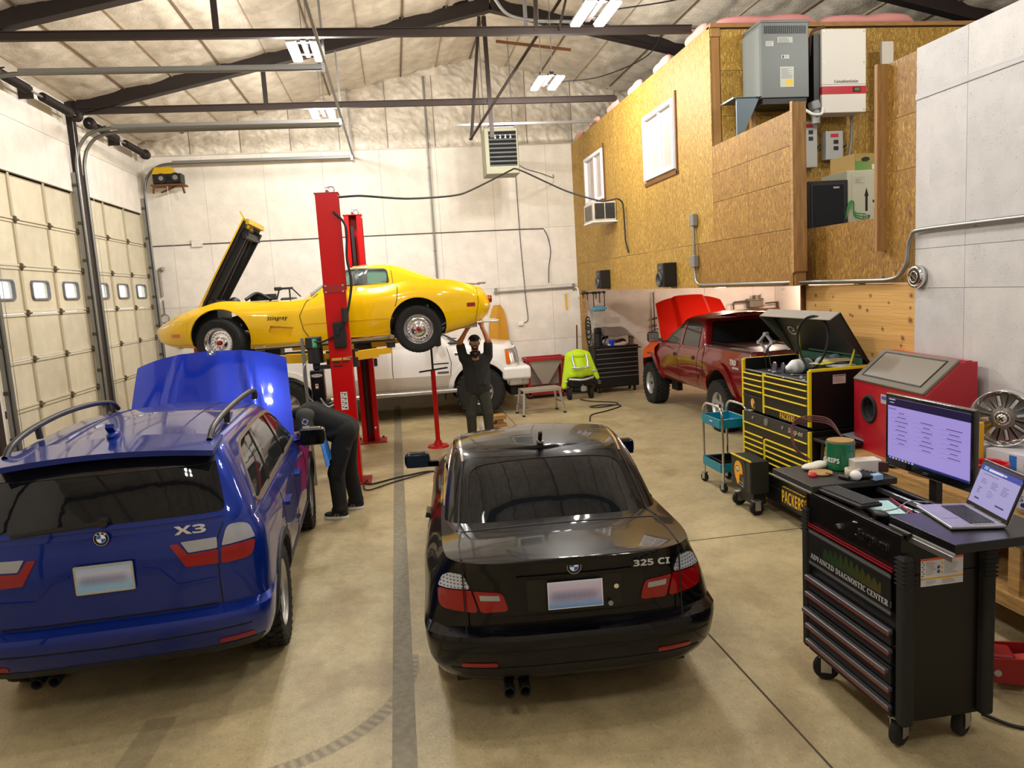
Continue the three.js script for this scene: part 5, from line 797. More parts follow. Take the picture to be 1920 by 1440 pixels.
  bonnet(car, 4.10, 1.26, 1.02, .80, .70, .98, paint(0x9e1206, { metalness: .05 }), (u, s) => .05 * (1 - s * s) - .06 * u * u + .05 * smooth(.5, .42, Math.abs(s)) * smooth(.02, .1, u), .025, 1, 'raised red hood, lamp light painted into its brighter red');  // brighter than the body red: lamp light on the hood put into its paint
  part(car, 'fender_cover', sheet((u, t) => [4.05 + u * .65, lerp(1.28 - u * .08, .98 - u * .1, t) + .01, -.84 - .14 * smooth(0, .5, t)], 8, 8, .01), std(0xe0561a, .8), 'orange cloth over the front fender');
}
// ================= people: distance fields of tapered capsules and ellipsoids, meshed =================
const cap_ = (a, b, ra, rb = ra) => ({ a, b, ra, rb }), ell = (c, r, rot) => ({ c, r, rot });
function skinField(items, cell, k = .03) {
  const lo = [9, 9, 9], hi = [-9, -9, -9], pad = .02 + k;
  const box = (q) => q.c ? [q.c.map((v) => v - Math.max(...q.r)), q.c.map((v) => v + Math.max(...q.r))] : [q.a.map((v, i) => Math.min(v - q.ra, q.b[i] - q.rb)), q.a.map((v, i) => Math.max(v + q.ra, q.b[i] + q.rb))];
  for (const q of items) { if (q.neg) continue; const [l, h] = box(q); for (let i = 0; i < 3; i++) { lo[i] = Math.min(lo[i], l[i] - pad); hi[i] = Math.max(hi[i], h[i] + pad); } }
  const span = Math.max(...hi.map((h, i) => h - lo[i])), n = Math.ceil(span / cell) + 6, mc = new MarchingCubes(n, M.white, false, false, 240000), half = n / 2, c = lo.map((l, i) => (l + hi[i]) / 2);
  const F = mc.field; F.fill(-.2); const P = (i, ax) => c[ax] + (i - half) * cell;
  for (const q of items) {
    const [l, h] = box(q), R = [0, 1, 2].map((ax) => [Math.max(0, Math.floor((l[ax] - pad - c[ax]) / cell + half)), Math.min(n - 1, Math.ceil((h[ax] + pad - c[ax]) / cell + half))]), kk = q.k ?? k;
    let ab, L2; if (!q.c) { ab = q.b.map((v, i) => v - q.a[i]); L2 = ab[0] ** 2 + ab[1] ** 2 + ab[2] ** 2 || 1e-9; }
    const inv = q.rot ? new THREE.Matrix4().makeRotationFromEuler(new THREE.Euler(...q.rot, 'YXZ')).invert() : null, v3 = V(0, 0, 0);
    for (let z = R[2][0]; z <= R[2][1]; z++) for (let y = R[1][0]; y <= R[1][1]; y++) for (let x = R[0][0]; x <= R[0][1]; x++) {
      const px = P(x, 0), py = P(y, 1), pz = P(z, 2); let d;
      if (q.c) { v3.set(px - q.c[0], py - q.c[1], pz - q.c[2]); if (inv) v3.applyMatrix4(inv); const m = Math.min(...q.r), e = Math.hypot(v3.x / q.r[0], v3.y / q.r[1], v3.z / q.r[2]), g = Math.hypot(v3.x / q.r[0] ** 2, v3.y / q.r[1] ** 2, v3.z / q.r[2] ** 2) || 1e-6; d = e < .15 ? -m * .8 : e * (e - 1) / g; }
      else { const t = clamp(((px - q.a[0]) * ab[0] + (py - q.a[1]) * ab[1] + (pz - q.a[2]) * ab[2]) / L2); d = Math.hypot(px - q.a[0] - ab[0] * t, py - q.a[1] - ab[1] * t, pz - q.a[2] - ab[2] * t) - lerp(q.ra, q.rb, t); }
      const i = x + y * n + z * n * n, o = -F[i];
      if (q.neg) { const hh = clamp(.5 - .5 * (o + d) / kk); F[i] = -(lerp(o, -d, hh) + kk * hh * (1 - hh)); }
      else { const hh = clamp(.5 + .5 * (o - d) / kk); F[i] = -(lerp(o, d, hh) - kk * hh * (1 - hh)); }
    }
  }
  mc.isolation = 0; mc.update();
  const m = mc.count, pos = new Float32Array(m * 3), nor = new Float32Array(m * 3);
  for (let i = 0; i < m; i++) for (let a = 0; a < 3; a++) { pos[i * 3 + a] = mc.positionArray[i * 3 + a] * half * cell + c[a]; nor[i * 3 + a] = mc.normalArray[i * 3 + a]; }
  const g = new THREE.BufferGeometry(); g.setAttribute('position', new THREE.BufferAttribute(pos, 3)); g.setAttribute('normal', new THREE.BufferAttribute(nor, 3)); return g;
}
function hand(p, dir, sideV, nrm, thumb, curl = [.25, .35, .3], s = 1) {   // p wrist, dir towards the fingers, sideV across the palm, nrm out of the palm, thumb on +1 / -1 of sideV
  const D = V(...dir).normalize(), S = V(...sideV).normalize(), N = V(...nrm).normalize(), W = V(...p), o = [], at = (d, q, n) => W.clone().addScaledVector(D, d * s).addScaledVector(S, q * s).addScaledVector(N, n * s).toArray();
  for (const q of [-.026, -.009, .009, .026]) o.push(cap_(at(.012, q * .6, 0), at(.082, q, 0), .017 * s, .0125 * s));
  const len = [.066, .078, .072, .056]; [-.031, -.0105, .0105, .030].map((q) => q * thumb * -1).forEach((q, i) => { let A = at(.082, q, 0), d = D.clone(); for (let j = 0; j < 3; j++) { d.addScaledVector(N, curl[j]).normalize(); const B = V(...A).addScaledVector(d, len[[1, 1, 2, 3][i]] * [.45, .32, .25][j] * s * (i === 0 ? .95 : 1)).toArray(); o.push(cap_(A, B, (.0098 - j * .001) * s, (.0092 - j * .001) * s)); A = B; } });
  const t0 = at(.025, .020 * thumb, .006), t1 = at(.055, .046 * thumb, .016), t2 = at(.082, .056 * thumb, .024); o.push(cap_(t0, t1, .014 * s, .011 * s), cap_(t1, t2, .0105 * s, .0085 * s)); return o;
}
const skinM = phys(0xb5795c, { roughness: .55, sheen: .2 });
function headItems(c, s = 1) {                           // face towards +z, c the middle of the skull
  const q = (x, y, z) => [c[0] + x * s, c[1] + y * s, c[2] + z * s], r = (...v) => v.map((t) => t * s);
  return [ell(q(0, .025, -.012), r(.074, .090, .094)), ell(q(0, -.035, .022), r(.060, .075, .066)), ell(q(0, -.092, .052), r(.032, .026, .030)), cap_(q(0, .012, .088), q(0, -.03, .104), .009 * s, .014 * s), ...[-1, 1].map((e) => ell(q(e * .013, -.034, .094), r(.010, .008, .010))),
    cap_(q(-.034, .022, .076), q(.034, .022, .076), .011 * s), ...[-1, 1].map((e) => ell(q(e * .044, -.025, .060), r(.020, .022, .022))), ell(q(0, -.066, .086), r(.026, .007, .010)), ell(q(0, -.077, .084), r(.022, .007, .010)),
    ...[-1, 1].map((e) => ({ ...ell(q(e * .078, -.012, -.004), r(.010, .032, .019)), k: .008 })), ...[-1, 1].map((e) => ({ ...ell(q(e * .031, .004, .092), r(.015, .010, .012)), neg: true, k: .008 }))];
}
function shoe(parent, x, z, yaw, y = 0) {
  const s = thing0(parent, 'shoe'); s.position.set(x, y, z); s.rotation.y = yaw;   // toe towards +z
  const out = (k) => { const a = []; for (let i = 0; i < 28; i++) { const t = i / 28 * Math.PI * 2, zz = Math.cos(t), w = (zz > 0 ? .048 : .038) * k; a.push([Math.sin(t) * w * (1 - .10 * zz), .045 + zz * .142 * k]); } return a; };
  part(s, 'sole', ext(shp(out(1)), .024, .004).rotateX(Math.PI / 2).translate(0, .030, 0).scale(1, 1, 1), std(0xd6d4ce, .7), 'white sole');
  part(s, 'upper', skinField([ell([0, .05, .10], [.045, .034, .085]), ell([0, .058, .02], [.040, .045, .08]), ell([0, .07, -.05], [.037, .055, .05]), cap_([0, .08, -.03], [0, .11, -.035], .04)], .006, .02), std(0x1d1d1f, .75));
  part(s, 'stripe', [...[-1, 1].flatMap((e) => [bar([e * .040, .035, .06], [e * .041, .075, .02], .008, .006), bar([e * .041, .035, .02], [e * .040, .08, -.01], .008, .006)]), ...[0, 1, 2].map((i) => bar([-.02, .094 - i * .010, .02 + i * .024], [.02, .094 - i * .010, .02 + i * .024], .006, .006))], std(0xbfc0c2, .6), 'pale laces and side stripes');
}
const clothN = rep(tex(256, 256, (u, v) => .5 + fbm(u * 9, v * 9, 2, 4) * .6, false), .5);
{ // mechanic with both arms up under the tail of the yellow car
  const t = thing('person', 'bearded mechanic in cap and charcoal shirt, arms raised to the yellow tail', 'person', [1.19, 0, -11.9], -.08);
  const L = { hip: [-.10, .93, 0], knee: [-.13, .50, .04], ank: [-.13, .09, 0], sh: [-.195, 1.43, 0], el: [-.235, 1.68, .08], wr: [-.10, 1.89, .06] }, Rr = { hip: [.10, .93, 0], knee: [.14, .50, .04], ank: [.15, .09, .02], sh: [.205, 1.43, 0], el: [.215, 1.69, .10], wr: [.135, 1.90, .06] };
  const H = [0.0, 1.665, .045], hl = hand([-.085, 1.885, .06], [.12, 1, -.15], [1, -.1, 0], [0, .2, -1], 1, [.15, .2, .2], 1), hr = hand([.135, 1.90, .06], [-.05, 1, -.15], [-1, 0, 0], [0, .2, -1], 1, [.15, .2, .2], 1);
  const body = skinField([cap_([0, 1.0, 0], [0, 1.34, .0], .125, .13), cap_([-.10, 1.36, 0], [.10, 1.36, 0], .09), cap_([0, 1.40, 0], [0, 1.60, .03], .062, .055), ell(H, [.068, .09, .088]),
    ...[L, Rr].flatMap((b) => [cap_([b.hip[0] * .9, .95, 0], b.knee, .085, .055), cap_(b.knee, b.ank, .055, .038), cap_(b.ank, [b.ank[0], .04, .1], .035, .03), cap_(b.sh, b.el, .052, .043), cap_(b.el, b.wr, .043, .028)]), cap_(L.wr, hl[1].b, .026, .02), cap_(Rr.wr, hr[1].b, .026, .02)], .016, .03);
  const head = skinField(headItems(H), .0045, .014);
  part(t, 'body', [body, head, skinField([cap_(L.el, L.wr, .042, .026), ...hl], .005, .010), skinField([cap_(Rr.el, Rr.wr, .042, .026), ...hr], .005, .010)], skinM);
  const shirt = std(0x222527, .85, 0, { bumpMap: clothN, bumpScale: .01 });
  part(t, 'shirt', skinField([cap_([-.075, .93, .0], [-.10, 1.33, .0], .125, .12), cap_([.085, .92, .0], [.10, 1.33, .0], .125, .12), cap_([0, .92, .02], [0, 1.30, .03], .13, .125), cap_([-.16, 1.39, 0], [.17, 1.39, 0], .085), cap_([0, 1.42, -.01], [0, 1.49, .0], .085, .066), ...[L, Rr].map((b) => cap_(b.sh, b.sh.map((v, i) => lerp(v, b.el[i], .72)), .075, .072)),
    { ...cap_([-.03, 1.36, .145], [.02, .92, .165], .012), k: .02 }, { ...cap_([.12, 1.3, .11], [.05, 1.0, .16], .012), k: .03 }, { ...ell([-.1, .86, 0], [.03, .03, .14]), k: .03 }, { ...cap_([.19, 1.3, .02], [.12, 1.0, .14], .02), k: .04 }], .011, .035), shirt);
  part(t, 'shirt_collar', [tor(.072, .016, 0, 1.50, .008, Math.PI / 2 - .25, 0, 0, 24), bar([-.03, 1.49, .07], [-.005, 1.42, .115], .04, .012), bar([.03, 1.49, .07], [.005, 1.42, .115], .04, .012)], shirt);
  part(t, 'trousers', skinField([cap_([-.06, .93, 0], [.06, .93, 0], .12), ...[L, Rr].flatMap((b) => [cap_([b.hip[0] * .85, .90, 0], b.knee, .108, .082), cap_(b.knee, [b.ank[0], .12, b.ank[2]], .082, .072), { ...ell([b.ank[0], .11, b.ank[2] + .03], [.076, .03, .08]), k: .03 }])], .012, .03), std(0x34342c, .85, 0, { bumpMap: clothN, bumpScale: .01 }));
  part(t, 'belt', tor(.135, .016, 0, .955, 0, Math.PI / 2, 0, 0, 32).scale(1.15, 1, .95), M.black);
  part(t, 'beard', skinField([ell([0, H[1] - .088, H[2] + .050], [.042, .034, .038]), ...[-1, 1].map((e) => cap_([e * .058, H[1] - .03, H[2] + .02], [e * .034, H[1] - .085, H[2] + .055], .016, .018)), cap_([-.026, H[1] - .050, H[2] + .086], [.026, H[1] - .050, H[2] + .086], .009)], .005, .015), std(0x241a14, .9));
  part(t, 'hair', skinField([ell([0, H[1] + .02, H[2] - .03], [.078, .075, .085])], .007, .01), std(0x1c1612, .9));
  part(t, 'cap', [skinField([ell([0, H[1] + .062, H[2] - .012], [.086, .062, .100])], .006, .01), ext((() => { const s = new THREE.Shape(); s.absellipse(0, 0, .075, .085, 0, Math.PI); return s; })(), .006, .002).rotateX(Math.PI / 2 + .18).translate(0, H[1] + .048, H[2] + .075)], std(0x141517, .85));
  part(t, 'safety_glasses', [...[-1, 1].map((e) => rb(.052, .03, .008, .010, e * .031, H[1] + .004, H[2] + .103)), ...[-1, 1].map((e) => bar([e * .06, H[1] + .006, H[2] + .098], [e * .082, H[1] + .004, H[2] - .01], .006))], phys(0xb9c2c8, { roughness: .1, metalness: .3 }));
  part(t, 'headset_band', tor(.098, .006, 0, H[1] + .02, H[2] - .01, 0, 0, 0, 24, Math.PI), M.black);
  shoe(t, L.ank[0], .0, -.18); shoe(t, Rr.ank[0], .02, .22);
}
{ // mechanic bent over the wagon's front wing
  const B = [-.80, 0, -8.62], t = thing('person', 'mechanic in black work clothes bent over the open hood of the blue wagon', 'person', B), q = (x, y, z) => [x - B[0], y, z - B[2]];
  const N = { hip: q(-.70, .97, -8.53), knee: q(-.82, .53, -8.51), ank: q(-.82, .10, -8.50) }, F = { hip: q(-.67, .97, -8.73), knee: q(-.70, .53, -8.80), ank: q(-.66, .10, -8.83) };
  const sh1 = q(-1.10, 1.20, -8.44), el1 = q(-1.08, .97, -8.42), wr1 = q(-1.30, .90, -8.40), sh2 = q(-1.12, 1.20, -8.80), el2 = q(-1.16, .98, -8.83), wr2 = q(-1.36, .92, -8.78), H = q(-1.30, 1.20, -8.62);
  const h1 = hand(wr1, [-1, -.35, 0], [0, .2, 1], [-.3, -1, 0], -1, [.4, .5, .4]), h2 = hand(wr2, [-1, -.35, 0], [0, .2, 1], [-.3, -1, 0], 1, [.4, .5, .4]);
  const head = skinField(headItems([0, 0, 0]), .0055, .014); head.applyMatrix4(new THREE.Matrix4().makeRotationFromEuler(new THREE.Euler(1.05, -Math.PI / 2, 0, 'YXZ'))).translate(...H);
  part(t, 'body', [skinField([cap_(q(-.68, 1.0, -8.63), q(-1.08, 1.2, -8.62), .125, .12), cap_(q(-1.08, 1.2, -8.62), H, .07, .058), ell(H, [.07, .075, .07]), cap_(N.hip, N.knee, .08, .055), cap_(N.knee, N.ank, .055, .04), cap_(F.hip, F.knee, .08, .055), cap_(F.knee, F.ank, .055, .04), cap_(N.ank, q(-.92, .05, -8.54), .034), cap_(F.ank, q(-.77, .05, -8.86), .034), cap_(sh1, el1, .05, .042), cap_(el1, wr1, .042, .028), cap_(sh2, el2, .05, .042), cap_(el2, wr2, .042, .028), ...h1.slice(0, 4), ...h2.slice(0, 4)], .016, .03), head, skinField([cap_(el1, wr1, .042, .027), ...h1], .006, .01), skinField([cap_(el2, wr2, .042, .027), ...h2], .006, .01)], skinM);
  const sm = std(0x07080b, .9, 0, { bumpMap: clothN, bumpScale: .01 });
  part(t, 'shirt', skinField([cap_(q(-.70, 1.03, -8.56), q(-1.04, 1.22, -8.53), .125, .125), cap_(q(-.68, 1.03, -8.70), q(-1.04, 1.22, -8.71), .125, .125), cap_(q(-1.10, 1.22, -8.48), q(-1.10, 1.22, -8.76), .10), cap_(q(-1.12, 1.22, -8.62), q(-1.22, 1.22, -8.62), .09, .07), { ...ell(q(-.82, .99, -8.62), [.14, .12, .15], [0, 0, -.4]), k: .06 }, { ...cap_(q(-.86, .98, -8.45), q(-.68, 1.02, -8.44), .03), k: .04 }], .012, .04), sm);
  part(t, 'sleeve', skinField([cap_(sh1, el1.map((v, i) => lerp(sh1[i], v, .62)), .095, .085), ell(q(-1.08, 1.24, -8.45), [.10, .07, .085])], .011, .04), std(0x3a3b34, .85, 0, { bumpMap: clothN, bumpScale: .01 }), 'grey-green short sleeve with a patch'); part(t, 'sleeve', skinField([cap_(sh2, el2.map((v, i) => lerp(sh2[i], v, .62)), .09, .08)], .012, .04), std(0x3a3b34, .85));
  sticker(t, 'sleeve_patch', .09, .12, 64, (c, w, h) => { c.fillStyle = '#3a3b34'; c.fillRect(0, 0, w, h); c.translate(w / 2, h * .42); c.rotate(.6); c.strokeStyle = '#c9ced8'; c.lineWidth = 5; c.fillStyle = '#22305a'; c.fillRect(-17, -17, 34, 34); c.strokeRect(-17, -17, 34, 34); c.setTransform(1, 0, 0, 1, 0, 0); c.fillStyle = '#c9ced8'; c.fillRect(6, h * .82, w - 12, 8); }, q(-1.085, 1.165, -8.336), [-.1, 0, .1], .004);
  part(t, 'trousers', skinField([cap_(q(-.69, 1.0, -8.54), q(-.67, 1.0, -8.72), .135), cap_(q(-.80, 1.02, -8.63), q(-.68, .96, -8.63), .12), cap_(N.hip, N.knee, .125, .092), cap_(N.knee, [N.ank[0] + .01, .13, N.ank[2]], .092, .082), cap_(F.hip, F.knee, .125, .092), cap_(F.knee, [F.ank[0] + .01, .13, F.ank[2]], .092, .082), { ...ell([N.ank[0], .11, N.ank[2]], [.09, .03, .085]), k: .03 }, { ...ell([F.ank[0], .11, F.ank[2]], [.09, .03, .085]), k: .03 }, { ...cap_(q(-.66, .8, -8.40), q(-.78, .5, -8.41), .02), k: .05 }], .012, .03), std(0x0a0a0b, .9, 0, { bumpMap: clothN, bumpScale: .01 }));
  part(t, 'hair', skinField([ell([0, .045, -.02], [.080, .075, .098])], .008, .01).applyMatrix4(new THREE.Matrix4().makeRotationFromEuler(new THREE.Euler(1.05, -Math.PI / 2, 0, 'YXZ'))).translate(...H), std(0x1c1612, .9));
  shoe(t, N.ank[0] - .0, N.ank[2], -Math.PI / 2 - .25); shoe(t, F.ank[0] - .0, F.ank[2], -Math.PI / 2 - .2);
}
// ================= tool storage on the right =================
const helmet = (c, x, y, s) => {                          // gold helmet print with the G badge and grey face bars
  c.save(); c.translate(x, y); c.scale(s, s); c.fillStyle = '#eda71c'; c.beginPath(); c.moveTo(-22, 38); c.bezierCurveTo(-46, 10, -40, -44, 2, -46); c.bezierCurveTo(36, -46, 46, -14, 40, 8); c.lineTo(14, 10); c.bezierCurveTo(10, 26, 12, 40, 4, 56); c.lineTo(-10, 58); c.closePath(); c.fill();
  c.fillStyle = '#5a2415'; c.beginPath(); c.moveTo(14, 10); c.lineTo(40, 8); c.lineTo(36, 26); c.lineTo(12, 28); c.fill(); c.strokeStyle = '#aab0b2'; c.lineWidth = 4; c.beginPath(); c.moveTo(8, 40); c.lineTo(46, 46); c.moveTo(8, 54); c.lineTo(44, 60); c.moveTo(42, 20); c.lineTo(46, 62); c.stroke();
  c.fillStyle = '#10231a'; c.beginPath(); c.ellipse(-6, -10, 17, 14, 0, 0, 7); c.fill(); c.fillStyle = '#f4f4f0'; c.beginPath(); c.ellipse(-6, -10, 13, 10, 0, 0, 7); c.fill(); c.fillStyle = '#10231a'; c.font = 'bold 19px sans-serif'; c.textAlign = 'center'; c.fillText('G', -6, -3); c.restore();
};
function caster(parent, x, z, r = .06, w = .035, yaw = 0) { const o = thing0(parent, 'caster'); o.position.set(x, 0, z); o.rotation.y = yaw; part(o, 'wheel', [place(lathe([[r * .35, -w / 2], [r * .9, -w / 2], [r, -w * .3], [r, w * .3], [r * .9, w / 2], [r * .35, w / 2]], 24), 0, r, 0, 0, 0, Math.PI / 2)], M.rubber); part(o, 'fork', [bx(.006, r * 1.3, r * .8, w / 2 + .008, r * 1.35, 0), bx(.006, r * 1.3, r * .8, -w / 2 - .008, r * 1.35, 0), bx(w + .03, .008, r * 1.1, 0, r * 2.05, 0), cy(.012, .012, w + .02, 0, r, 0, 0, 0, Math.PI / 2)], M.steel); return o; }
function drawer(parent, x0, x1, y0, y1, z, m, trimM, tr = .013) {     // front panel with its long pull rail along the top
  const d = thing0(parent, 'drawer'); part(d, 'drawer_front', rb(x1 - x0 - .008, y1 - y0 - .006, .02, .004, (x0 + x1) / 2, (y0 + y1) / 2, z), m); part(d, 'pull_rail', [rb(x1 - x0 - .012, tr, .022, .005, (x0 + x1) / 2, y1 - tr * .6, z + .014)], trimM); return d;
}
{
  const t = thing('tool_chest', 'tall black and yellow drawer tool chest with PACKERS lettering and its lid propped open', 'tool chest', [4.035, 0, -7.035], -Math.PI / 2);
  const bk = std(0x141614, .42, .2), yl = std(0xd9c013, .45), side_ = std(0x0a0b0b, .4, .2), W = .685, z = .315;
  part(t, 'cabinet_body', [rb(1.36, .86, .60, .01, 0, .565, -.01), rb(1.34, .42, .60, .01, 0, 1.22, -.01), bx(.02, .14, .6, -.66, 1.50, -.01), bx(.02, .56, .6, .665, 1.29, -.01), bx(1.34, .14, .02, 0, 1.50, -.30)], side_);
  part(t, 'post_trim', [...[-1, 1].map((s) => rb(.035, .53, .03, .006, s * .668, 1.30, z)), ...[-1, 1].map((s) => rb(.035, .86, .03, .006, s * .668, .56, z)), rb(.035, .42, .03, .006, -.20, 1.24, z), rb(.035, .64, .03, .006, -.20, .43, z), rb(.022, .022, .63, .005, -.668, 1.565, 0), rb(.028, .028, .63, .005, .668, 1.565, 0)], yl, 'yellow corner trim');
  const cols = [[-.648, -.22], [-.18, .648]];
  const dl = [[1.43, 1.37], [1.37, 1.31], [1.31, 1.25], [1.25, 1.19]]; for (const [b, a] of dl) drawer(t, cols[0][0], cols[0][1], a, b, z, bk, yl); drawer(t, cols[0][0], cols[0][1], 1.03, 1.19, z, bk, bk);
  for (const [b, a] of [[1.44, 1.38], [1.38, 1.31], [1.31, 1.24], [1.24, 1.12], [1.12, 1.03]]) drawer(t, cols[1][0], cols[1][1], a, b, z, bk, yl);
  part(t, 'fascia_panel', rb(1.30, .12, .02, .004, 0, .945, z + .004), std(0x2a2c2b, .5)); part(t, 'lock', [-.43, .2].map((x) => cy(.018, .018, .012, x, .95, z + .018, Math.PI / 2)), M.steel); part(t, 'round_badge', cy(.04, .04, .008, -.14, .95, z + .018, Math.PI / 2), M.galvDull);
  part(t, 'script_badge', txt('Snap-on', .05, .004).applyMatrix4(new THREE.Matrix4().makeShear(0, 0, .3, 0, 0, 0)).translate(.44, .94, z + .015), M.chrome);
  drawer(t, -.648, .648, .77, .88, z, bk, yl);
  for (const [b, a] of [[.77, .71], [.71, .65], [.65, .59], [.59, .53]]) drawer(t, cols[0][0], cols[0][1], a, b, z, bk, yl); drawer(t, cols[0][0], cols[0][1], .13, .53, z, bk, bk);
  for (const [b, a] of [[.77, .71], [.71, .65], [.65, .59], [.59, .53], [.53, .42], [.42, .30]]) drawer(t, cols[1][0], cols[1][1], a, b, z, bk, yl); drawer(t, cols[1][0], cols[1][1], .13, .30, z, bk, bk);
  const pack = (c, w, h) => { c.fillStyle = '#131b15'; c.fillRect(0, 0, w, h); c.fillStyle = '#f0b81c'; c.font = `bold ${h * .98 | 0}px sans-serif`; c.textAlign = 'center'; c.save(); c.translate(w / 2, h * .86); c.scale(w / (c.measureText('PACKERS').width + 4), 1); c.fillText('PACKERS', 0, 0); c.restore(); };
  sticker(t, 'lettering', .30, .085, 256, pack, [.28, 1.07, z + .012]); sticker(t, 'lettering', .42, .18, 256, pack, [.42, .265, z + .03], undefined, .03);
  sticker(t, 'helmet_emblem', .12, .14, 128, (c, w, h) => { c.fillStyle = '#141614'; c.fillRect(0, 0, w, h); helmet(c, w * .48, h * .46, 1.1); }, [-.44, 1.105, z + .012]);
  sticker(t, 'notice_label', .13, .085, 128, (c, w, h) => { c.fillStyle = '#b9a7a6'; c.fillRect(0, 0, w, h); c.fillStyle = '#8c4f4e'; c.fillRect(4, 4, w - 8, 12); textLines(c, 8, 24, w - 16, 6, 9, 'rgba(110,60,60,.7)'); }, [.677, 1.47, .02], [0, Math.PI / 2, 0]);
  part(t, 'tray', bx(1.32, .01, .58, 0, 1.435, -.01), std(0x2b2c2b, .7)); part(t, 'front_lip', rb(1.32, .012, .03, .004, 0, 1.452, .29), M.galvDull);
  for (const [x, q] of [[-.58, .22], [.58, .22], [-.58, -.22], [.58, -.22]]) caster(t, x, q, .06, .05);
  // propped lid: hinge at the back edge, lip towards the bay
  const lid = thing0(t, 'lid', 'open lid with grey dusty lip'); lid.position.set(0, 1.575, -.31); lid.rotation.x = -1.02;
  part(lid, 'lid_panel', rb(1.34, .012, .60, .004, 0, 0, .30), std(0x0a0c0b, .5)); part(lid, 'lid_lip', rb(1.34, .13, .012, .004, 0, -.06, .60), std(0x8e887e, .7)); for (const s of [-1, 1]) part(lid, 'lid_side', prism([[0, 0], [.60, 0], [.60, -.13], [.1, -.03]], .012).rotateY(-Math.PI / 2).translate(s * .664, 0, 0), s < 0 ? std(0x4b5145, .6) : M.black);
  sticker(lid, 'round_emblem', .16, .12, 128, (c, w, h) => { c.fillStyle = '#171b1a'; c.fillRect(0, 0, w, h); c.strokeStyle = '#e9ebe6'; c.lineWidth = 9; c.beginPath(); c.ellipse(w / 2, h / 2, w * .4, h * .4, 0, .6, 6.0); c.stroke(); c.fillStyle = '#e9ebe6'; c.fillRect(w * .52, h * .46, w * .34, 10); }, [-.42, -.008, .34], [Math.PI / 2, 0, 0]);
  part(t, 'lid_strut', [rod([-.2, 1.45, -.1], [-.12, 1.93, -.03], .012), rod([.62, 1.5, -.1], [.62, 1.8, -.2], .01)], std(0xb5a82a, .5)); part(t, 'lid_liner', [bx(1.1, .10, .006, .05, 1.60, -.27), bx(.9, .05, .01, .15, 1.68, -.25)], std(0x0f4a35, .6));
}
{ // fold-down shelf on the near end of the chest
  const t = thing('side_shelf', 'black fold-down shelf on the near end of the yellow-trimmed chest', 'shelf', [4.02, .93, -6.16]); part(t, 'shelf_board', rb(.58, .03, .34, .006), M.black); part(t, 'bracket', [bar([-.2, 0, -.15], [-.2, -.2, -.17], .02), bar([.2, 0, -.15], [.2, -.2, -.17], .02)], M.steel);
  single('folder', [rb(.30, .01, .24, .003, 0, 0, 0, .1)], std(0x7f8a94, .5), 'grey-blue folder lying on the fold-down shelf', 'folder', [4.12, .965, -6.14], .3);
}
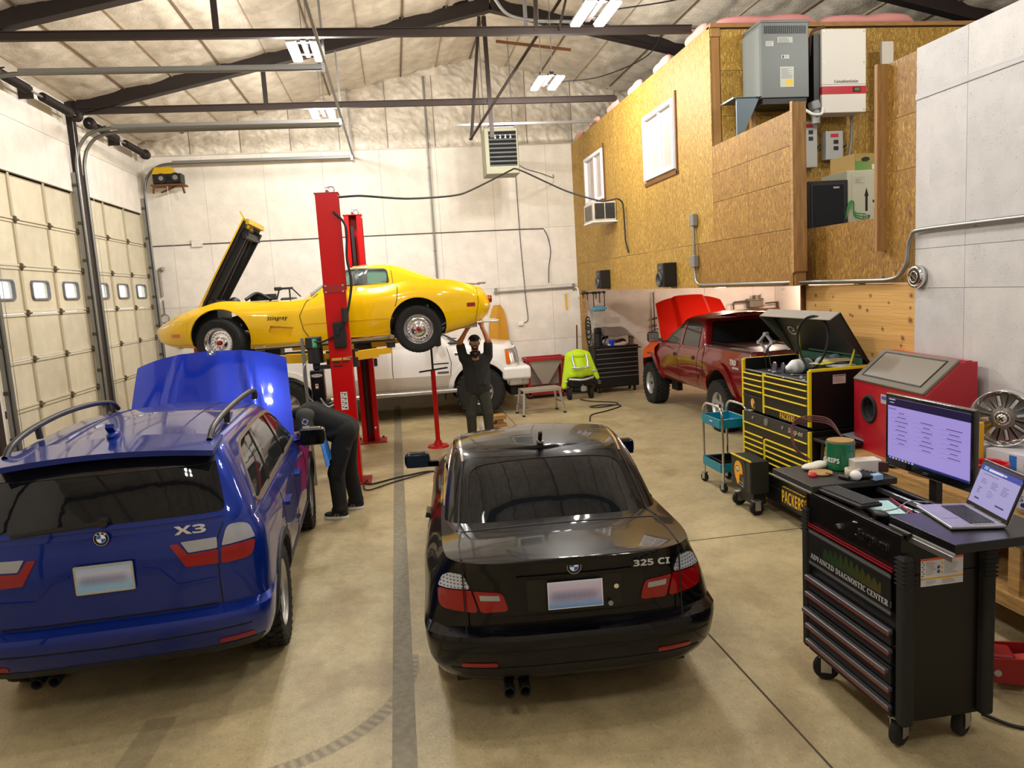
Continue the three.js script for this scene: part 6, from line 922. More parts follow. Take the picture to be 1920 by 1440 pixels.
{ // what lies in and on the chest
  const TX = (x, y, z) => [4.035 - z, y, -7.035 + x];     // chest coordinates to the world
  const k = thing('drink_bottle', 'white plastic bottle with grey label lying in the open chest tray', 'bottle', TX(-.04, 1.52, .02), .35); part(k, 'bottle_body', place(lathe([[0, -.16], [.06, -.16], [.074, -.14], [.074, .06], [.05, .11], [.028, .13], [.028, .16], [0, .16]], 28), 0, 0, 0, 0, 0, Math.PI / 2), M.white); part(k, 'bottle_label', place(cy(.0755, .0755, .1, 0, -.05, 0, 0, 0, 0, 28), 0, 0, 0, 0, 0, Math.PI / 2), std(0x7d8083, .5));
  single('envelope', [sheet((u, v) => [u * .34, .012 * Math.sin(u * 4) + .02 * v, v * .26], 8, 6, .004), sheet((u, v) => [.06 + u * .28, .035 + .02 * Math.sin(v * 3), .04 + v * .22], 8, 6, .004)], std(0xc7b48c, .8), 'crumpled tan paper envelopes on top of the open chest', 'paper', TX(.12, 1.56, .0), -.25);
  single('sticky_note', bx(.16, .004, .09), std(0xe6dc1a, .6), 'bright yellow note stuck to the tan envelopes', 'paper', TX(.48, 1.60, .04), .3);
  single('booklet', rb(.26, .02, .2, .004), std(0xdadce2, .6), 'white booklet beside the tan envelopes on the chest', 'booklet', TX(.42, 1.56, -.19), .2);
  const sockets = [[-.34, .12, .026], [-.27, .15, .022], [-.2, .10, .022]]; sockets.forEach(([x, z, r], i) => { const o = single('socket', [cy(r, r, .09, 0, .045, 0, 0, 0, 0, 16), cy(r * .7, r * .7, .02, 0, .095, 0, 0, 0, 0, 6)], std(0x8d8fa6, .25, .9), ['tall chrome socket standing farthest along the chest tray', 'middle one of three chrome sockets standing in the chest tray', 'chrome socket standing closest to the white bottle'][i], 'socket', TX(x, 1.44, z)); });
  for (let i = 0; i < 9; i++) { const a = rr(0, 3), o = single('wrench', [bar([-.08, 0, 0], [.08, 0, 0], .014, .008), tor(.014, .006, .09, 0, 0, Math.PI / 2, 0, 0, 10), bx(.03, .008, .03, -.09, 0, 0)], M.steel, 'steel wrench lying loose among the tools in the open tray', 'wrench', TX(rr(-.5, .6), 1.448 + i * .001, rr(.0, .24)), a, 'loose wrenches in the chest tray'); }
  { const s = thing('scissor_linkage', 'silver diamond-shaped scissor jack frame standing on the far end of the chest', 'jack', TX(-.56, 1.74, .10), -Math.PI / 2 + .35); const p = [[0, .09], [.09, 0], [0, -.09], [-.09, 0]]; part(s, 'link_arm', p.map((a, i) => { const b = p[(i + 1) % 4]; return bar([a[0], a[1], (i % 2) * .012], [b[0], b[1], (i % 2) * .012], .03, .02); }), std(0xaeb2c0, .4, .6)); part(s, 'pivot', p.map(([x, y]) => cy(.022, .022, .05, x, y, 0, Math.PI / 2)), std(0xb9bcc8, .35, .7)); part(s, 'leg', [rod([.03, -.1, 0], [.12, -.28, .05], .006), rod([-.02, -.1, 0], [.0, -.28, .0], .006)], M.black); }
  single('drive_belt', tube(Array.from({ length: 25 }, (_, i) => { const a = i / 24 * Math.PI * 2; return [.02 * Math.sin(a * 2), .25 * Math.cos(a), .20 * Math.sin(a) + .02 * Math.cos(a)]; }), .012, 120), M.rubber, 'black rubber drive belt hanging in a loop over the chest lid', 'belt', TX(.36, 1.80, .10), .2);
  single('plastic_bag', skinField([ell([0, 0, 0], [.13, .05, .08]), ell([.08, .04, 0], [.07, .05, .05]), ell([-.07, .03, .02], [.06, .05, .06])], .014, .05), phys(0x9fb4b8, { roughness: .2, transmission: .4, thickness: 0 }), 'clear plastic bag bunched up under the open chest lid', 'bag', TX(.2, 1.56, -.16));
}
{ // side box with the helmet print on two wheels
  const t = thing('side_box', 'small black hinged box with a gold helmet emblem in front of the chest', 'tool box', [3.56, 0, -7.27], -Math.PI / 2);
  part(t, 'box_body', [rb(.46, .34, .2, .01, 0, .40, 0), bx(.30, .16, .14, .0, .17, -.03)], std(0x1c1e1d, .5)); part(t, 'top_trim', rb(.46, .016, .02, .004, 0, .575, .10), std(0xd9c013, .45)); part(t, 'door_edge', bx(.05, .30, .012, .20, .40, .105), std(0x2c2f2d, .5));
  sticker(t, 'helmet_emblem', .30, .30, 128, (c, w, h) => { c.fillStyle = '#1d1f1e'; c.fillRect(0, 0, w, h); helmet(c, w * .46, h * .45, 1.05); }, [-.05, .40, .102]);
  for (const x of [-.2, .2]) caster(t, x, .03, .075, .05);
}
{ // teal cart
  const t = thing('utility_cart', 'small two-tray teal service cart with tubular steel handles', 'cart', [3.72, 0, -8.22], .0), teal = std(0x1388a0, .4, .2);
  for (const y of [.28, .80]) { const s = thing0(t, 'tray'); part(s, 'tray_bottom', bx(.34, .012, .5, 0, y - .05, 0), teal); part(s, 'tray_wall', [bx(.34, .10, .010, 0, y, .25), bx(.34, .10, .010, 0, y, -.25), bx(.010, .10, .5, .17, y, 0), bx(.010, .10, .5, -.17, y, 0)], teal); }
  for (const x of [-.15, .15]) part(t, 'handle_tube', tube([[x, .12, .27], [x, .85, .27], [x, .95, .24], [x, .99, .15], [x, .99, -.15], [x, .95, -.24], [x, .85, -.27], [x, .12, -.27]].map((p) => x < 0 ? p : p), .014, 80, 10, .3), M.chrome);
  for (const x of [-.15, .15]) for (const z of [-.27, .27]) caster(t, x, z, .055, .03, .4);
  sticker(t, 'tray_label', .12, .05, 64, (c, w, h) => { c.fillStyle = '#2a6db0'; c.fillRect(0, 0, w, h); c.fillStyle = '#e8eef4'; c.fillRect(8, 8, w * .6, h * .3); c.fillStyle = '#b32222'; c.fillRect(8, h * .55, w * .5, 5); }, [-.176, .80, .02], [0, -Math.PI / 2, 0]);
  single('parts_tray', [rb(.26, .012, .34, .004, 0, 0, 0), bx(.26, .1, .01, 0, .05, .17), bx(.26, .1, .01, 0, .05, -.17), bx(.01, .1, .34, .13, .05, 0), bx(.01, .1, .34, -.13, .05, 0)], M.black, 'black parts tray on the lower shelf of the teal cart', 'tray', [3.72, .245, -8.2]);
  single('shop_rag', skinField([ell([0, 0, 0], [.08, .03, .07]), ell([.05, .02, .03], [.05, .03, .04])], .012, .03), std(0x2b67b8, .9), 'blue shop rag in the top tray of the teal cart', 'rag', [3.70, .79, -8.12]);
}
// ---------- diagnostic cart in the foreground ----------
{
  const t = thing('diagnostic_cart', 'black roll cart lettered ADVANCED DIAGNOSTIC CENTER with its top slid open both ways', 'tool cart', [2.61, 0, -3.66], -Math.PI / 2), bk = std(0x08080a, .35, .2), dk = std(0x141416, .6), W = .45, z = .25;
  part(t, 'cabinet_body', [bx(.86, .78, .49, 0, .565, -.005), bx(.86, .2, .012, 0, 1.06, .235), bx(.86, .2, .012, 0, 1.06, -.245), bx(.012, .2, .49, -.425, 1.06, 0), bx(.012, .2, .49, .425, 1.06, 0)], bk);
  part(t, 'top_frame', [rb(.90, .02, .03, .005, 0, 1.168, .238), rb(.90, .02, .03, .005, 0, 1.168, -.245), rb(.02, .02, .5, .005, -.44, 1.168, 0), rb(.02, .02, .5, .005, .44, 1.168, 0)], bk);
  for (const sx of [-1, 1]) for (const sz of [-1, 1]) { const p = part(t, 'corner_bumper', [rb(.07, .90, .07, .022, sx * .44, .62, sz * .225), ...Array.from({ length: 7 }, (_, i) => rb(.075, .008, .075, .003, sx * .44, .92 + i * .022, sz * .225))], M.rubber); }
  part(t, 'red_line', [bx(.78, .008, .006, -.01, .965, z + .003), bx(.78, .004, .006, -.01, .980, z + .003)], std(0xb01828, .4, .3));
  sticker(t, 'display_panel', .76, .22, 1024, (c, w, h) => {
    c.fillStyle = '#0a0b0c'; c.fillRect(0, 0, w, h); for (const y of [0, h - 34]) { const g = c.createLinearGradient(0, y, 0, y + 34); g.addColorStop(0, '#3a3c3f'); g.addColorStop(.5, '#6a6c70'); g.addColorStop(1, '#2a2b2e'); c.fillStyle = g; c.fillRect(0, y, w, 34); }
    for (let i = 0; i < 90; i++) { const x = w * .2 + i * 8, q = i / 90, a = 30 + 80 * Math.abs(Math.sin(i * .37)) * (1 - Math.abs(q - .45)) + 20; c.fillStyle = `rgba(${40 + q * 170 | 0},${150 + q * 40 | 0},${70 - q * 50 | 0},.55)`; c.fillRect(x, h * .62 - a, 3, a); }
    c.fillStyle = '#c9cbd0'; c.font = 'bold 58px serif'; c.fillText('ADVANCED DIAGNOSTIC CENTER', 24, h * .80, w - 48);
  }, [-.01, .838, z + .004], undefined, .006);
  [[.655, .57], [.55, .47], [.45, .36], [.345, .26], [.245, .18]].forEach(([y, y0], i) => { const d = thing0(t, 'drawer'); part(d, 'drawer_front', rb(.77, y - y0 + .005, .016, .003, -.01, (y + y0) / 2, z), dk); part(d, 'pull_rail', rb(.79, .022, .03, .005, -.01, y - .01, z + .016 + (i === 2 ? .02 : 0)), std(0x77777a, .35, .7)); part(d, 'red_stripe', bx(.79, .005, .004, -.01, y - .025, z + .026 + (i === 2 ? .02 : 0)), std(0xa01626, .4)); });
  part(t, 'lock', [cy(.014, .018, .02, -.10, 1.05, z, Math.PI / 2)], M.chrome); part(t, 'script_badge', txt('Snap-on', .05, .006).applyMatrix4(new THREE.Matrix4().makeShear(0, 0, .3, 0, 0, 0)).translate(.19, 1.065, z - .006), M.chrome);
  sticker(t, 'warning_label', .235, .145, 512, (c, w, h) => { c.fillStyle = '#d9dae6'; c.fillRect(0, 0, w, h); c.fillStyle = '#e0621c'; c.fillRect(0, 0, w, 26); c.fillStyle = '#e4ae2a'; c.fillRect(0, h * .70, w, 20); textLines(c, 60, 44, w * .28, 12, 13); textLines(c, w * .55, 44, w * .36, 12, 13); textLines(c, 60, h * .80, w * .3, 4, 13); textLines(c, w * .5, h * .80, w * .4, 4, 13); c.fillStyle = '#2b57a8'; for (let i = 0; i < 2; i++) { c.beginPath(); c.arc(w * .42, 110 + i * 50, 20, 0, 7); c.fill(); } c.fillStyle = '#e8a820'; for (let i = 0; i < 3; i++) { c.beginPath(); c.moveTo(w * .5, 44 + i * 52); c.lineTo(w * .53, 80 + i * 52); c.lineTo(w * .47, 80 + i * 52); c.fill(); } c.fillStyle = '#444'; for (let i = 0; i < 7; i++) c.fillRect(14 + (i % 2) * 14, 34 + i * 26, 18, 14); c.strokeStyle = '#999'; c.strokeRect(1, 1, w - 2, h - 2); }, [.433, .965, .02], [0, Math.PI / 2, 0]);
  // compartment, rails and sliding tops
  part(t, 'compartment_floor', bx(.84, .01, .47, 0, 1.03, 0), std(0x121214, .7)); part(t, 'slide_rail', [rb(.80, .03, .02, .004, 0, 1.145, -.20), rb(.5, .02, .016, .004, .1, 1.12, -.16), rb(.30, .03, .012, .003, .58, 1.15, .20), rb(.30, .03, .012, .003, .58, 1.15, -.2), rb(.26, .02, .012, .003, .3, 1.10, -.05)], M.steel);
  part(t, 'sliding_top', rb(.46, .045, .56, .006, .50, 1.197, -.09), std(0x0b0b10, .3, .1), 'glossy black top slid towards the camera'); part(t, 'sliding_top', rb(.48, .04, .56, .006, -.60, 1.195, -.03), std(0x2a2722, .6), 'dusty black top slid away'); part(t, 'top_edge_strip', [rb(.46, .014, .01, .003, .50, 1.17, .192), rb(.48, .012, .01, .003, -.60, 1.175, .255)], M.galvDull);
  
  for (const sx of [-1, 1]) for (const sz of [-1, 1]) caster(t, sx * .34, sz * .18, .075, .05, sx * .5);
  part(t, 'monitor_mast', [bar([-.2, .8, -.28], [-.2, 1.0, -.44], .06, .04), bar([-.2, .98, -.44], [-.2, 1.42, -.44], .06, .04)], M.black);
}
{ // monitor on the cart's mast
  const t = thing('monitor', 'large black computer monitor showing a pale lavender form on screen', 'monitor', [2.99, 1.475, -3.86], -Math.PI / 2);
  part(t, 'bezel', [rb(.74, .46, .03, .008, 0, 0, -.01), rb(.5, .3, .04, .015, 0, 0, -.035)], M.blackGloss);
  const scr = canvasTex(1024, 600, (c, w, h) => { c.fillStyle = '#b9a5f2'; c.fillRect(0, 0, w, h); c.fillStyle = '#1d1640'; c.fillRect(0, 0, w, 74); c.fillStyle = '#cfd0e8'; c.fillRect(14, 8, 90, 10); c.fillRect(26, 38, 60, 8); c.fillStyle = '#4a3f80'; c.fillRect(8, 100, 110, 6); for (let k = 0; k < 3; k++) for (let i = 0; i < 8; i++) { if (k && !i) continue; c.fillStyle = 'rgba(40,30,70,.85)'; const L = 70 + ((i * 53 + k * 31) % 120); c.fillRect(130 + k * 330 - L * .5 + 60, 130 + i * 42, L, 6); c.fillStyle = 'rgba(120,105,180,.5)'; c.fillRect(40 + k * 320, 148 + i * 42, 250, 3); } const g = c.createLinearGradient(0, h - 26, 0, h); g.addColorStop(0, '#3a4aa0'); g.addColorStop(1, '#10153a'); c.fillStyle = g; c.fillRect(0, h - 26, w, 26); for (let i = 0; i < 8; i++) { c.fillStyle = ['#8fb4e8', '#d0d4e0', '#e0b060'][i % 3]; c.fillRect(20 + i * 44, h - 22, 26, 17); } });
  const s = mesh('screen', clean(bx(.68, .385, .004, 0, .012, .0065)), std(0x050505, .3, 0, { emissive: 0xffffff, emissiveMap: scr, emissiveIntensity: 2.0 }), t);
  part(t, 'maker_badge', txt('acer', .016, .002).translate(0, -.205, .006), M.chrome); part(t, 'mount_arm', [bx(.1, .1, .05, 0, -.05, -.06)], M.black);
  const l = new THREE.RectAreaLight(new THREE.Color(.62, .52, .95), 1.2, .68, .385); l.position.set(0, .01, .012); l.rotation.y = Math.PI; t.add(l);
}
{ // laptop on the near sliding top
  const t = thing('laptop', 'silver laptop open on the black top nearest the camera', 'laptop', [2.70, 1.222, -3.25], -1.80);
  part(t, 'base', rb(.37, .016, .255, .006, 0, .008, 0), std(0xa9a9b2, .35, .7)); part(t, 'touchpad', bx(.11, .0015, .075, 0, .0165, .07), std(0x9a9aa4, .3, .5));
  for (const s of [-1, 1]) part(t, 'speaker_grille', bx(.02, .001, .1, s * .158, .0165, -.04), M.galvDull);
  for (let r = 0; r < 6; r++) for (let k = 0; k < 14; k++) part(t, 'key', keyG.clone().translate(-.135 + k * .0208, .0172, -.085 + r * .0195), M.black);
  const lid = thing0(t, 'screen_lid'); lid.position.set(0, .014, -.127); lid.rotation.x = -.36;
  part(lid, 'lid_shell', rb(.37, .25, .008, .006, 0, .125, 0), std(0x141416, .3, .3)); part(lid, 'lid_back', rb(.372, .252, .003, .006, 0, .125, -.005), M.alu);
  const scr = canvasTex(512, 320, (c, w, h) => { c.fillStyle = '#b7b0e6'; c.fillRect(0, 0, w, h); c.fillStyle = '#24285c'; c.fillRect(0, 0, w, 22); c.fillStyle = '#2648b4'; c.fillRect(0, 22, w, 40); c.fillStyle = '#7fc0ee'; c.fillRect(40, 26, 50, 26); c.fillStyle = '#eef0fa'; c.fillRect(104, 34, 190, 18); c.fillRect(300, 36, 36, 12); textLines(c, 60, 80, 260, 1, 12); for (let k = 0; k < 3; k++) textLines(c, 60 + k * 140, 120, 90, 3 + k, 14, 'rgba(70,70,120,.7)'); textLines(c, 60, 190, 50, 3, 18); textLines(c, 190, 190, 90, 4, 14, 'rgba(90,90,140,.6)'); c.fillStyle = '#3a3f70'; c.fillRect(60, 270, 60, 12); c.fillRect(330, 262, 110, 12); });
  mesh('screen', clean(bx(.345, .215, .002, 0, .13, .0052)), std(0x050505, .3, 0, { emissive: 0xffffff, emissiveMap: scr, emissiveIntensity: 2.0 }), lid); part(lid, 'hinge', [-1, 1].map((s) => cy(.007, .007, .05, s * .12, 0, .0, 0, 0, Math.PI / 2)), M.black);
  const l = new THREE.RectAreaLight(new THREE.Color(.6, .55, .95), 1.0, .345, .215); l.position.set(0, .13, .009); l.rotation.y = Math.PI; lid.add(l);
}
{ // keyboard, tablet and small things in and on the cart
  const t = thing('keyboard', 'black full-size keyboard lying at an angle in the open cart top', 'keyboard', [2.475, 1.19, -3.86], -Math.PI / 2 + .06); part(t, 'case', rb(.44, .02, .14, .006), M.plastic);
  for (let r = 0; r < 5; r++) for (let k = 0; k < 20; k++) part(t, 'key', keyG2.clone().translate(-.2 + k * .0210, .014, -.05 + r * .0225), keyM);
  const b = thing('tablet', 'rugged diagnostic tablet with pale green page, red edge strip', 'tablet', [2.63, 1.13, -3.74], -Math.PI / 2 - .25); b.rotation.z = .0; part(b, 'case', rb(.34, .03, .22, .012), M.plastic); part(b, 'red_edge', rb(.3, .008, .012, .003, 0, .017, -.095), std(0x9a2230, .5));
  sticker(b, 'screen', .25, .15, 256, (c, w, h) => { c.fillStyle = '#b9dcd6'; c.fillRect(0, 0, w, h); textLines(c, 14, 20, w - 30, 9, 14, 'rgba(60,110,110,.6)'); }, [.02, .0165, .01], [-Math.PI / 2, 0, 0], .002, { emissive: 0x6f9a94, emissiveIntensity: .35 });
  single('mouse', skinField([ell([0, .012, 0], [.03, .02, .05])], .004, .005), M.plastic, 'small black mouse with its cord on the tablet', 'mouse', [2.50, 1.15, -3.58], .3);
  single('cord', [tube([[2.50, 1.16, -3.62], [2.58, 1.19, -3.56], [2.70, 1.20, -3.62], [2.80, 1.19, -3.60]], .004, 40), tube([[2.56, 1.06, -3.45], [2.60, 1.18, -3.50], [2.66, 1.19, -3.46], [2.68, 1.1, -3.42]], .004, 40)], std(0x8a8a8c, .5), 'thin grey cords arching over the open cart compartment', 'cord');
  single('paper_slip', bx(.12, .003, .05), M.white, 'white paper slip beside the keyboard in the cart', 'paper', [2.42, 1.125, -3.62], .5);
  const top = 1.216;
  { const c = thing('wire_spool_can', 'green ribbed metal can with a wooden lid and loose wires', 'can', [2.74, top, -4.33]); part(c, 'can_body', lathe([[0, 0], [.085, 0], [.088, .01], ...Array.from({ length: 14 }, (_, i) => [.085 + (i % 2) * .003, .02 + i * .011]), [.088, .18], [.085, .18]], 32), phys(0x0a6a44, { roughness: .3, clearcoat: .5 })); part(c, 'lid', cy(.082, .082, .012, 0, .184, 0), M.wood); part(c, 'lettering', [txt('GRIPS', .03, .002)].map((g) => g.rotateY(-1.2).translate(-.081, .07, .03)), M.white); }
  single('wire_bundle', [0, 1, 2, 3].map((i) => tube([[2.80, 1.40, -4.40], [2.78, 1.47 + i * .012, -4.55], [2.62, 1.46 + i * .01, -4.66], [2.58, 1.32, -4.60 - i * .01], [2.64, 1.24, -4.52]], .005, 40)), std(0x5a2c2e, .6), 'arc of thin dark and red wires behind the green can', 'wire');
  single('cardboard_box', rb(.17, .085, .11, .003, 0, .0425, 0), [std(0xcfc8ba, .8)][0], 'white and tan parts box beside the green can', 'box', [2.82, top, -4.20], -.15); single('box_flap', bx(.03, .06, .1), std(0x3a1a1c, .6), 'dark red end label of the small parts box', 'label', [2.885, top + .043, -4.145], .6);
  single('wood_disc', lathe([[0, 0], [.07, 0], [.072, .008], [.07, .014], [0, .014]], 28), M.wood, 'round tan sanding disc lying on the dusty black top', 'disc', [2.56, top, -4.26]);
  single('bottle_cap', lathe([[0, 0], [.024, 0], [.026, .004], [.024, .022], [0, .022]], 20), std(0xc01322, .4), 'small bright red cap on the dusty black top', 'cap', [2.48, top, -4.22]);
  single('tape_roll', lathe([[.026, 0], [.045, 0], [.046, .04], [.026, .04], [.026, 0]], 28), std(0xd9d0b4, .7), 'cream roll of masking tape standing before the parts box', 'tape', [2.72, top, -4.17]);
  { const g = thing('work_glove', 'black and white work glove crumpled on the dusty top', 'glove', [2.71, top + .02, -4.07], .4); part(g, 'glove_body', skinField([ell([0, 0, 0], [.05, .022, .04]), ...[-.03, -.01, .01, .03].map((q) => cap_([.03, 0, q], [.085, .005, q * 1.3], .012, .010)), cap_([0, 0, .035], [.03, .0, .07], .012)], .005, .012), M.black); part(g, 'cuff', skinField([ell([-.05, .01, 0], [.03, .03, .036])], .006, .01), M.white); }
  single('screwdriver', [rod([-.07, .015, 0], [.0, .015, 0], .014, 10), rod([0, .015, 0], [.1, .015, 0], .004, 8)], M.plastic, 'black screwdriver pointing at the red cap', 'screwdriver', [2.60, top, -4.12], 1.9); single('paint_pen', [rod([-.06, .012, 0], [.04, .012, 0], .011, 10), rod([.04, .012, 0], [.06, .012, 0], .005, 8)], M.grey, 'grey marker pen lying against the screwdriver', 'pen', [2.63, top, -4.08], 2.2);
  single('note_card', rb(.06, .035, .045, .004, 0, .0175, 0), std(0x8fb6d8, .6), 'tiny pale blue box on the near edge of the dusty top', 'box', [2.78, top, -4.02], .2); single('crumpled_paper', skinField([ell([0, .02, 0], [.09, .02, .05]), ell([.05, .03, .02], [.05, .02, .04])], .008, .02), std(0xd9d3c4, .9), 'crumpled cream paper beside the sanding disc', 'paper', [2.58, top, -4.38], .3);
}
{ // wooden bench along the white wall, blasting cabinet on it
  const t = thing('workbench', 'rough timber bench with slatted front along the white wall', 'bench', [4.08, 0, -4.75]);
  for (let i = 0; i < 5; i++) part(t, 'plank', mUV(bx(.122, .035, 2.9, -.25 + i * .126, .86, 0), 1, i * .3), M.wood); part(t, 'front_rail', mUV(bx(.035, .09, 2.9, -.30, .80, 0)), M.wood);
  for (let i = 0; i < 9; i++) part(t, 'slat', mUV(bx(.02, .44, .09, -.30, .56, -1.38 + i * .345), 1, i * .2), i % 2 ? M.woodDark : M.wood); part(t, 'lower_shelf', mUV(bx(.60, .03, 2.9, 0, .34, 0)), M.wood); part(t, 'lower_rail', mUV(bx(.04, .09, 2.9, -.32, .30, 0)), M.wood);
  for (const x of [-.26, .26]) for (const z of [-1.4, 0, 1.4]) part(t, 'leg', mUV(bx(.09, .84, .09, x, .42, z)), M.wood);
}
{
  const t = thing('blasting_cabinet', 'red sandblasting cabinet with sloped grey lid and round arm holes', 'cabinet', [4.18, .88, -5.60], -Math.PI / 2 - .10), rd = phys(0xa80f22, { roughness: .4, clearcoat: .3 });
  // local: front +z (bay side), x towards the camera
  const prof = [[-.20, 0], [.20, 0], [.20, .60], [-.08, .84], [-.20, .84]];
  const body = place(ext(shp(prof), 1.06, .006).translate(0, 0, -.53), 0, 0, 0, 0, -Math.PI / 2); const [o] = [cut(body, cy(.105, .105, .2, -.27, .38, .20, Math.PI / 2), cy(.105, .105, .2, .23, .38, .20, Math.PI / 2))]; part(t, 'cabinet_shell', o, rd);
  for (const x of [-.27, .23]) { part(t, 'arm_port', [place(new THREE.TorusGeometry(.11, .016, 10, 36), x, .38, .208)], M.rubber); part(t, 'rubber_sleeve', place(lathe([[.10, 0], [.08, -.05], [.045, -.09], [.0, -.092]], 28), x, .38, .20, Math.PI / 2), std(0x0b0b0c, .7)); }
  const lid = thing0(t, 'lid'); lid.position.set(0, .605, .195); lid.rotation.x = -.55 + Math.PI / 2 - Math.PI / 2 + 0; const sl = Math.atan2(.24, .28); lid.rotation.x = sl; part(lid, 'lid_panel', rb(1.05, .03, .38, .01, 0, .018, -.18), std(0x6e675c, .7)); part(lid, 'window_pane', rb(.84, .006, .27, .003, 0, .035, -.19), std(0x7b7368, .35)); part(lid, 'window_gasket', [[.86, .012, 0, -.05], [.86, .012, 0, -.33]].map(([w, d, x, z]) => bx(w, .006, d, x, .037, z)).concat([-.43, .43].map((x) => bx(.012, .006, .29, x, .037, -.19))), M.black);
  sticker(t, 'maker_plate', .10, .075, 64, (c, w, h) => { c.fillStyle = '#b9bcc6'; c.fillRect(0, 0, w, h); c.fillStyle = '#3a56a0'; c.fillRect(6, 8, w - 12, 20); textLines(c, 6, 32, w - 12, 2, 7); }, [-.03, .50, .208]);
  part(t, 'light_switch', [rb(.08, .05, .05, .01, .44, .50, .21), rod([.36, .52, .22], [.5, .5, .22], .012)], M.chrome); part(t, 'hinge_rail', bx(1.06, .012, .05, 0, .85, -.14), rd);
}
single('timber_block', rb(.22, .11, .12, .008), M.woodDark, 'weathered wooden block on the bench before the blasting cabinet', 'wood block', [3.90, .935, -5.05], -Math.PI / 2 + .1); single('rubber_grommet', skinField([ell([0, 0, 0], [.05, .03, .04]), ell([.03, .02, .01], [.03, .03, .03])], .008, .01), M.rubber, 'small black rubber lump beside the weathered wooden block', 'rubber part', [3.84, .905, -5.35]);
{ // chrome wheel on the oil boxes
  const t = thing('road_wheel', 'chrome slotted road wheel leaning on the boxes by the white wall', 'wheel', [4.16, 1.385, -4.60], -Math.PI / 2 + .62); t.rotation.x = 0;
  const R = .195, rot = (g) => g.rotateX(Math.PI / 2); part(t, 'rim', rot(lathe([[R * .9, -.07], [R, -.06], [R * .98, -.03], [R * .9, .0], [R * .93, .05], [R * 1.0, .068], [R * 1.02, .078], [R * .97, .074], [R * .86, .03]], 48)), M.chrome);
  const disc = rot(lathe([[.03, .05], [R * .3, .045], [R * .6, .02], [R * .88, .03], [R * .88, .018], [R * .6, .005], [.03, .03]], 40)); const slots = []; for (let i = 0; i < 8; i++) { const a = i / 8 * Math.PI * 2 + .2; slots.push(bx(.075, .022, .12, R * .62, 0, 0).applyMatrix4(new THREE.Matrix4().makeRotationZ(a))); } part(t, 'disc', cut(disc, ...slots), std(0x8b8580, .3, .8));
  for (let i = 0; i < 8; i++) { const a = i / 8 * Math.PI * 2 + .2 + Math.PI / 8; part(t, 'spoke', bx(.10, .012, .02, R * .6, 0, .028).applyMatrix4(new THREE.Matrix4().makeRotationZ(a)), M.chrome); } for (let i = 0; i < 8; i++) { const a = i / 8 * Math.PI * 2 + .2; const f = ext((() => { const s = rrect(.088, .034, .004, R * .62, 0); s.holes.push(new THREE.Path(rrect(.072, .020, .003, R * .62, 0).getPoints(3))); return s; })(), .012).translate(0, 0, .022); part(t, 'slot_frame', f.applyMatrix4(new THREE.Matrix4().makeRotationZ(a)), M.chrome); }
  part(t, 'center_cap', [rot(lathe([[0, .075], [.03, .072], [.036, .05]], 24)), bar([-.016, -.016, .075], [.016, .016, .075], .007), bar([-.016, .016, .075], [.016, -.016, .075], .007), tor(.045, .008, 0, 0, .055)], M.chrome);
}
const oilDraw = (c, w, h) => { c.fillStyle = '#cfccd4'; c.fillRect(0, 0, w, h); c.fillStyle = '#2a6bc0'; c.fillRect(w * .62, 0, w * .2, h); c.fillStyle = '#2c2a18'; c.beginPath(); c.ellipse(w * .3, h * .4, w * .2, h * .22, 0, 0, 7); c.fill(); c.fillStyle = '#d8b62a'; c.beginPath(); c.ellipse(w * .3, h * .4, w * .17, h * .17, 0, 0, 7); c.fill(); c.fillStyle = '#7a1c1c'; c.fillRect(w * .18, h * .37, w * .24, h * .07); textLines(c, w * .08, h * .72, w * .45, 2, h * .09); };
for (const [x, z, l, a] of [[4.18, -4.80, 'oil carton with blue stripe under the chrome wheel', 0], [4.18, -4.46, 'second oil carton with yellow badge, beside the striped one', .12]]) { const b = thing('oil_carton', l, 'box', [x, .88, z], -Math.PI / 2 + a); part(b, 'carton', rb(.30, .30, .30, .006, 0, .15, 0), std(0xc9c6cc, .7)); sticker(b, 'carton_print', .285, .27, 128, oilDraw, [0, .15, .151]); }
{ const b = thing('plastic_bucket', 'small bright red plastic bucket behind the laptop', 'bucket', [3.86, .88, -4.38]); part(b, 'bucket_body', lathe([[0, 0], [.085, 0], [.108, .24], [.118, .245], [.118, .26], [.108, .262], [.104, .25], [.082, .01], [0, .01]], 36), phys(0xb8081a, { roughness: .3, clearcoat: .4 })); part(b, 'rim_band', tor(.113, .006, 0, .225, 0, Math.PI / 2), std(0xb8081a, .4)); }
single('poster_tube', rb(.07, .48, .05, .006, 0, .24, 0), std(0xe0a808, .5), 'upright yellow plastic tube standing behind the monitor', 'tube', [3.97, .88, -4.62]);
{ const b = thing('grit_bag', 'white bag with dark blue print by the red bucket', 'bag', [3.86, .88, -4.02], -1.2); part(b, 'bag_body', skinField([ell([0, .10, 0], [.12, .11, .07]), ell([.05, .17, 0], [.06, .05, .05]), ell([-.06, .16, .01], [.05, .05, .05])], .01, .04), std(0xc7c7ce, .7)); sticker(b, 'bag_print', .14, .11, 128, (c, w, h) => { c.fillStyle = '#c7c7ce'; c.fillRect(0, 0, w, h); c.fillStyle = '#2a2a7a'; c.font = 'bold 44px sans-serif'; c.fillText('SIO', 18, 58); c.beginPath(); c.arc(40, 80, 14, 0, 7); c.fill(); }, [0, .10, .07]); }
{ const b = thing('handheld_scanner', 'black handheld device with red cap on a pale rod at the bench end', 'tool', [3.78, .88, -3.88]); part(b, 'rod', rod([0, 0, 0], [.0, .36, 0], .014), std(0x9fb4c8, .4)); part(b, 'head', [rb(.12, .08, .09, .02, 0, .38, 0)], M.black); part(b, 'cap', sp(.03, .0, .44, 0, 1.3, .7, 1), std(0xc21a22, .4)); }
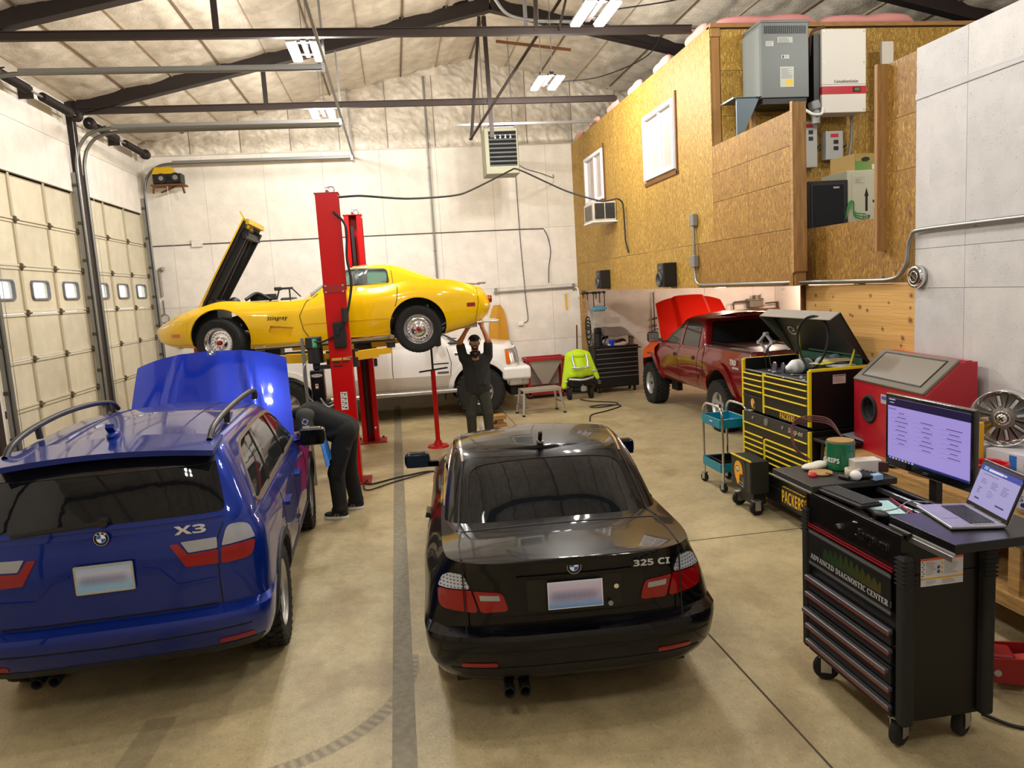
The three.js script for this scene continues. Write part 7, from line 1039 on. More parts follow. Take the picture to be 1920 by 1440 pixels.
{ // floor jack under the bench end
  const t = thing('floor_jack', 'red trolley jack with a black and silver handle on the floor', 'jack', [3.50, 0, -3.62], -.5), rd = std(0x8d0f16, .45);
  part(t, 'side_frame', [-1, 1].map((s) => prism(round([[-.30, .06], [.30, .05], [.30, .12], [.05, .22], [-.26, .20]], .03), .012).translate(0, 0, s * .11 - .006)), rd); part(t, 'lift_arm', [bar([-.15, .12, 0], [.24, .20, 0], .10, .06), cy(.06, .05, .03, .25, .235, 0)], std(0xb33a2e, .5)); part(t, 'hydraulic_unit', [rb(.2, .12, .16, .02, -.20, .15, 0), cy(.03, .03, .25, -.05, .12, 0, 0, 0, Math.PI / 2)], rd); part(t, 'bolt', [[-.2, .12], [0, .13], [.2, .09]].map(([x, y]) => cy(.02, .02, .25, x, y, 0, Math.PI / 2)), M.steel);
  for (const s of [-1, 1]) { part(t, 'wheel', [cy(.05, .05, .04, .26, .05, s * .135, Math.PI / 2)], M.rubber); part(t, 'wheel', [cy(.035, .035, .03, -.26, .04, s * .12, Math.PI / 2)], M.steel); }
  const h = thing0(t, 'handle'); part(h, 'handle_sleeve', rod([-.23, .22, 0], [-.24, .50, .0], .022), std(0xaab4c8, .4, .4), 'pale lower sleeve'); part(h, 'handle_grip', rod([-.24, .50, 0], [-.25, 1.02, 0], .03), M.black);
}
single('red_funnel', lathe([[.02, 0], [.03, .08], [.13, .18], [.135, .19], [.125, .185], [.02, .07], [.012, 0]], 30), std(0xa61a22, .4), 'red plastic funnel lying on the lower bench shelf', 'funnel', [3.90, .37, -3.78], .4);
for (const [x, z, s, l] of [[4.05, -4.1, 1, 'crumpled grey rags on the lower bench shelf near the jack'], [3.95, -4.7, .9, 'dark bundled cloth on the lower bench shelf, middle'], [4.1, -5.3, 1, 'grey bundled cloth on the lower bench shelf, cabinet end']]) single('rag_bundle', skinField([ell([0, .08 * s, 0], [.16 * s, .09, .14]), ell([.08, .13, .06], [.08, .06, .07]), ell([-.07, .12, -.05], [.09, .06, .07])], .016, .05), std(0x4b494b, .9), l, 'rags', [x, .355, z], z);
single('floor_cable', tube([[3.0, .02, -3.42], [3.1, .012, -3.28], [3.3, .012, -3.20], [3.7, .012, -3.12], [4.1, .012, -3.2]], .010, 50), M.cable, 'black cable on the floor behind the diagnostic cart', 'cable');
// ================= door hardware, services and everything along the walls =================
[[-10.27, 'door track nearest the camera, its rail crossing above the blue wagon'], [-13.30, 'door track curling up at the far edge of the first garage door'], [-13.60, 'door track curling up at the near edge of the second garage door'], [-16.64, 'door track in the far corner under the yellow door motor']].forEach(([z, l]) => {
  const t = thing('door_track', l, 'door track', [0, 0, z]), m = std(0x7f7f7b, .45, .8);
  const path = [[-4.90, .02, 0], [-4.90, 2.5, 0], [-4.90, 4.7, 0], [-4.89, 4.95, 0], [-4.83, 5.15, 0], [-4.70, 5.32, 0], [-4.5, 5.41, 0], [-4.25, 5.43, 0], [-2.5, 5.43, 0], [-.68, 5.43, 0]];
  part(t, 'rail', tube(path, .028, 110, 6, .2), m); part(t, 'angle_bar', [bx(.05, 4.75, .012, -4.955, 2.38, .03), bx(.012, 4.75, .05, -4.935, 2.38, .0), bx(3.6, .012, .05, -2.5, 5.475, 0), bx(3.6, .05, .012, -2.5, 5.455, .028)], M.galvDull);
  for (let i = 0; i < 8; i++) part(t, 'bracket', bx(.07, .05, .05, -4.95, .35 + i * .6, .02), std(0x4e463a, .6, .4)); part(t, 'end_stop', bx(.04, .10, .06, -.68, 5.43, 0), M.galv);
});
{ const t = thing('perforated_angle', 'long perforated steel angle tying the ends of the door tracks together', 'steel angle', [-.66, 5.46, -12.2]); part(t, 'angle_web', [bx(.04, .006, 9.4, 0, .03, 0), bx(.006, .04, 9.4, .02, .01, 0)], M.galvDull); part(t, 'hole_row', Array.from({ length: 60 }, (_, i) => bx(.0066, .016, .04, .0206, .012, -4.6 + i * .156)), M.black); for (const z of [-16.6, -13.45, -10.27, -8]) part(t, 'hanger_strap', bar([0, .03, z + 12.2], [-.02, roofY(-.68) - 5.52, z + 12.2], .03, .006), M.galvDull); }
[[-10.3, -13.25, 'torsion shaft with fat dark springs over the first garage door'], [-13.65, -16.6, 'torsion shaft with a dark spring over the second garage door']].forEach(([a, b, l]) => {
  const t = thing('torsion_shaft', l, 'door spring', [-4.76, 5.60, (a + b) / 2]), h = (a - b) / 2, dk = std(0x2b2320, .6, .4);
  part(t, 'shaft', rod([0, 0, -h], [0, 0, h], .016), M.galvDull);
  for (const s of [-1, 1]) { part(t, 'spring', rod([0, 0, s * .22], [0, 0, s * 1.05], .058, 16), dk); part(t, 'spring_coils', Array.from({ length: 26 }, (_, i) => tor(.058, .009, 0, 0, s * (.23 + i * .032), 0, 0, 0, 16)), dk); part(t, 'cable_drum', place(lathe([[.03, -.05], [.085, -.05], [.075, 0], [.10, .05], [.03, .05]], 20), 0, 0, s * (h - .08), Math.PI / 2), dk); part(t, 'winding_cone', [cy(.06, .07, .1, 0, 0, s * 1.1, Math.PI / 2), rod([-.02, 0, s * 1.12], [.14, .02, s * 1.12], .01)], dk); part(t, 'lift_cable', rod([-.08, 0, s * (h - .05)], [-.12, -5.3, s * (h - .02)], .004, 5), M.steel); }
  part(t, 'center_plate', bx(.2, .16, .012, -.12, 0, .0), dk);
});
{ const t = thing('door_motor', 'yellow and black door motor on a bracket high in the far corner', 'motor', [-4.36, 4.95, -16.48]); part(t, 'motor_body', [rb(.56, .20, .26, .02, 0, .14, 0), cy(.10, .10, .06, -.10, .14, .14, Math.PI / 2), cy(.10, .10, .06, .17, .15, .14, Math.PI / 2)], M.black); part(t, 'motor_cover', prism([[-.22, 0], [.18, 0], [.14, .12], [-.16, .12]], .24, .01).translate(-.06, .24, -.12), std(0xd1a808, .5)); part(t, 'pulley_disc', [cy(.045, .045, .03, -.10, .14, .18, Math.PI / 2), cy(.05, .05, .03, .17, .15, .18, Math.PI / 2)], M.galv); part(t, 'shelf_bracket', [bx(.64, .03, .34, 0, .015, 0), bar([-.26, 0, .14], [-.3, -.14, .1], .03), bar([.28, 0, .14], [.3, -.16, .1], .03), bar([-.2, -.1, -.1], [.2, .01, .1], .03)], M.woodDark); part(t, 'pull_cord', rod([-.02, 0, .1], [-.05, -2.6, .1], .004, 5), M.steel); }
{ // unit heater
  const t = thing('unit_heater', 'hanging unit heater with black louvres near the back wall', 'heater', [2.27, 4.70, -15.1]); const m = std(0x85836c, .5, .3);
  part(t, 'cabinet_shell', [rb(.66, .88, .56, .015, 0, .44, 0)], m); part(t, 'louver_recess', bx(.54, .66, .02, .02, .48, .28), M.black); for (let i = 0; i < 8; i++) part(t, 'louver', bx(.53, .05, .012, .02, .20 + i * .082, .30, .55), std(0x26282a, .4, .4)); part(t, 'burner_tube', Array.from({ length: 4 }, (_, i) => cy(.022, .022, .06, -.12 + i * .1, .70, .292)), M.alu); part(t, 'top_hood', rb(.5, .06, .3, .01, .02, .90, .1), M.galv);
  part(t, 'flue_pipe', [rod([.2, .55, -.28], [.2, .55, -1.7], .07, 16)], M.galvDull); for (const s of [-1, 1]) part(t, 'hanger_rod', rod([s * .28, .88, 0], [s * .28, roofY(2.27) - 4.8, 0], .010), M.galvDull); part(t, 'gas_pipe', tube([[.33, .2, .1], [.5, .12, .0], [.9, .12, -.6], [1.35, .13, -1.4], [1.4, .22, -1.6]], .012, 40), M.galvDull);
}
single('strut_bar', [bx(2.75, .045, .04)], M.galv, 'long pale strut bar hung across above the unit heater', 'strut', [2.76, 5.62, -14.72]); single('strut_bar', [bx(1.3, .04, .04, 0, 0, 0, 0, 0, -.12)], M.woodDark, 'short tan strut under the roof ridge beside the steel braces', 'strut', [2.66, 6.55, -13.1]);
single('wall_conduit', [rod([.95, .05, ZB + .03], [.95, 7.1, ZB + .10], .020), ...[1, 3.4, 5.2].map((y) => bx(.06, .03, .03, .95, y, ZB + .02))], M.galvDull, 'vertical conduit on the back wall running up to the roof', 'pipe');
single('wall_wire', tube([[-4.95, 3.80, ZB + .02], [-2, 3.80, ZB + .02], [1, 3.79, ZB + .02], [3.2, 3.77, ZB + .02], [3.45, 3.72, ZB + .02], [3.56, 3.3, ZB + .02], [3.50, 2.9, ZB + .02], [3.48, 2.55, ZB + .02]], .010, 120), std(0x4a4440, .6), 'thin dark wire strung level across the back wall', 'wire');
single('wall_wire', tube([[2.86, 5.0, ZB + .02], [2.88, 3.5, ZB + .02], [2.93, 2.2, ZB + .02], [2.95, 1.75, ZB + .02], [2.86, 1.68, ZB + .02]], .009, 60), std(0x55504c, .6), 'thin wire dropping down the back wall to the thermostat', 'wire'); single('thermostat', [rb(.12, .09, .04, .01), bx(.09, .02, .05, 0, 0, .004)], M.white, 'small white thermostat on the back wall above the red hopper', 'thermostat', [2.78, 1.66, ZB + .03]);
{ const t = thing('wall_pipe', 'low grey pipe on brackets along the back wall', 'pipe', [0, 0, ZB + .06]); part(t, 'pipe_run', rod([2.2, 2.40, 0], [4.12, 2.42, 0], .022), M.galvDull); for (const x of [2.25, 4.05]) part(t, 'bracket', bx(.05, .14, .06, x, 2.43, -.02), M.galvDull); part(t, 'white_elbow', tube([[4.08, 2.42, .02], [4.14, 2.36, .03], [4.16, 2.2, .04], [4.30, 2.15, .1]], .02, 20), M.white); }
{ const t = thing('hose_reel_hook', 'rusty pipe stub and ring hanging on the back wall by the corner', 'hook', [-4.86, 0, ZB + .05]); part(t, 'pipe_stub', [rod([0, 2.75, 0], [0, 3.3, 0], .03), rod([0, 3.3, 0], [.10, 3.32, .05], .045)], std(0x9a9488, .6)); part(t, 'ring', tor(.09, .012, 0, 2.28, .02), M.galvDull); part(t, 'hook_strap', bx(.03, .3, .01, 0, 2.52, 0), M.galvDull); }
single('outlet_box', [rb(.10, .16, .06, .008), bx(.05, .06, .064)], M.black, 'black outlet box low on the back wall under the yellow nose', 'outlet', [-4.6, 1.72, ZB + .03]); single('junction_box', rb(.22, .16, .06, .01), M.drywall[1], 'painted junction box on the wire near the far corner', 'junction box', [-4.05, 3.82, ZB + .03]);
{ const t = thing('steel_post', 'dark red steel stand showing between the yellow nose and blue hood', 'stand', [-3.35, 0, -13.2]); part(t, 'base', cy(.18, .2, .04, 0, .02, 0), liftRed); part(t, 'tube', rod([0, .03, 0], [0, 1.85, 0], .06, 16), std(0x7a1418, .5)); }
single('body_panel', [sheet((u, v) => { const w = .20 * Math.sin(Math.PI * Math.pow(clamp(v * .9 + .02), .6)) + .02; return [(u * 2 - 1) * w, 2.12 - v * 2.1, .05 * Math.cos((u * 2 - 1) * 1.4) + v * .12]; }, 10, 20, -.012), bx(.02, 1.2, .02, 0, 1.35, .09)], std(0xb98410, .4), 'mustard curved panel leaning on the back wall behind the white pickup', 'panel', [2.25, 0, ZB + .06]);
// ---------- board-wall fittings ----------
{ const t = thing('window_air_conditioner', 'beige window air conditioner poking out below the farther window', 'air conditioner', [3.93, 3.60, -13.95]); part(t, 'case', rb(.44, .36, .68, .02, 0, .18, 0), std(0xb5ada0, .5)); for (const x of [-.10, .10]) part(t, 'rear_grille', bx(.18, .28, .012, x, .19, .34), std(0x24221f, .7)); part(t, 'side_grille', Array.from({ length: 9 }, (_, i) => bx(.012, .018, .5, -.22, .06 + i * .03, 0)), std(0x3b362f, .7)); part(t, 'support_frame', bx(.46, .02, .7, 0, .0, 0), M.white); }
[[-14.35, 'black wall speaker nearer the back wall corner'], [-10.85, 'black wall speaker between the corner speaker and the conduit']].forEach(([z, l]) => { const t = thing('wall_speaker', l, 'speaker', [4.03, 2.36, z]); part(t, 'speaker_box', rb(.20, .36, .26, .01, .03, .18, 0), M.black); part(t, 'woofer', [place(lathe([[0, .0], [.05, .012], [.09, .05], [.105, .05], [.105, .02]], 24), -.07, .12, 0, 0, 0, Math.PI / 2)], std(0x4c4c50, .4, .4)); part(t, 'tweeter', place(lathe([[0, .03], [.03, .02], [.04, 0]], 18), -.07, .28, 0, 0, 0, Math.PI / 2), std(0x5c5c60, .4, .4)); part(t, 'front_baffle', rb(.02, .34, .24, .006, -.075, .18, 0), std(0x2b2b2e, .5)); });
{ const t = thing('electrical_conduit', 'bent metal conduit along the board wall and white wall', 'conduit', [0, 0, 0]); part(t, 'pipe_run', tube([[4.12, 3.24, -9.95], [4.12, 2.9, -9.95], [4.12, 2.55, -9.95], [4.12, 2.42, -9.90], [4.12, 2.375, -9.76], [4.12, 2.37, -9.4], [4.12, 2.37, -8.2], [4.13, 2.37, -7.6], [4.34, 2.365, -7.2], [4.38, 2.36, -6.6], [4.38, 2.36, -6.2], [4.38, 2.39, -6.03], [4.38, 2.5, -5.93], [4.38, 2.65, -5.91], [4.38, 2.74, -5.85], [4.38, 2.77, -5.7], [4.38, 2.77, -4], [4.38, 2.77, 0]], .019, 240, 10, .35), M.galv); for (const y of [3.26, 2.70]) part(t, 'junction_box', rb(.07, .16, .14, .008, 4.12, y, -9.95), M.galvDull); for (const z of [-9, -6.3, -5.2, -4]) part(t, 'strap', bx(.02, .05, .03, z < -7 ? 4.135 : 4.40, z > -5.7 ? 2.77 : 2.37, z), M.galv); }
{ const t = thing('round_gauge', 'round chrome gauge at the edge of the white wall below the conduit', 'gauge', [4.39, 2.38, -5.80], -Math.PI / 2); part(t, 'bezel', place(lathe([[0, -.02], [.095, -.02], [.10, .02], [.085, .045], [.07, .035]], 32), 0, 0, 0, Math.PI / 2), M.chrome); part(t, 'dial_face', place(cy(.07, .07, .01, 0, 0, 0, 0, 0, 0, 28), 0, 0, .03, Math.PI / 2), std(0x2d2d30, .4)); part(t, 'pointer', [bar([-.04, .03, .04], [.03, -.02, .04], .012, .006), tor(.045, .006, 0, 0, .04)], M.chrome); }
for (const [x, y, z, i] of [[5, 5.64, -9.5, 0], [6.4, 5.64, -9.5, 1]]) single('insulation_batt', [skinField([ell([0, .02, 0], [.7, .07, .16]), ell([.3, .06, .02], [.3, .06, .12]), ell([-.35, .05, 0], [.3, .05, .12])], .03, .08)], std(0xc98a86, .95), ['pink insulation batt on the mezzanine top plate above the grey transformer', 'pink insulation batt on the top plate beyond the white inverter'][i], 'insulation', [x, y, z]);
for (let i = 0; i < 6; i++) single('insulation_tuft', skinField([ell([0, 0, 0], [.06, .07, .35]), ell([-.01, .05, .15], [.05, .06, .2]), ell([0, .04, -.2], [.05, .05, .15])], .03, .06), std(0xcf9d94, .95), ['pink insulation tuft on the board wall top, back corner end', 'pink insulation tuft second from the back corner on the board wall top', 'pink insulation tuft on the board wall above the farther window', 'pink insulation tuft on the board wall between the two windows', 'pink insulation tuft on the board wall above the nearer window', 'pink insulation tuft at the camera end of the tall board wall'][i], 'insulation', [R1 + .06, 5.63, -16.3 + i * 1.28]);
// ---------- store nook ----------
{ const t = thing('transformer', 'grey steel transformer cabinet high in the store nook', 'transformer', [4.91, 4.60, -9.10]), m = std(0x6b706e, .5, .3); part(t, 'cabinet_shell', rb(.62, .88, .44, .006, 0, .44, 0), m); part(t, 'top_cap', rb(.64, .03, .46, .006, 0, .885, 0), m); part(t, 'vent_slot', Array.from({ length: 22 }, (_, i) => bx(.012, .09, .01, -.26 + i * .025, .79, .221)), M.black); part(t, 'base', bx(.58, .08, .4, 0, -.03, 0), M.black);
  part(t, 'side_flange', [bx(.03, .8, .44, -.32, .42, .0)], std(0x7c8280, .5, .3)); sticker(t, 'label', .20, .07, 64, (c, w, h) => { c.fillStyle = '#b9bcb4'; c.fillRect(0, 0, w, h); textLines(c, 4, 4, w - 8, 4, 5); }, [-.0, .67, .223]); sticker(t, 'label', .10, .045, 64, (c, w, h) => { c.fillStyle = '#cfd1cc'; c.fillRect(0, 0, w, h); c.fillStyle = '#222'; c.fillRect(8, 4, 14, h - 8); textLines(c, 28, 6, 30, 3, 7); }, [0, .475, .223]); sticker(t, 'label', .18, .24, 128, (c, w, h) => { c.fillStyle = '#c3c6bf'; c.fillRect(0, 0, w, h); textLines(c, 10, 14, w - 20, 10, 9); c.fillStyle = '#e2c63a'; c.fillRect(w * .42, h * .62, w * .5, h * .3); }, [.02, .24, .223]); sticker(t, 'label', .10, .06, 64, (c, w, h) => { c.fillStyle = '#c9cbc4'; c.fillRect(0, 0, w, h); textLines(c, 4, 6, w - 8, 4, 7); }, [-.2, .63, .223]);
  part(t, 'support_leg', [prism([[0, 0], [.30, 0], [.04, -.52], [0, -.52]], .02).translate(-.62, .02, .16), bx(.4, .02, .36, -.46, .02, 0)], std(0x66737c, .5, .4)); part(t, 'support_post', [bx(.06, 1.98, .06, -.25, -1.0, -.15), bx(.06, 1.98, .06, .25, -1.0, -.15)], M.lumber); }
{ const t = thing('inverter', 'white wall inverter with a red band and small display', 'inverter', [5.74, 4.42, -9.12]); part(t, 'case', rb(.60, 1.0, .26, .008, 0, .5, .03), std(0xd9d6cc, .45)); part(t, 'side_heatsink', Array.from({ length: 10 }, (_, i) => bx(.09, .9, .012, -.34, .5, -.10 + i * .024)), M.black); part(t, 'red_band', bx(.602, .095, .264, .0, .27, .031), std(0xb01a2c, .4)); part(t, 'display', [bx(.10, .055, .01, .17, .275, .166)], M.black); part(t, 'display_screen', bx(.07, .035, .012, .17, .275, .167), std(0x5d6a48, .4)); part(t, 'lettering', txt('CanadianSolar', .034, .002).translate(.03, .375, .161), std(0x55504c, .5)); part(t, 'seam', bx(.60, .004, .262, 0, .34, .032), M.grey); part(t, 'screw', [[-.27, .97], [.27, .97], [-.27, .03], [.27, .03], [-.27, .6], [.27, .6]].map(([x, y]) => cy(.008, .008, .008, x, y, .162, Math.PI / 2, 0, 0, 8)), M.steel); }
[[5.42, 3.80, .22, .58, 'tall grey disconnect switch left of its twin under the inverter'.replace('left of its twin', 'taller of two,')], [5.77, 3.89, .24, .36, 'short grey disconnect switch, smaller of two, under the inverter']].forEach(([x, y, w, h, l]) => { const t = thing('disconnect_switch', l, 'switch box', [x, y, -9.28]); part(t, 'case', rb(w, h, .12, .006, 0, h / 2, 0), std(0xa9aaa6, .5, .2)); part(t, 'red_label', bx(w * .45, .045, .003, .0, h - .06, .061), std(0xb3222a, .5)); part(t, 'black_label', [bx(w * .28, .05, .003, .02, h - .14, .061), bx(w * .28, .05, .003, .02, h - .22, .061)], M.black); part(t, 'lever', rod([w / 2, h * .4, .03], [w / 2 + .05, h * .5, .06], .012), M.plastic); });
{ const t = thing('conduit_fitting', 'grey elbow fitting and white cable between transformer and inverter', 'conduit', [5.36, 4.44, -9.0]); part(t, 'elbow', [rb(.12, .12, .12, .03, 0, .08, 0, 0, 0, .3), cy(.05, .05, .16, .02, -.06, 0)], M.grey); part(t, 'cable', tube([[-.16, .02, .06], [-.06, -.04, .08], [.06, -.03, .06], [.1, .06, .02]], .018, 30), M.white); part(t, 'flex_hose', tube([[.02, -.1, 0], [.03, .3, -.1], [.02, .6, -.1], [.0, .95, -.05], [.2, 1.05, -.1]], .02, 50), std(0x5b4034, .6)); }
single('flex_cable', tube([[6.0, 4.42, -9.2], [6.02, 4.1, -9.25], [5.96, 3.8, -9.25], [5.9, 3.5, -9.25]], .018, 40), M.galvDull, 'flexible metal cable dropping from the inverter down the nook wall', 'cable'); single('door_slab', bx(.16, 2.6, .04), std(0xc4bdb0, .6), 'narrow off-white board standing behind the second stud in the nook', 'board', [6.42, 4.0, -9.1]);
{ const t = thing('loudspeaker', 'large black floor speaker in the store nook opening', 'speaker', [4.74, 2.6, -7.86]); part(t, 'cabinet', rb(.46, .84, .34, .008, 0, .42, 0), std(0x1e1c1b, .6)); part(t, 'grille_frame', [bx(.40, .78, .012, -.01, .42, .176)], std(0x2a2b2d, .5)); part(t, 'grille_cloth', bx(.36, .74, .012, -.01, .42, .180), std(0x0d1218, .95)); part(t, 'maker_badge', bx(.07, .02, .004, .08, .76, .188), M.alu); }
{ const t = thing('shipping_box', 'white carton with a black up arrow beside the floor speaker', 'box', [5.26, 2.6, -7.98]); part(t, 'carton', rb(.56, .94, .5, .006, 0, .47, 0), std(0xc9c9b4, .75)); sticker(t, 'carton_print', .40, .85, 256, (c, w, h) => { c.fillStyle = '#c9c9b4'; c.fillRect(0, 0, w, h); c.fillStyle = '#14120f'; c.fillRect(w * .40, h * .26, w * .07, h * .22); c.beginPath(); c.moveTo(w * .435, h * .18); c.lineTo(w * .50, h * .29); c.lineTo(w * .37, h * .29); c.fill(); c.font = `bold ${h * .085 | 0}px sans-serif`; c.textAlign = 'center'; c.fillText('UP', w * .44, h * .59); c.fillRect(w * .62, h * .34, w * .16, h * .035); c.strokeStyle = '#8a8a78'; c.lineWidth = 2; c.strokeRect(w * .06, h * .05, w * .3, h * .08); textLines(c, w * .10, h * .07, w * .2, 3, h * .02); }, [-.02, .48, .252]); }
single('shipping_box', [rb(.62, .80, .45, .006, 0, .40, 0)], std(0xd4d3c6, .75), 'plain white carton behind the floor speaker in the nook', 'box', [4.86, 2.6, -8.52]);
{ const t = thing('cardboard_box', 'flat brown carton with green print lying on the white cartons', 'box', [5.42, 3.545, -8.12], .12); part(t, 'carton', rb(.54, .20, .4, .004, 0, .10, 0), std(0xa58850, .8)); sticker(t, 'carton_print', .36, .18, 128, (c, w, h) => { c.fillStyle = '#a08a4c'; c.fillRect(0, 0, w, h); const g = c.createLinearGradient(0, 0, w, 0); g.addColorStop(0, '#4f8a3c'); g.addColorStop(1, '#a08a4c'); c.fillStyle = g; c.fillRect(0, h * .4, w, h * .6); c.fillStyle = '#1b1b18'; c.beginPath(); c.ellipse(w * .38, h * .3, w * .16, h * .14, -.1, 0, 7); c.fill(); c.fillStyle = '#d9d2c4'; c.fillRect(w * .62, h * .6, w * .3, h * .3); }, [-.08, .10, .201]); }
single('green_strapping', [0, 1, 2].map((i) => tube([[0, 0, 0], [.03, .18 - i * .03, .02], [.08, .2, .03], [.1, .05 + i * .02, .02], [.22, .03 * i, .04]], .008, 30)), std(0x4c9a55, .5), 'loops of green strapping between speaker and white carton', 'strap', [4.94, 3.0, -7.70]);
// ---------- along the back wall and under the mezzanine ----------
struct('post', mUV(bx(.12, MB, .12, 4.22, MB / 2, -16.72)), M.wood);
{ const t = thing('tool_chest', 'plain black rolling tool chest with silver drawer rails against the back wall', 'tool chest', [4.80, 0, -16.45], .04); part(t, 'cabinet_body', rb(1.02, .90, .48, .01, 0, .57, 0), M.black); [[1.01, .90], [.90, .79], [.79, .68], [.68, .58], [.58, .48], [.48, .38], [.38, .14]].forEach(([b, a]) => drawer(t, -.49, .49, a, b, .245, M.black, M.galv, .02)); part(t, 'top_lid', [rb(1.04, .03, .5, .008, 0, 1.035, 0), rb(.10, .03, .4, .008, .55, .98, 0)], M.black); part(t, 'side_handle', rod([.56, .98, -.2], [.56, .98, .2], .014), M.steel); for (const x of [-.42, .42]) for (const z of [-.16, .16]) caster(t, x, z, .06, .04); sticker(t, 'decal', .12, .10, 64, (c, w, h) => { c.fillStyle = '#17171a'; c.fillRect(0, 0, w, h); textLines(c, 4, 8, w - 8, 5, 10, '#c9c9cf'); }, [-.44, .28, .262]); }
single('bumper_cover', sheet((u, v) => [(u - .5) * .92, .12 + .22 * Math.sin(Math.PI * u) * (1 - v * .4) + .04 * Math.sin(u * 9) - v * .1, (v - .5) * .36 + .06 * Math.sin(u * 3)], 24, 8, .02), phys(0x7a716c, { roughness: .35, clearcoat: .4 }), 'arched grey-brown bumper cover lying over the clutter on the black chest', 'car part', [4.82, 1.14, -16.5]); single('air_tool', [cy(.09, .10, .3, 0, .15, 0), rb(.16, .14, .16, .04, 0, .36, 0), tube([[.05, .3, .08], [.14, .2, .12], [.1, .06, .1]], .012)], M.black, 'black canister tool on the black chest by the timber post', 'tool', [4.44, 1.05, -16.36]); single('head_lamp_unit', skinField([ell([0, .09, 0], [.14, .08, .09]), ell([.1, .07, .03], [.08, .06, .06])], .012, .03), phys(0x8d8488, { roughness: .2, clearcoat: 1 }), 'grey headlamp unit in the clutter on the black chest', 'car part', [4.64, 1.05, -16.35]); single('red_parts', skinField([ell([0, .06, 0], [.16, .06, .1]), ell([.12, .08, -.02], [.10, .06, .08])], .014, .04), std(0x4a1420, .5), 'dark red plastic trim in the clutter on the black chest', 'car part', [4.9, 1.05, -16.45]);
single('blue_cup', lathe([[0, 0], [.055, 0], [.07, .14], [.075, .145], [.066, .14], [.05, .01], [0, .01]], 24), std(0x0f3ec0, .4), 'bright blue cup on the front edge of the black chest', 'cup', [4.72, 1.05, -16.26]); single('white_rags', skinField([ell([0, .03, 0], [.13, .04, .07]), ell([.08, .05, .02], [.06, .04, .05]), ell([-.2, .03, 0], [.1, .03, .06])], .012, .04), std(0xc9bdb4, .9), 'off-white rags next to the blue cup', 'rags', [4.92, 1.05, -16.27]); single('small_jar', [cy(.06, .06, .16, 0, .08, 0), cy(.062, .062, .03, 0, .175, 0)], std(0x6a5838, .5), 'brown jar at the end of the black chest nearest the red pickup', 'jar', [5.22, 1.05, -16.4]); single('dark_bundle', skinField([ell([0, .08, 0], [.15, .09, .1])], .014, .04), std(0x1c1a2a, .8), 'dark blue cloth bundle behind the canister tool', 'cloth', [4.58, 1.17, -16.55]);
{ const t = thing('clamp_rack', 'rack of black bar clamps on the timber post in the corner', 'clamps', [4.3, 0, -16.5]); part(t, 'rack_bar', bar([-.2, 2.26, .1], [.34, 2.27, .1], .03), M.black); for (const [x, L] of [[-.16, .1], [-.06, .14], [.08, .36], [.14, .12], [.22, .22], [.33, .4]]) { const c = thing0(t, 'clamp'); part(c, 'clamp_bar', bx(.02, L, .012, x, 2.25 - L / 2, .12), std(0x3a2c28, .5, .4)); part(c, 'clamp_jaw', rb(.05, .06, .05, .01, x, 2.26, .13), M.black); } }
single('paper_roll', [place(cy(.06, .06, .28, 0, 0, 0, 0, 0, 0, 24), 0, 0, 0, 0, 0, Math.PI / 2), place(cy(.02, .02, .36, 0, 0, 0), 0, 0, 0, 0, 0, Math.PI / 2)], std(0x6aa6c8, .8), 'light blue paper towel roll hanging below the clamp rack', 'paper roll', [4.50, 1.90, -16.42]); single('looped_cable', [0, 1, 2, 3].map((i) => tor(.09 + i * .012, .012, 0, -.06 * i, .01 * i, 0, .3 * i - .4, 0, 24).scale(.6, 1.6, 1)), M.cable, 'black extension cord looped on the timber post', 'cord', [4.28, 1.58, -16.60]);
single('broom_handle', [rod([0, 0, 0], [.08, 1.55, -.12], .016), rb(.3, .08, .06, .01, 0, .04, .0)], M.woodDark, 'dark broom leaning by the timber post in the corner', 'broom', [3.98, 0, -16.66]); single('yellow_level', bx(.03, .34, .03), std(0xd9a90c, .5), 'short yellow level hanging on the back wall below the pipe', 'level', [3.86, 2.10, ZB + .04]);
{ const t = thing('work_jacket', 'lime high-visibility jacket with silver bands hung over a wheeled stand', 'jacket', [3.80, 0, -15.75]), lime = std(0xb9e010, .7, 0, { bumpMap: clothN, bumpScale: .01 });
  part(t, 'jacket_shell', skinField([cap_([-.14, .92, 0], [.14, .92, 0], .12, .12), cap_([0, .95, .02], [0, .62, .06], .14, .19), cap_([-.10, .95, 0], [-.17, .55, .06], .10, .13), cap_([.10, .95, 0], [.17, .58, .06], .10, .13), cap_([-.20, .93, 0], [-.36, .30, .10], .085, .058), cap_([.20, .93, 0], [.38, .45, .10], .085, .058)], .013, .05), lime); part(t, 'hood', skinField([ell([0, .96, .13], [.13, .07, .06]), ell([0, 1.0, .06], [.12, .06, .08])], .012, .03), lime);
  part(t, 'reflective_band', [tube([[-.20, .72, .24], [-.1, .71, .292], [0, .71, .308], [.1, .71, .292], [.20, .72, .24]], .022, 40, 8), tube([[-.27, .47, .22], [-.1, .455, .305], [0, .45, .32], [.1, .455, .305], [.27, .48, .22]], .022, 40, 8), tube([[-.15, .98, .12], [-.16, .85, .20], [-.14, .72, .275]], .02, 20), tube([[.15, .98, .12], [.16, .85, .20], [.14, .72, .275]], .02, 20), tor(.068, .02, -.305, .40, .075, Math.PI / 2 - .1), tor(.07, .02, .32, .6, .07, Math.PI / 2 - .1)], std(0xc9cbd0, .3, .4)); part(t, 'black_hem', skinField([cap_([-.16, .40, .07], [.16, .40, .07], .15, .15), cap_([.33, .45, .08], [.36, .34, .1], .063, .05)], .014, .04), M.black); }
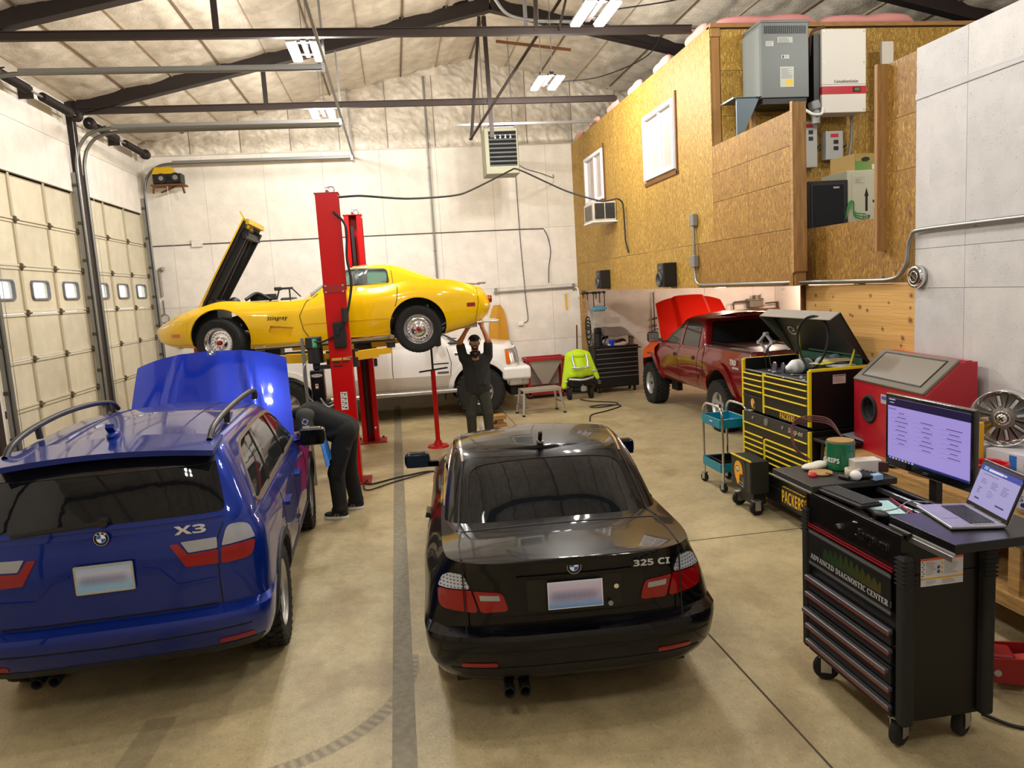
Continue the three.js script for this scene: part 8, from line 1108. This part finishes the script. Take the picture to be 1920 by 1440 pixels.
{ const t = thing('wheeled_stand', 'black wheeled machine under the lime jacket', 'machine', [3.80, 0, -15.80]); part(t, 'frame_tube', [tube([[-.2, .1, .1], [-.2, .5, .1], [-.1, .8, 0], [.1, .8, 0], [.2, .5, .1], [.2, .1, .1]], .02, 60), rod([-.2, .15, .15], [.2, .15, .15], .02)], M.black); part(t, 'motor', [cy(.10, .10, .28, 0, .24, .06, 0, 0, Math.PI / 2), rb(.2, .1, .2, .03, 0, .38, .05)], std(0x26262a, .5, .3)); part(t, 'pump_head', [rb(.12, .12, .14, .02, .05, .24, .2), tube([[-.1, .3, .2], [0, .36, .24], [.1, .2, .24]], .012)], M.alu); for (const s of [-1, 1]) part(t, 'wheel', [cy(.13, .13, .07, s * .24, .13, .1, 0, 0, Math.PI / 2), cy(.05, .05, .09, s * .24, .13, .1, 0, 0, Math.PI / 2)], M.rubber); }
{ const t = thing('red_hopper', 'open red steel stand holding a pale sheet-metal hopper by the back wall', 'hopper', [3.18, 0, -16.45]), rd = std(0x9c1420, .45); part(t, 'frame_post', [[-.4, .22], [.4, .22], [-.4, -.22], [.4, -.22]].map(([x, z]) => bx(.06, .82, .06, x, .47, z)), rd); part(t, 'top_rim', [bx(.90, .06, .05, 0, .88, .25), bx(.90, .06, .05, 0, .88, -.25), bx(.05, .06, .5, -.43, .88, 0), bx(.05, .06, .5, .43, .88, 0)], rd); part(t, 'base_tray', rb(.86, .14, .5, .01, 0, .16, 0), rd); part(t, 'hopper_sheet', [sheet((u, v) => [lerp(-.38, .38, u) * lerp(1, .18, v), lerp(.85, .3, v), lerp(.22, .05, v)], 4, 4, .006), sheet((u, v) => [lerp(.38, -.38, u) * lerp(1, .18, v), lerp(.85, .3, v), lerp(-.22, -.05, v)], 4, 4, .006), sheet((u, v) => [lerp(-.38, -.07, v), lerp(.85, .3, v), lerp(-.22, .22, u) * lerp(1, .2, v)], 4, 4, .006), sheet((u, v) => [lerp(.38, .07, v), lerp(.85, .3, v), lerp(.22, -.22, u) * lerp(1, .2, v)], 4, 4, .006), bx(.76, .5, .006, 0, .5, -.21)], std(0xb9b2a8, .5, .3)); for (const x of [-.36, .36]) caster(t, x, .18, .045, .03); }
{ const t = thing('work_platform', 'folding aluminium work platform on four legs beside the white pickup', 'platform', [2.66, 0, -14.35], .12); part(t, 'deck', [rb(.78, .03, .36, .006, 0, .49, 0), ...Array.from({ length: 5 }, (_, i) => bx(.76, .006, .02, 0, .508, -.14 + i * .07))], std(0xa59a8a, .5, .3)); for (const sx of [-1, 1]) { for (const sz of [-1, 1]) part(t, 'leg', bar([sx * .36, .48, sz * .15], [sx * .42, .01, sz * .24], .035), M.alu); part(t, 'cross_rail', bar([sx * .40, .22, -.2], [sx * .40, .22, .2], .03), M.alu); part(t, 'rubber_foot', [bx(.05, .03, .05, sx * .42, .015, .24), bx(.05, .03, .05, sx * .42, .015, -.24)], M.rubber); } part(t, 'edge_rail', [bx(.78, .05, .015, 0, .47, .18), bx(.78, .05, .015, 0, .47, -.18)], M.alu); }
single('floor_cable', tube([[3.75, .02, -15.5], [3.9, .012, -15.2], [4.3, .012, -14.8], [4.25, .012, -14.5], [3.85, .012, -14.35], [3.7, .012, -14.5], [4.0, .014, -14.6], [4.3, .012, -14.35], [3.9, .012, -13.9], [3.5, .012, -13.6], [3.3, .012, -13.0]], .012, 160), std(0x2a211c, .6), 'dark cord snaking over the floor from the wheeled machine', 'cord'); single('floor_hose', [tube([[-.62, .02, -9.98], [-.5, .015, -9.9], [-.2, .015, -10.1], [.0, .015, -10.2], [.25, .015, -10.3], [.5, .015, -10.2]], .012, 60), tube([[-.62, .03, -9.9], [-.55, .015, -9.6], [-.2, .015, -9.9], [.3, .02, -10.25]], .010, 50)], M.cable, 'pair of black hoses on the floor from the lift foot toward the coupe', 'hose');
{ const t = thing('wood_crib', 'small stack of yellow pine blocks on the floor behind the standing mechanic', 'wood block', [1.62, 0, -13.3], .2); for (let i = 0; i < 3; i++) part(t, 'block', mUV(bx(i % 2 ? .12 : .34, .07, i % 2 ? .2 : .26, i % 2 ? .06 : 0, .036 + i * .072, 0)), M.wood); } single('squeeze_bottle', lathe([[0, 0], [.04, 0], [.045, .02], [.045, .20], [.03, .25], [.008, .30], [.006, .36], [0, .36]], 20), M.white, 'white squeeze bottle on the floor between the standing mechanic\'s feet', 'bottle', [1.26, 0, -12.35]);
{ const t = thing('wall_shelf', 'grey machine parts on a narrow shelf above the red pickup', 'shelf', [8.35, 0, -16.74]); part(t, 'shelf_board', bx(1.15, .03, .25, .05, 1.62, 0), M.woodDark); part(t, 'vise', [rb(.34, .18, .2, .03, .05, 1.76, 0), cy(.09, .09, .12, .1, 1.9, 0), rb(.4, .05, .16, .02, .05, 1.86, 0), rod([.2, 1.9, 0], [.2, 1.98, 0], .012)], std(0x6d6558, .5, .4)); part(t, 'pipe_frame', [tube([[-.5, 1.66, .05], [-.5, 1.80, .05], [-.45, 1.83, .05], [.05, 1.84, .05]], .02, 40), rod([.3, 1.76, .05], [.62, 1.77, .05], .018), bx(.04, .14, .06, .6, 1.70, .05)], std(0x4c453c, .5, .4)); }
single('hanging_clamp', [rod([0, .9, 0], [0, .35, 0], .014), rod([0, .35, 0], [0, 0, 0], .018), bar([-.05, .28, 0], [.06, .30, .02], .04), bar([-.08, .0, 0], [.08, .05, .02], .02), rod([-.06, .12, 0], [.05, .13, 0], .02)], std(0x5f564c, .5, .4), 'iron pipe clamp hanging on the back wall beside the raised red hood', 'clamp', [5.95, 1.28, ZB + .05]);
single('fender_cover', sheet((u, v) => [-.955 + .05 * smooth(0, .35, v) + .05 * v + .02 * Math.sin(u * 7) * v, 1.00 - .03 * u + .02 - .34 * Math.max(0, v - .2) - (v < .2 ? 0 : .01), -7.95 - u * .55 + .03 * v], 14, 12, -.008), std(0x1f72c8, .7), 'blue fender cover draped over the wagon\'s open front wing', 'cloth'); 
{ const t = thing('floor_scrap', 'worn brown carton and pinkish board by the garage door past the wagon', 'box', [-4.62, 0, -9.55]); part(t, 'carton', rb(.46, .80, .5, .01, 0, .40, 0, 0, .2, .04), std(0x7c6250, .85)); part(t, 'board', rb(.5, .55, .03, .006, .18, .28, .32, .15), std(0x94675a, .8)); part(t, 'torn_flap', bx(.3, .01, .2, .05, .82, .1, .5, .2, .2), std(0x8a7058, .85)); }
single('ceiling_conduit', [tube([[1.55, 6.3, -10.2], [1.75, 6.05, -10.2], [2.1, 5.97, -10.2], [2.6, 5.95, -10.2], [2.75, 5.90, -10.2], [3.0, 5.86, -10.2], [5.2, 5.86, -10.2], [5.5, 5.8, -10.2], [5.9, 5.66, -10.0]], .022, 120), bx(.05, .6, .02, 1.98, 6.15, -10.2)], M.galvDull, 'grey conduit bending along under the roof by the long tie beam', 'conduit'); single('lamp_wire', [tube([[3.1, 5.95, -13.1], [3.8, 6.0, -13.0], [4.6, 6.3, -12.9], [4.9, 6.75, -12.8]], .010, 40)], M.cable, 'black lamp wire swagged up to the roof over the board wall', 'wire'); single('lamp_wire', [tube([[3.2, 6.1, -10.2], [4, 6.15, -10.0], [5.0, 6.35, -9.9], [6.0, 6.45, -9.8]], .010, 40)], M.cable, 'black lamp wire running from the near high bay light past the tall boards', 'wire');
// ================= lamps =================
function highBay(x, y, z, label, on = 1, roll = 0, rot = 0) {
  const t = thing('high_bay_light', label, 'lamp', [x, y, z], rot); t.rotation.z = roll;
  const emit = std(0xffffff, .4, 0, { emissive: new THREE.Color(...LAMP_COLOR), emissiveIntensity: 9 });
  part(t, 'housing', [bx(.06, .05, .7, 0, .06), bx(.4, .015, .06, 0, .05, .25), bx(.4, .015, .06, 0, .05, -.25)], M.steelDark);
  for (const s of [-1, 1]) {
    part(t, 'light_strip', rb(.12, .028, .74, .012, s * .145, 0, 0), emit, 'glowing white light strip');
    part(t, 'reflector', [bx(.13, .012, .78, s * .145, .022)], M.galvDull);
    for (const e of [-.2, .2]) { const l = new THREE.PointLight(new THREE.Color(...LAMP_COLOR), LAMP * on, 0, 2); l.position.set(s * .145, -.07, e); l.shadow.radius = 3; l.castShadow = true; t.add(l); }
  }
  for (const s of [-1, 1]) part(t, 'hanging_wire', rod([0, .07, s * .4], [0, roofY(x) - y - .05, s * .4], .006), M.galvDull);
  return t;
}
highBay(-.90, 5.70, -10.5, 'bright high bay light over the blue wagon, its strips nearest the first door track', .95);
highBay(-1.0, 5.70, -14.0, 'bright high bay light between the second door track and the roof ridge', .55);
highBay(2.5, 5.52, -8.7, 'bright high bay light just above the long tie beam near the board wall', .45);
highBay(2.62, 5.64, -12.0, 'high bay light on two wires over the slatted unit heater, one strip showing', .7);
for (const [x, z, k] of [[-.9, -5.6, .5], [2.4, -4.2, .35], [-.9, -.8, .25], [2.4, -.2, .25]]) highBay(x, 5.5, z, `unseen high bay light, placed to light the ${z < -4 ? 'parked cars' : 'rear floor'}, ${x < 0 ? 'garage door' : 'board wall'} side`, k);  // lamps out of view, placed to light the foreground and the cars
highBay(6.3, 5.9, -6.4, 'unseen high bay light, placed to light the store nook behind the white wall', .32);  // out of view, lights the nook wall and its electrical boxes
for (const [x, z, I, l] of [[6.5, -13.3, 17, 'unseen batten lamp under the mezzanine, lights the red pickup'], [8.0, -15.3, 10, 'unseen batten lamp under the mezzanine, lights the wall by the shelf']]) { // unseen lamps under the mezzanine, placed to light the back wall and red pickup
  const t = thing('unseen_ceiling_lamp', l, 'lamp', [x, 2.27, z]);
  part(t, 'housing', bx(1.3, .05, .16, 0, .03), M.white); part(t, 'light_strip', rb(1.2, .03, .1, .012, 0, 0), std(0xffffff, .4, 0, { emissive: new THREE.Color(1, .78, .6), emissiveIntensity: 6 }));
  for (const e of [-.4, .4]) { const l = new THREE.PointLight(new THREE.Color(1, .76, .60), I, 0, 2); l.position.set(e, -.08, 0); l.shadow.radius = 3; l.castShadow = true; t.add(l); }
}
renderer.render(scene, camera);
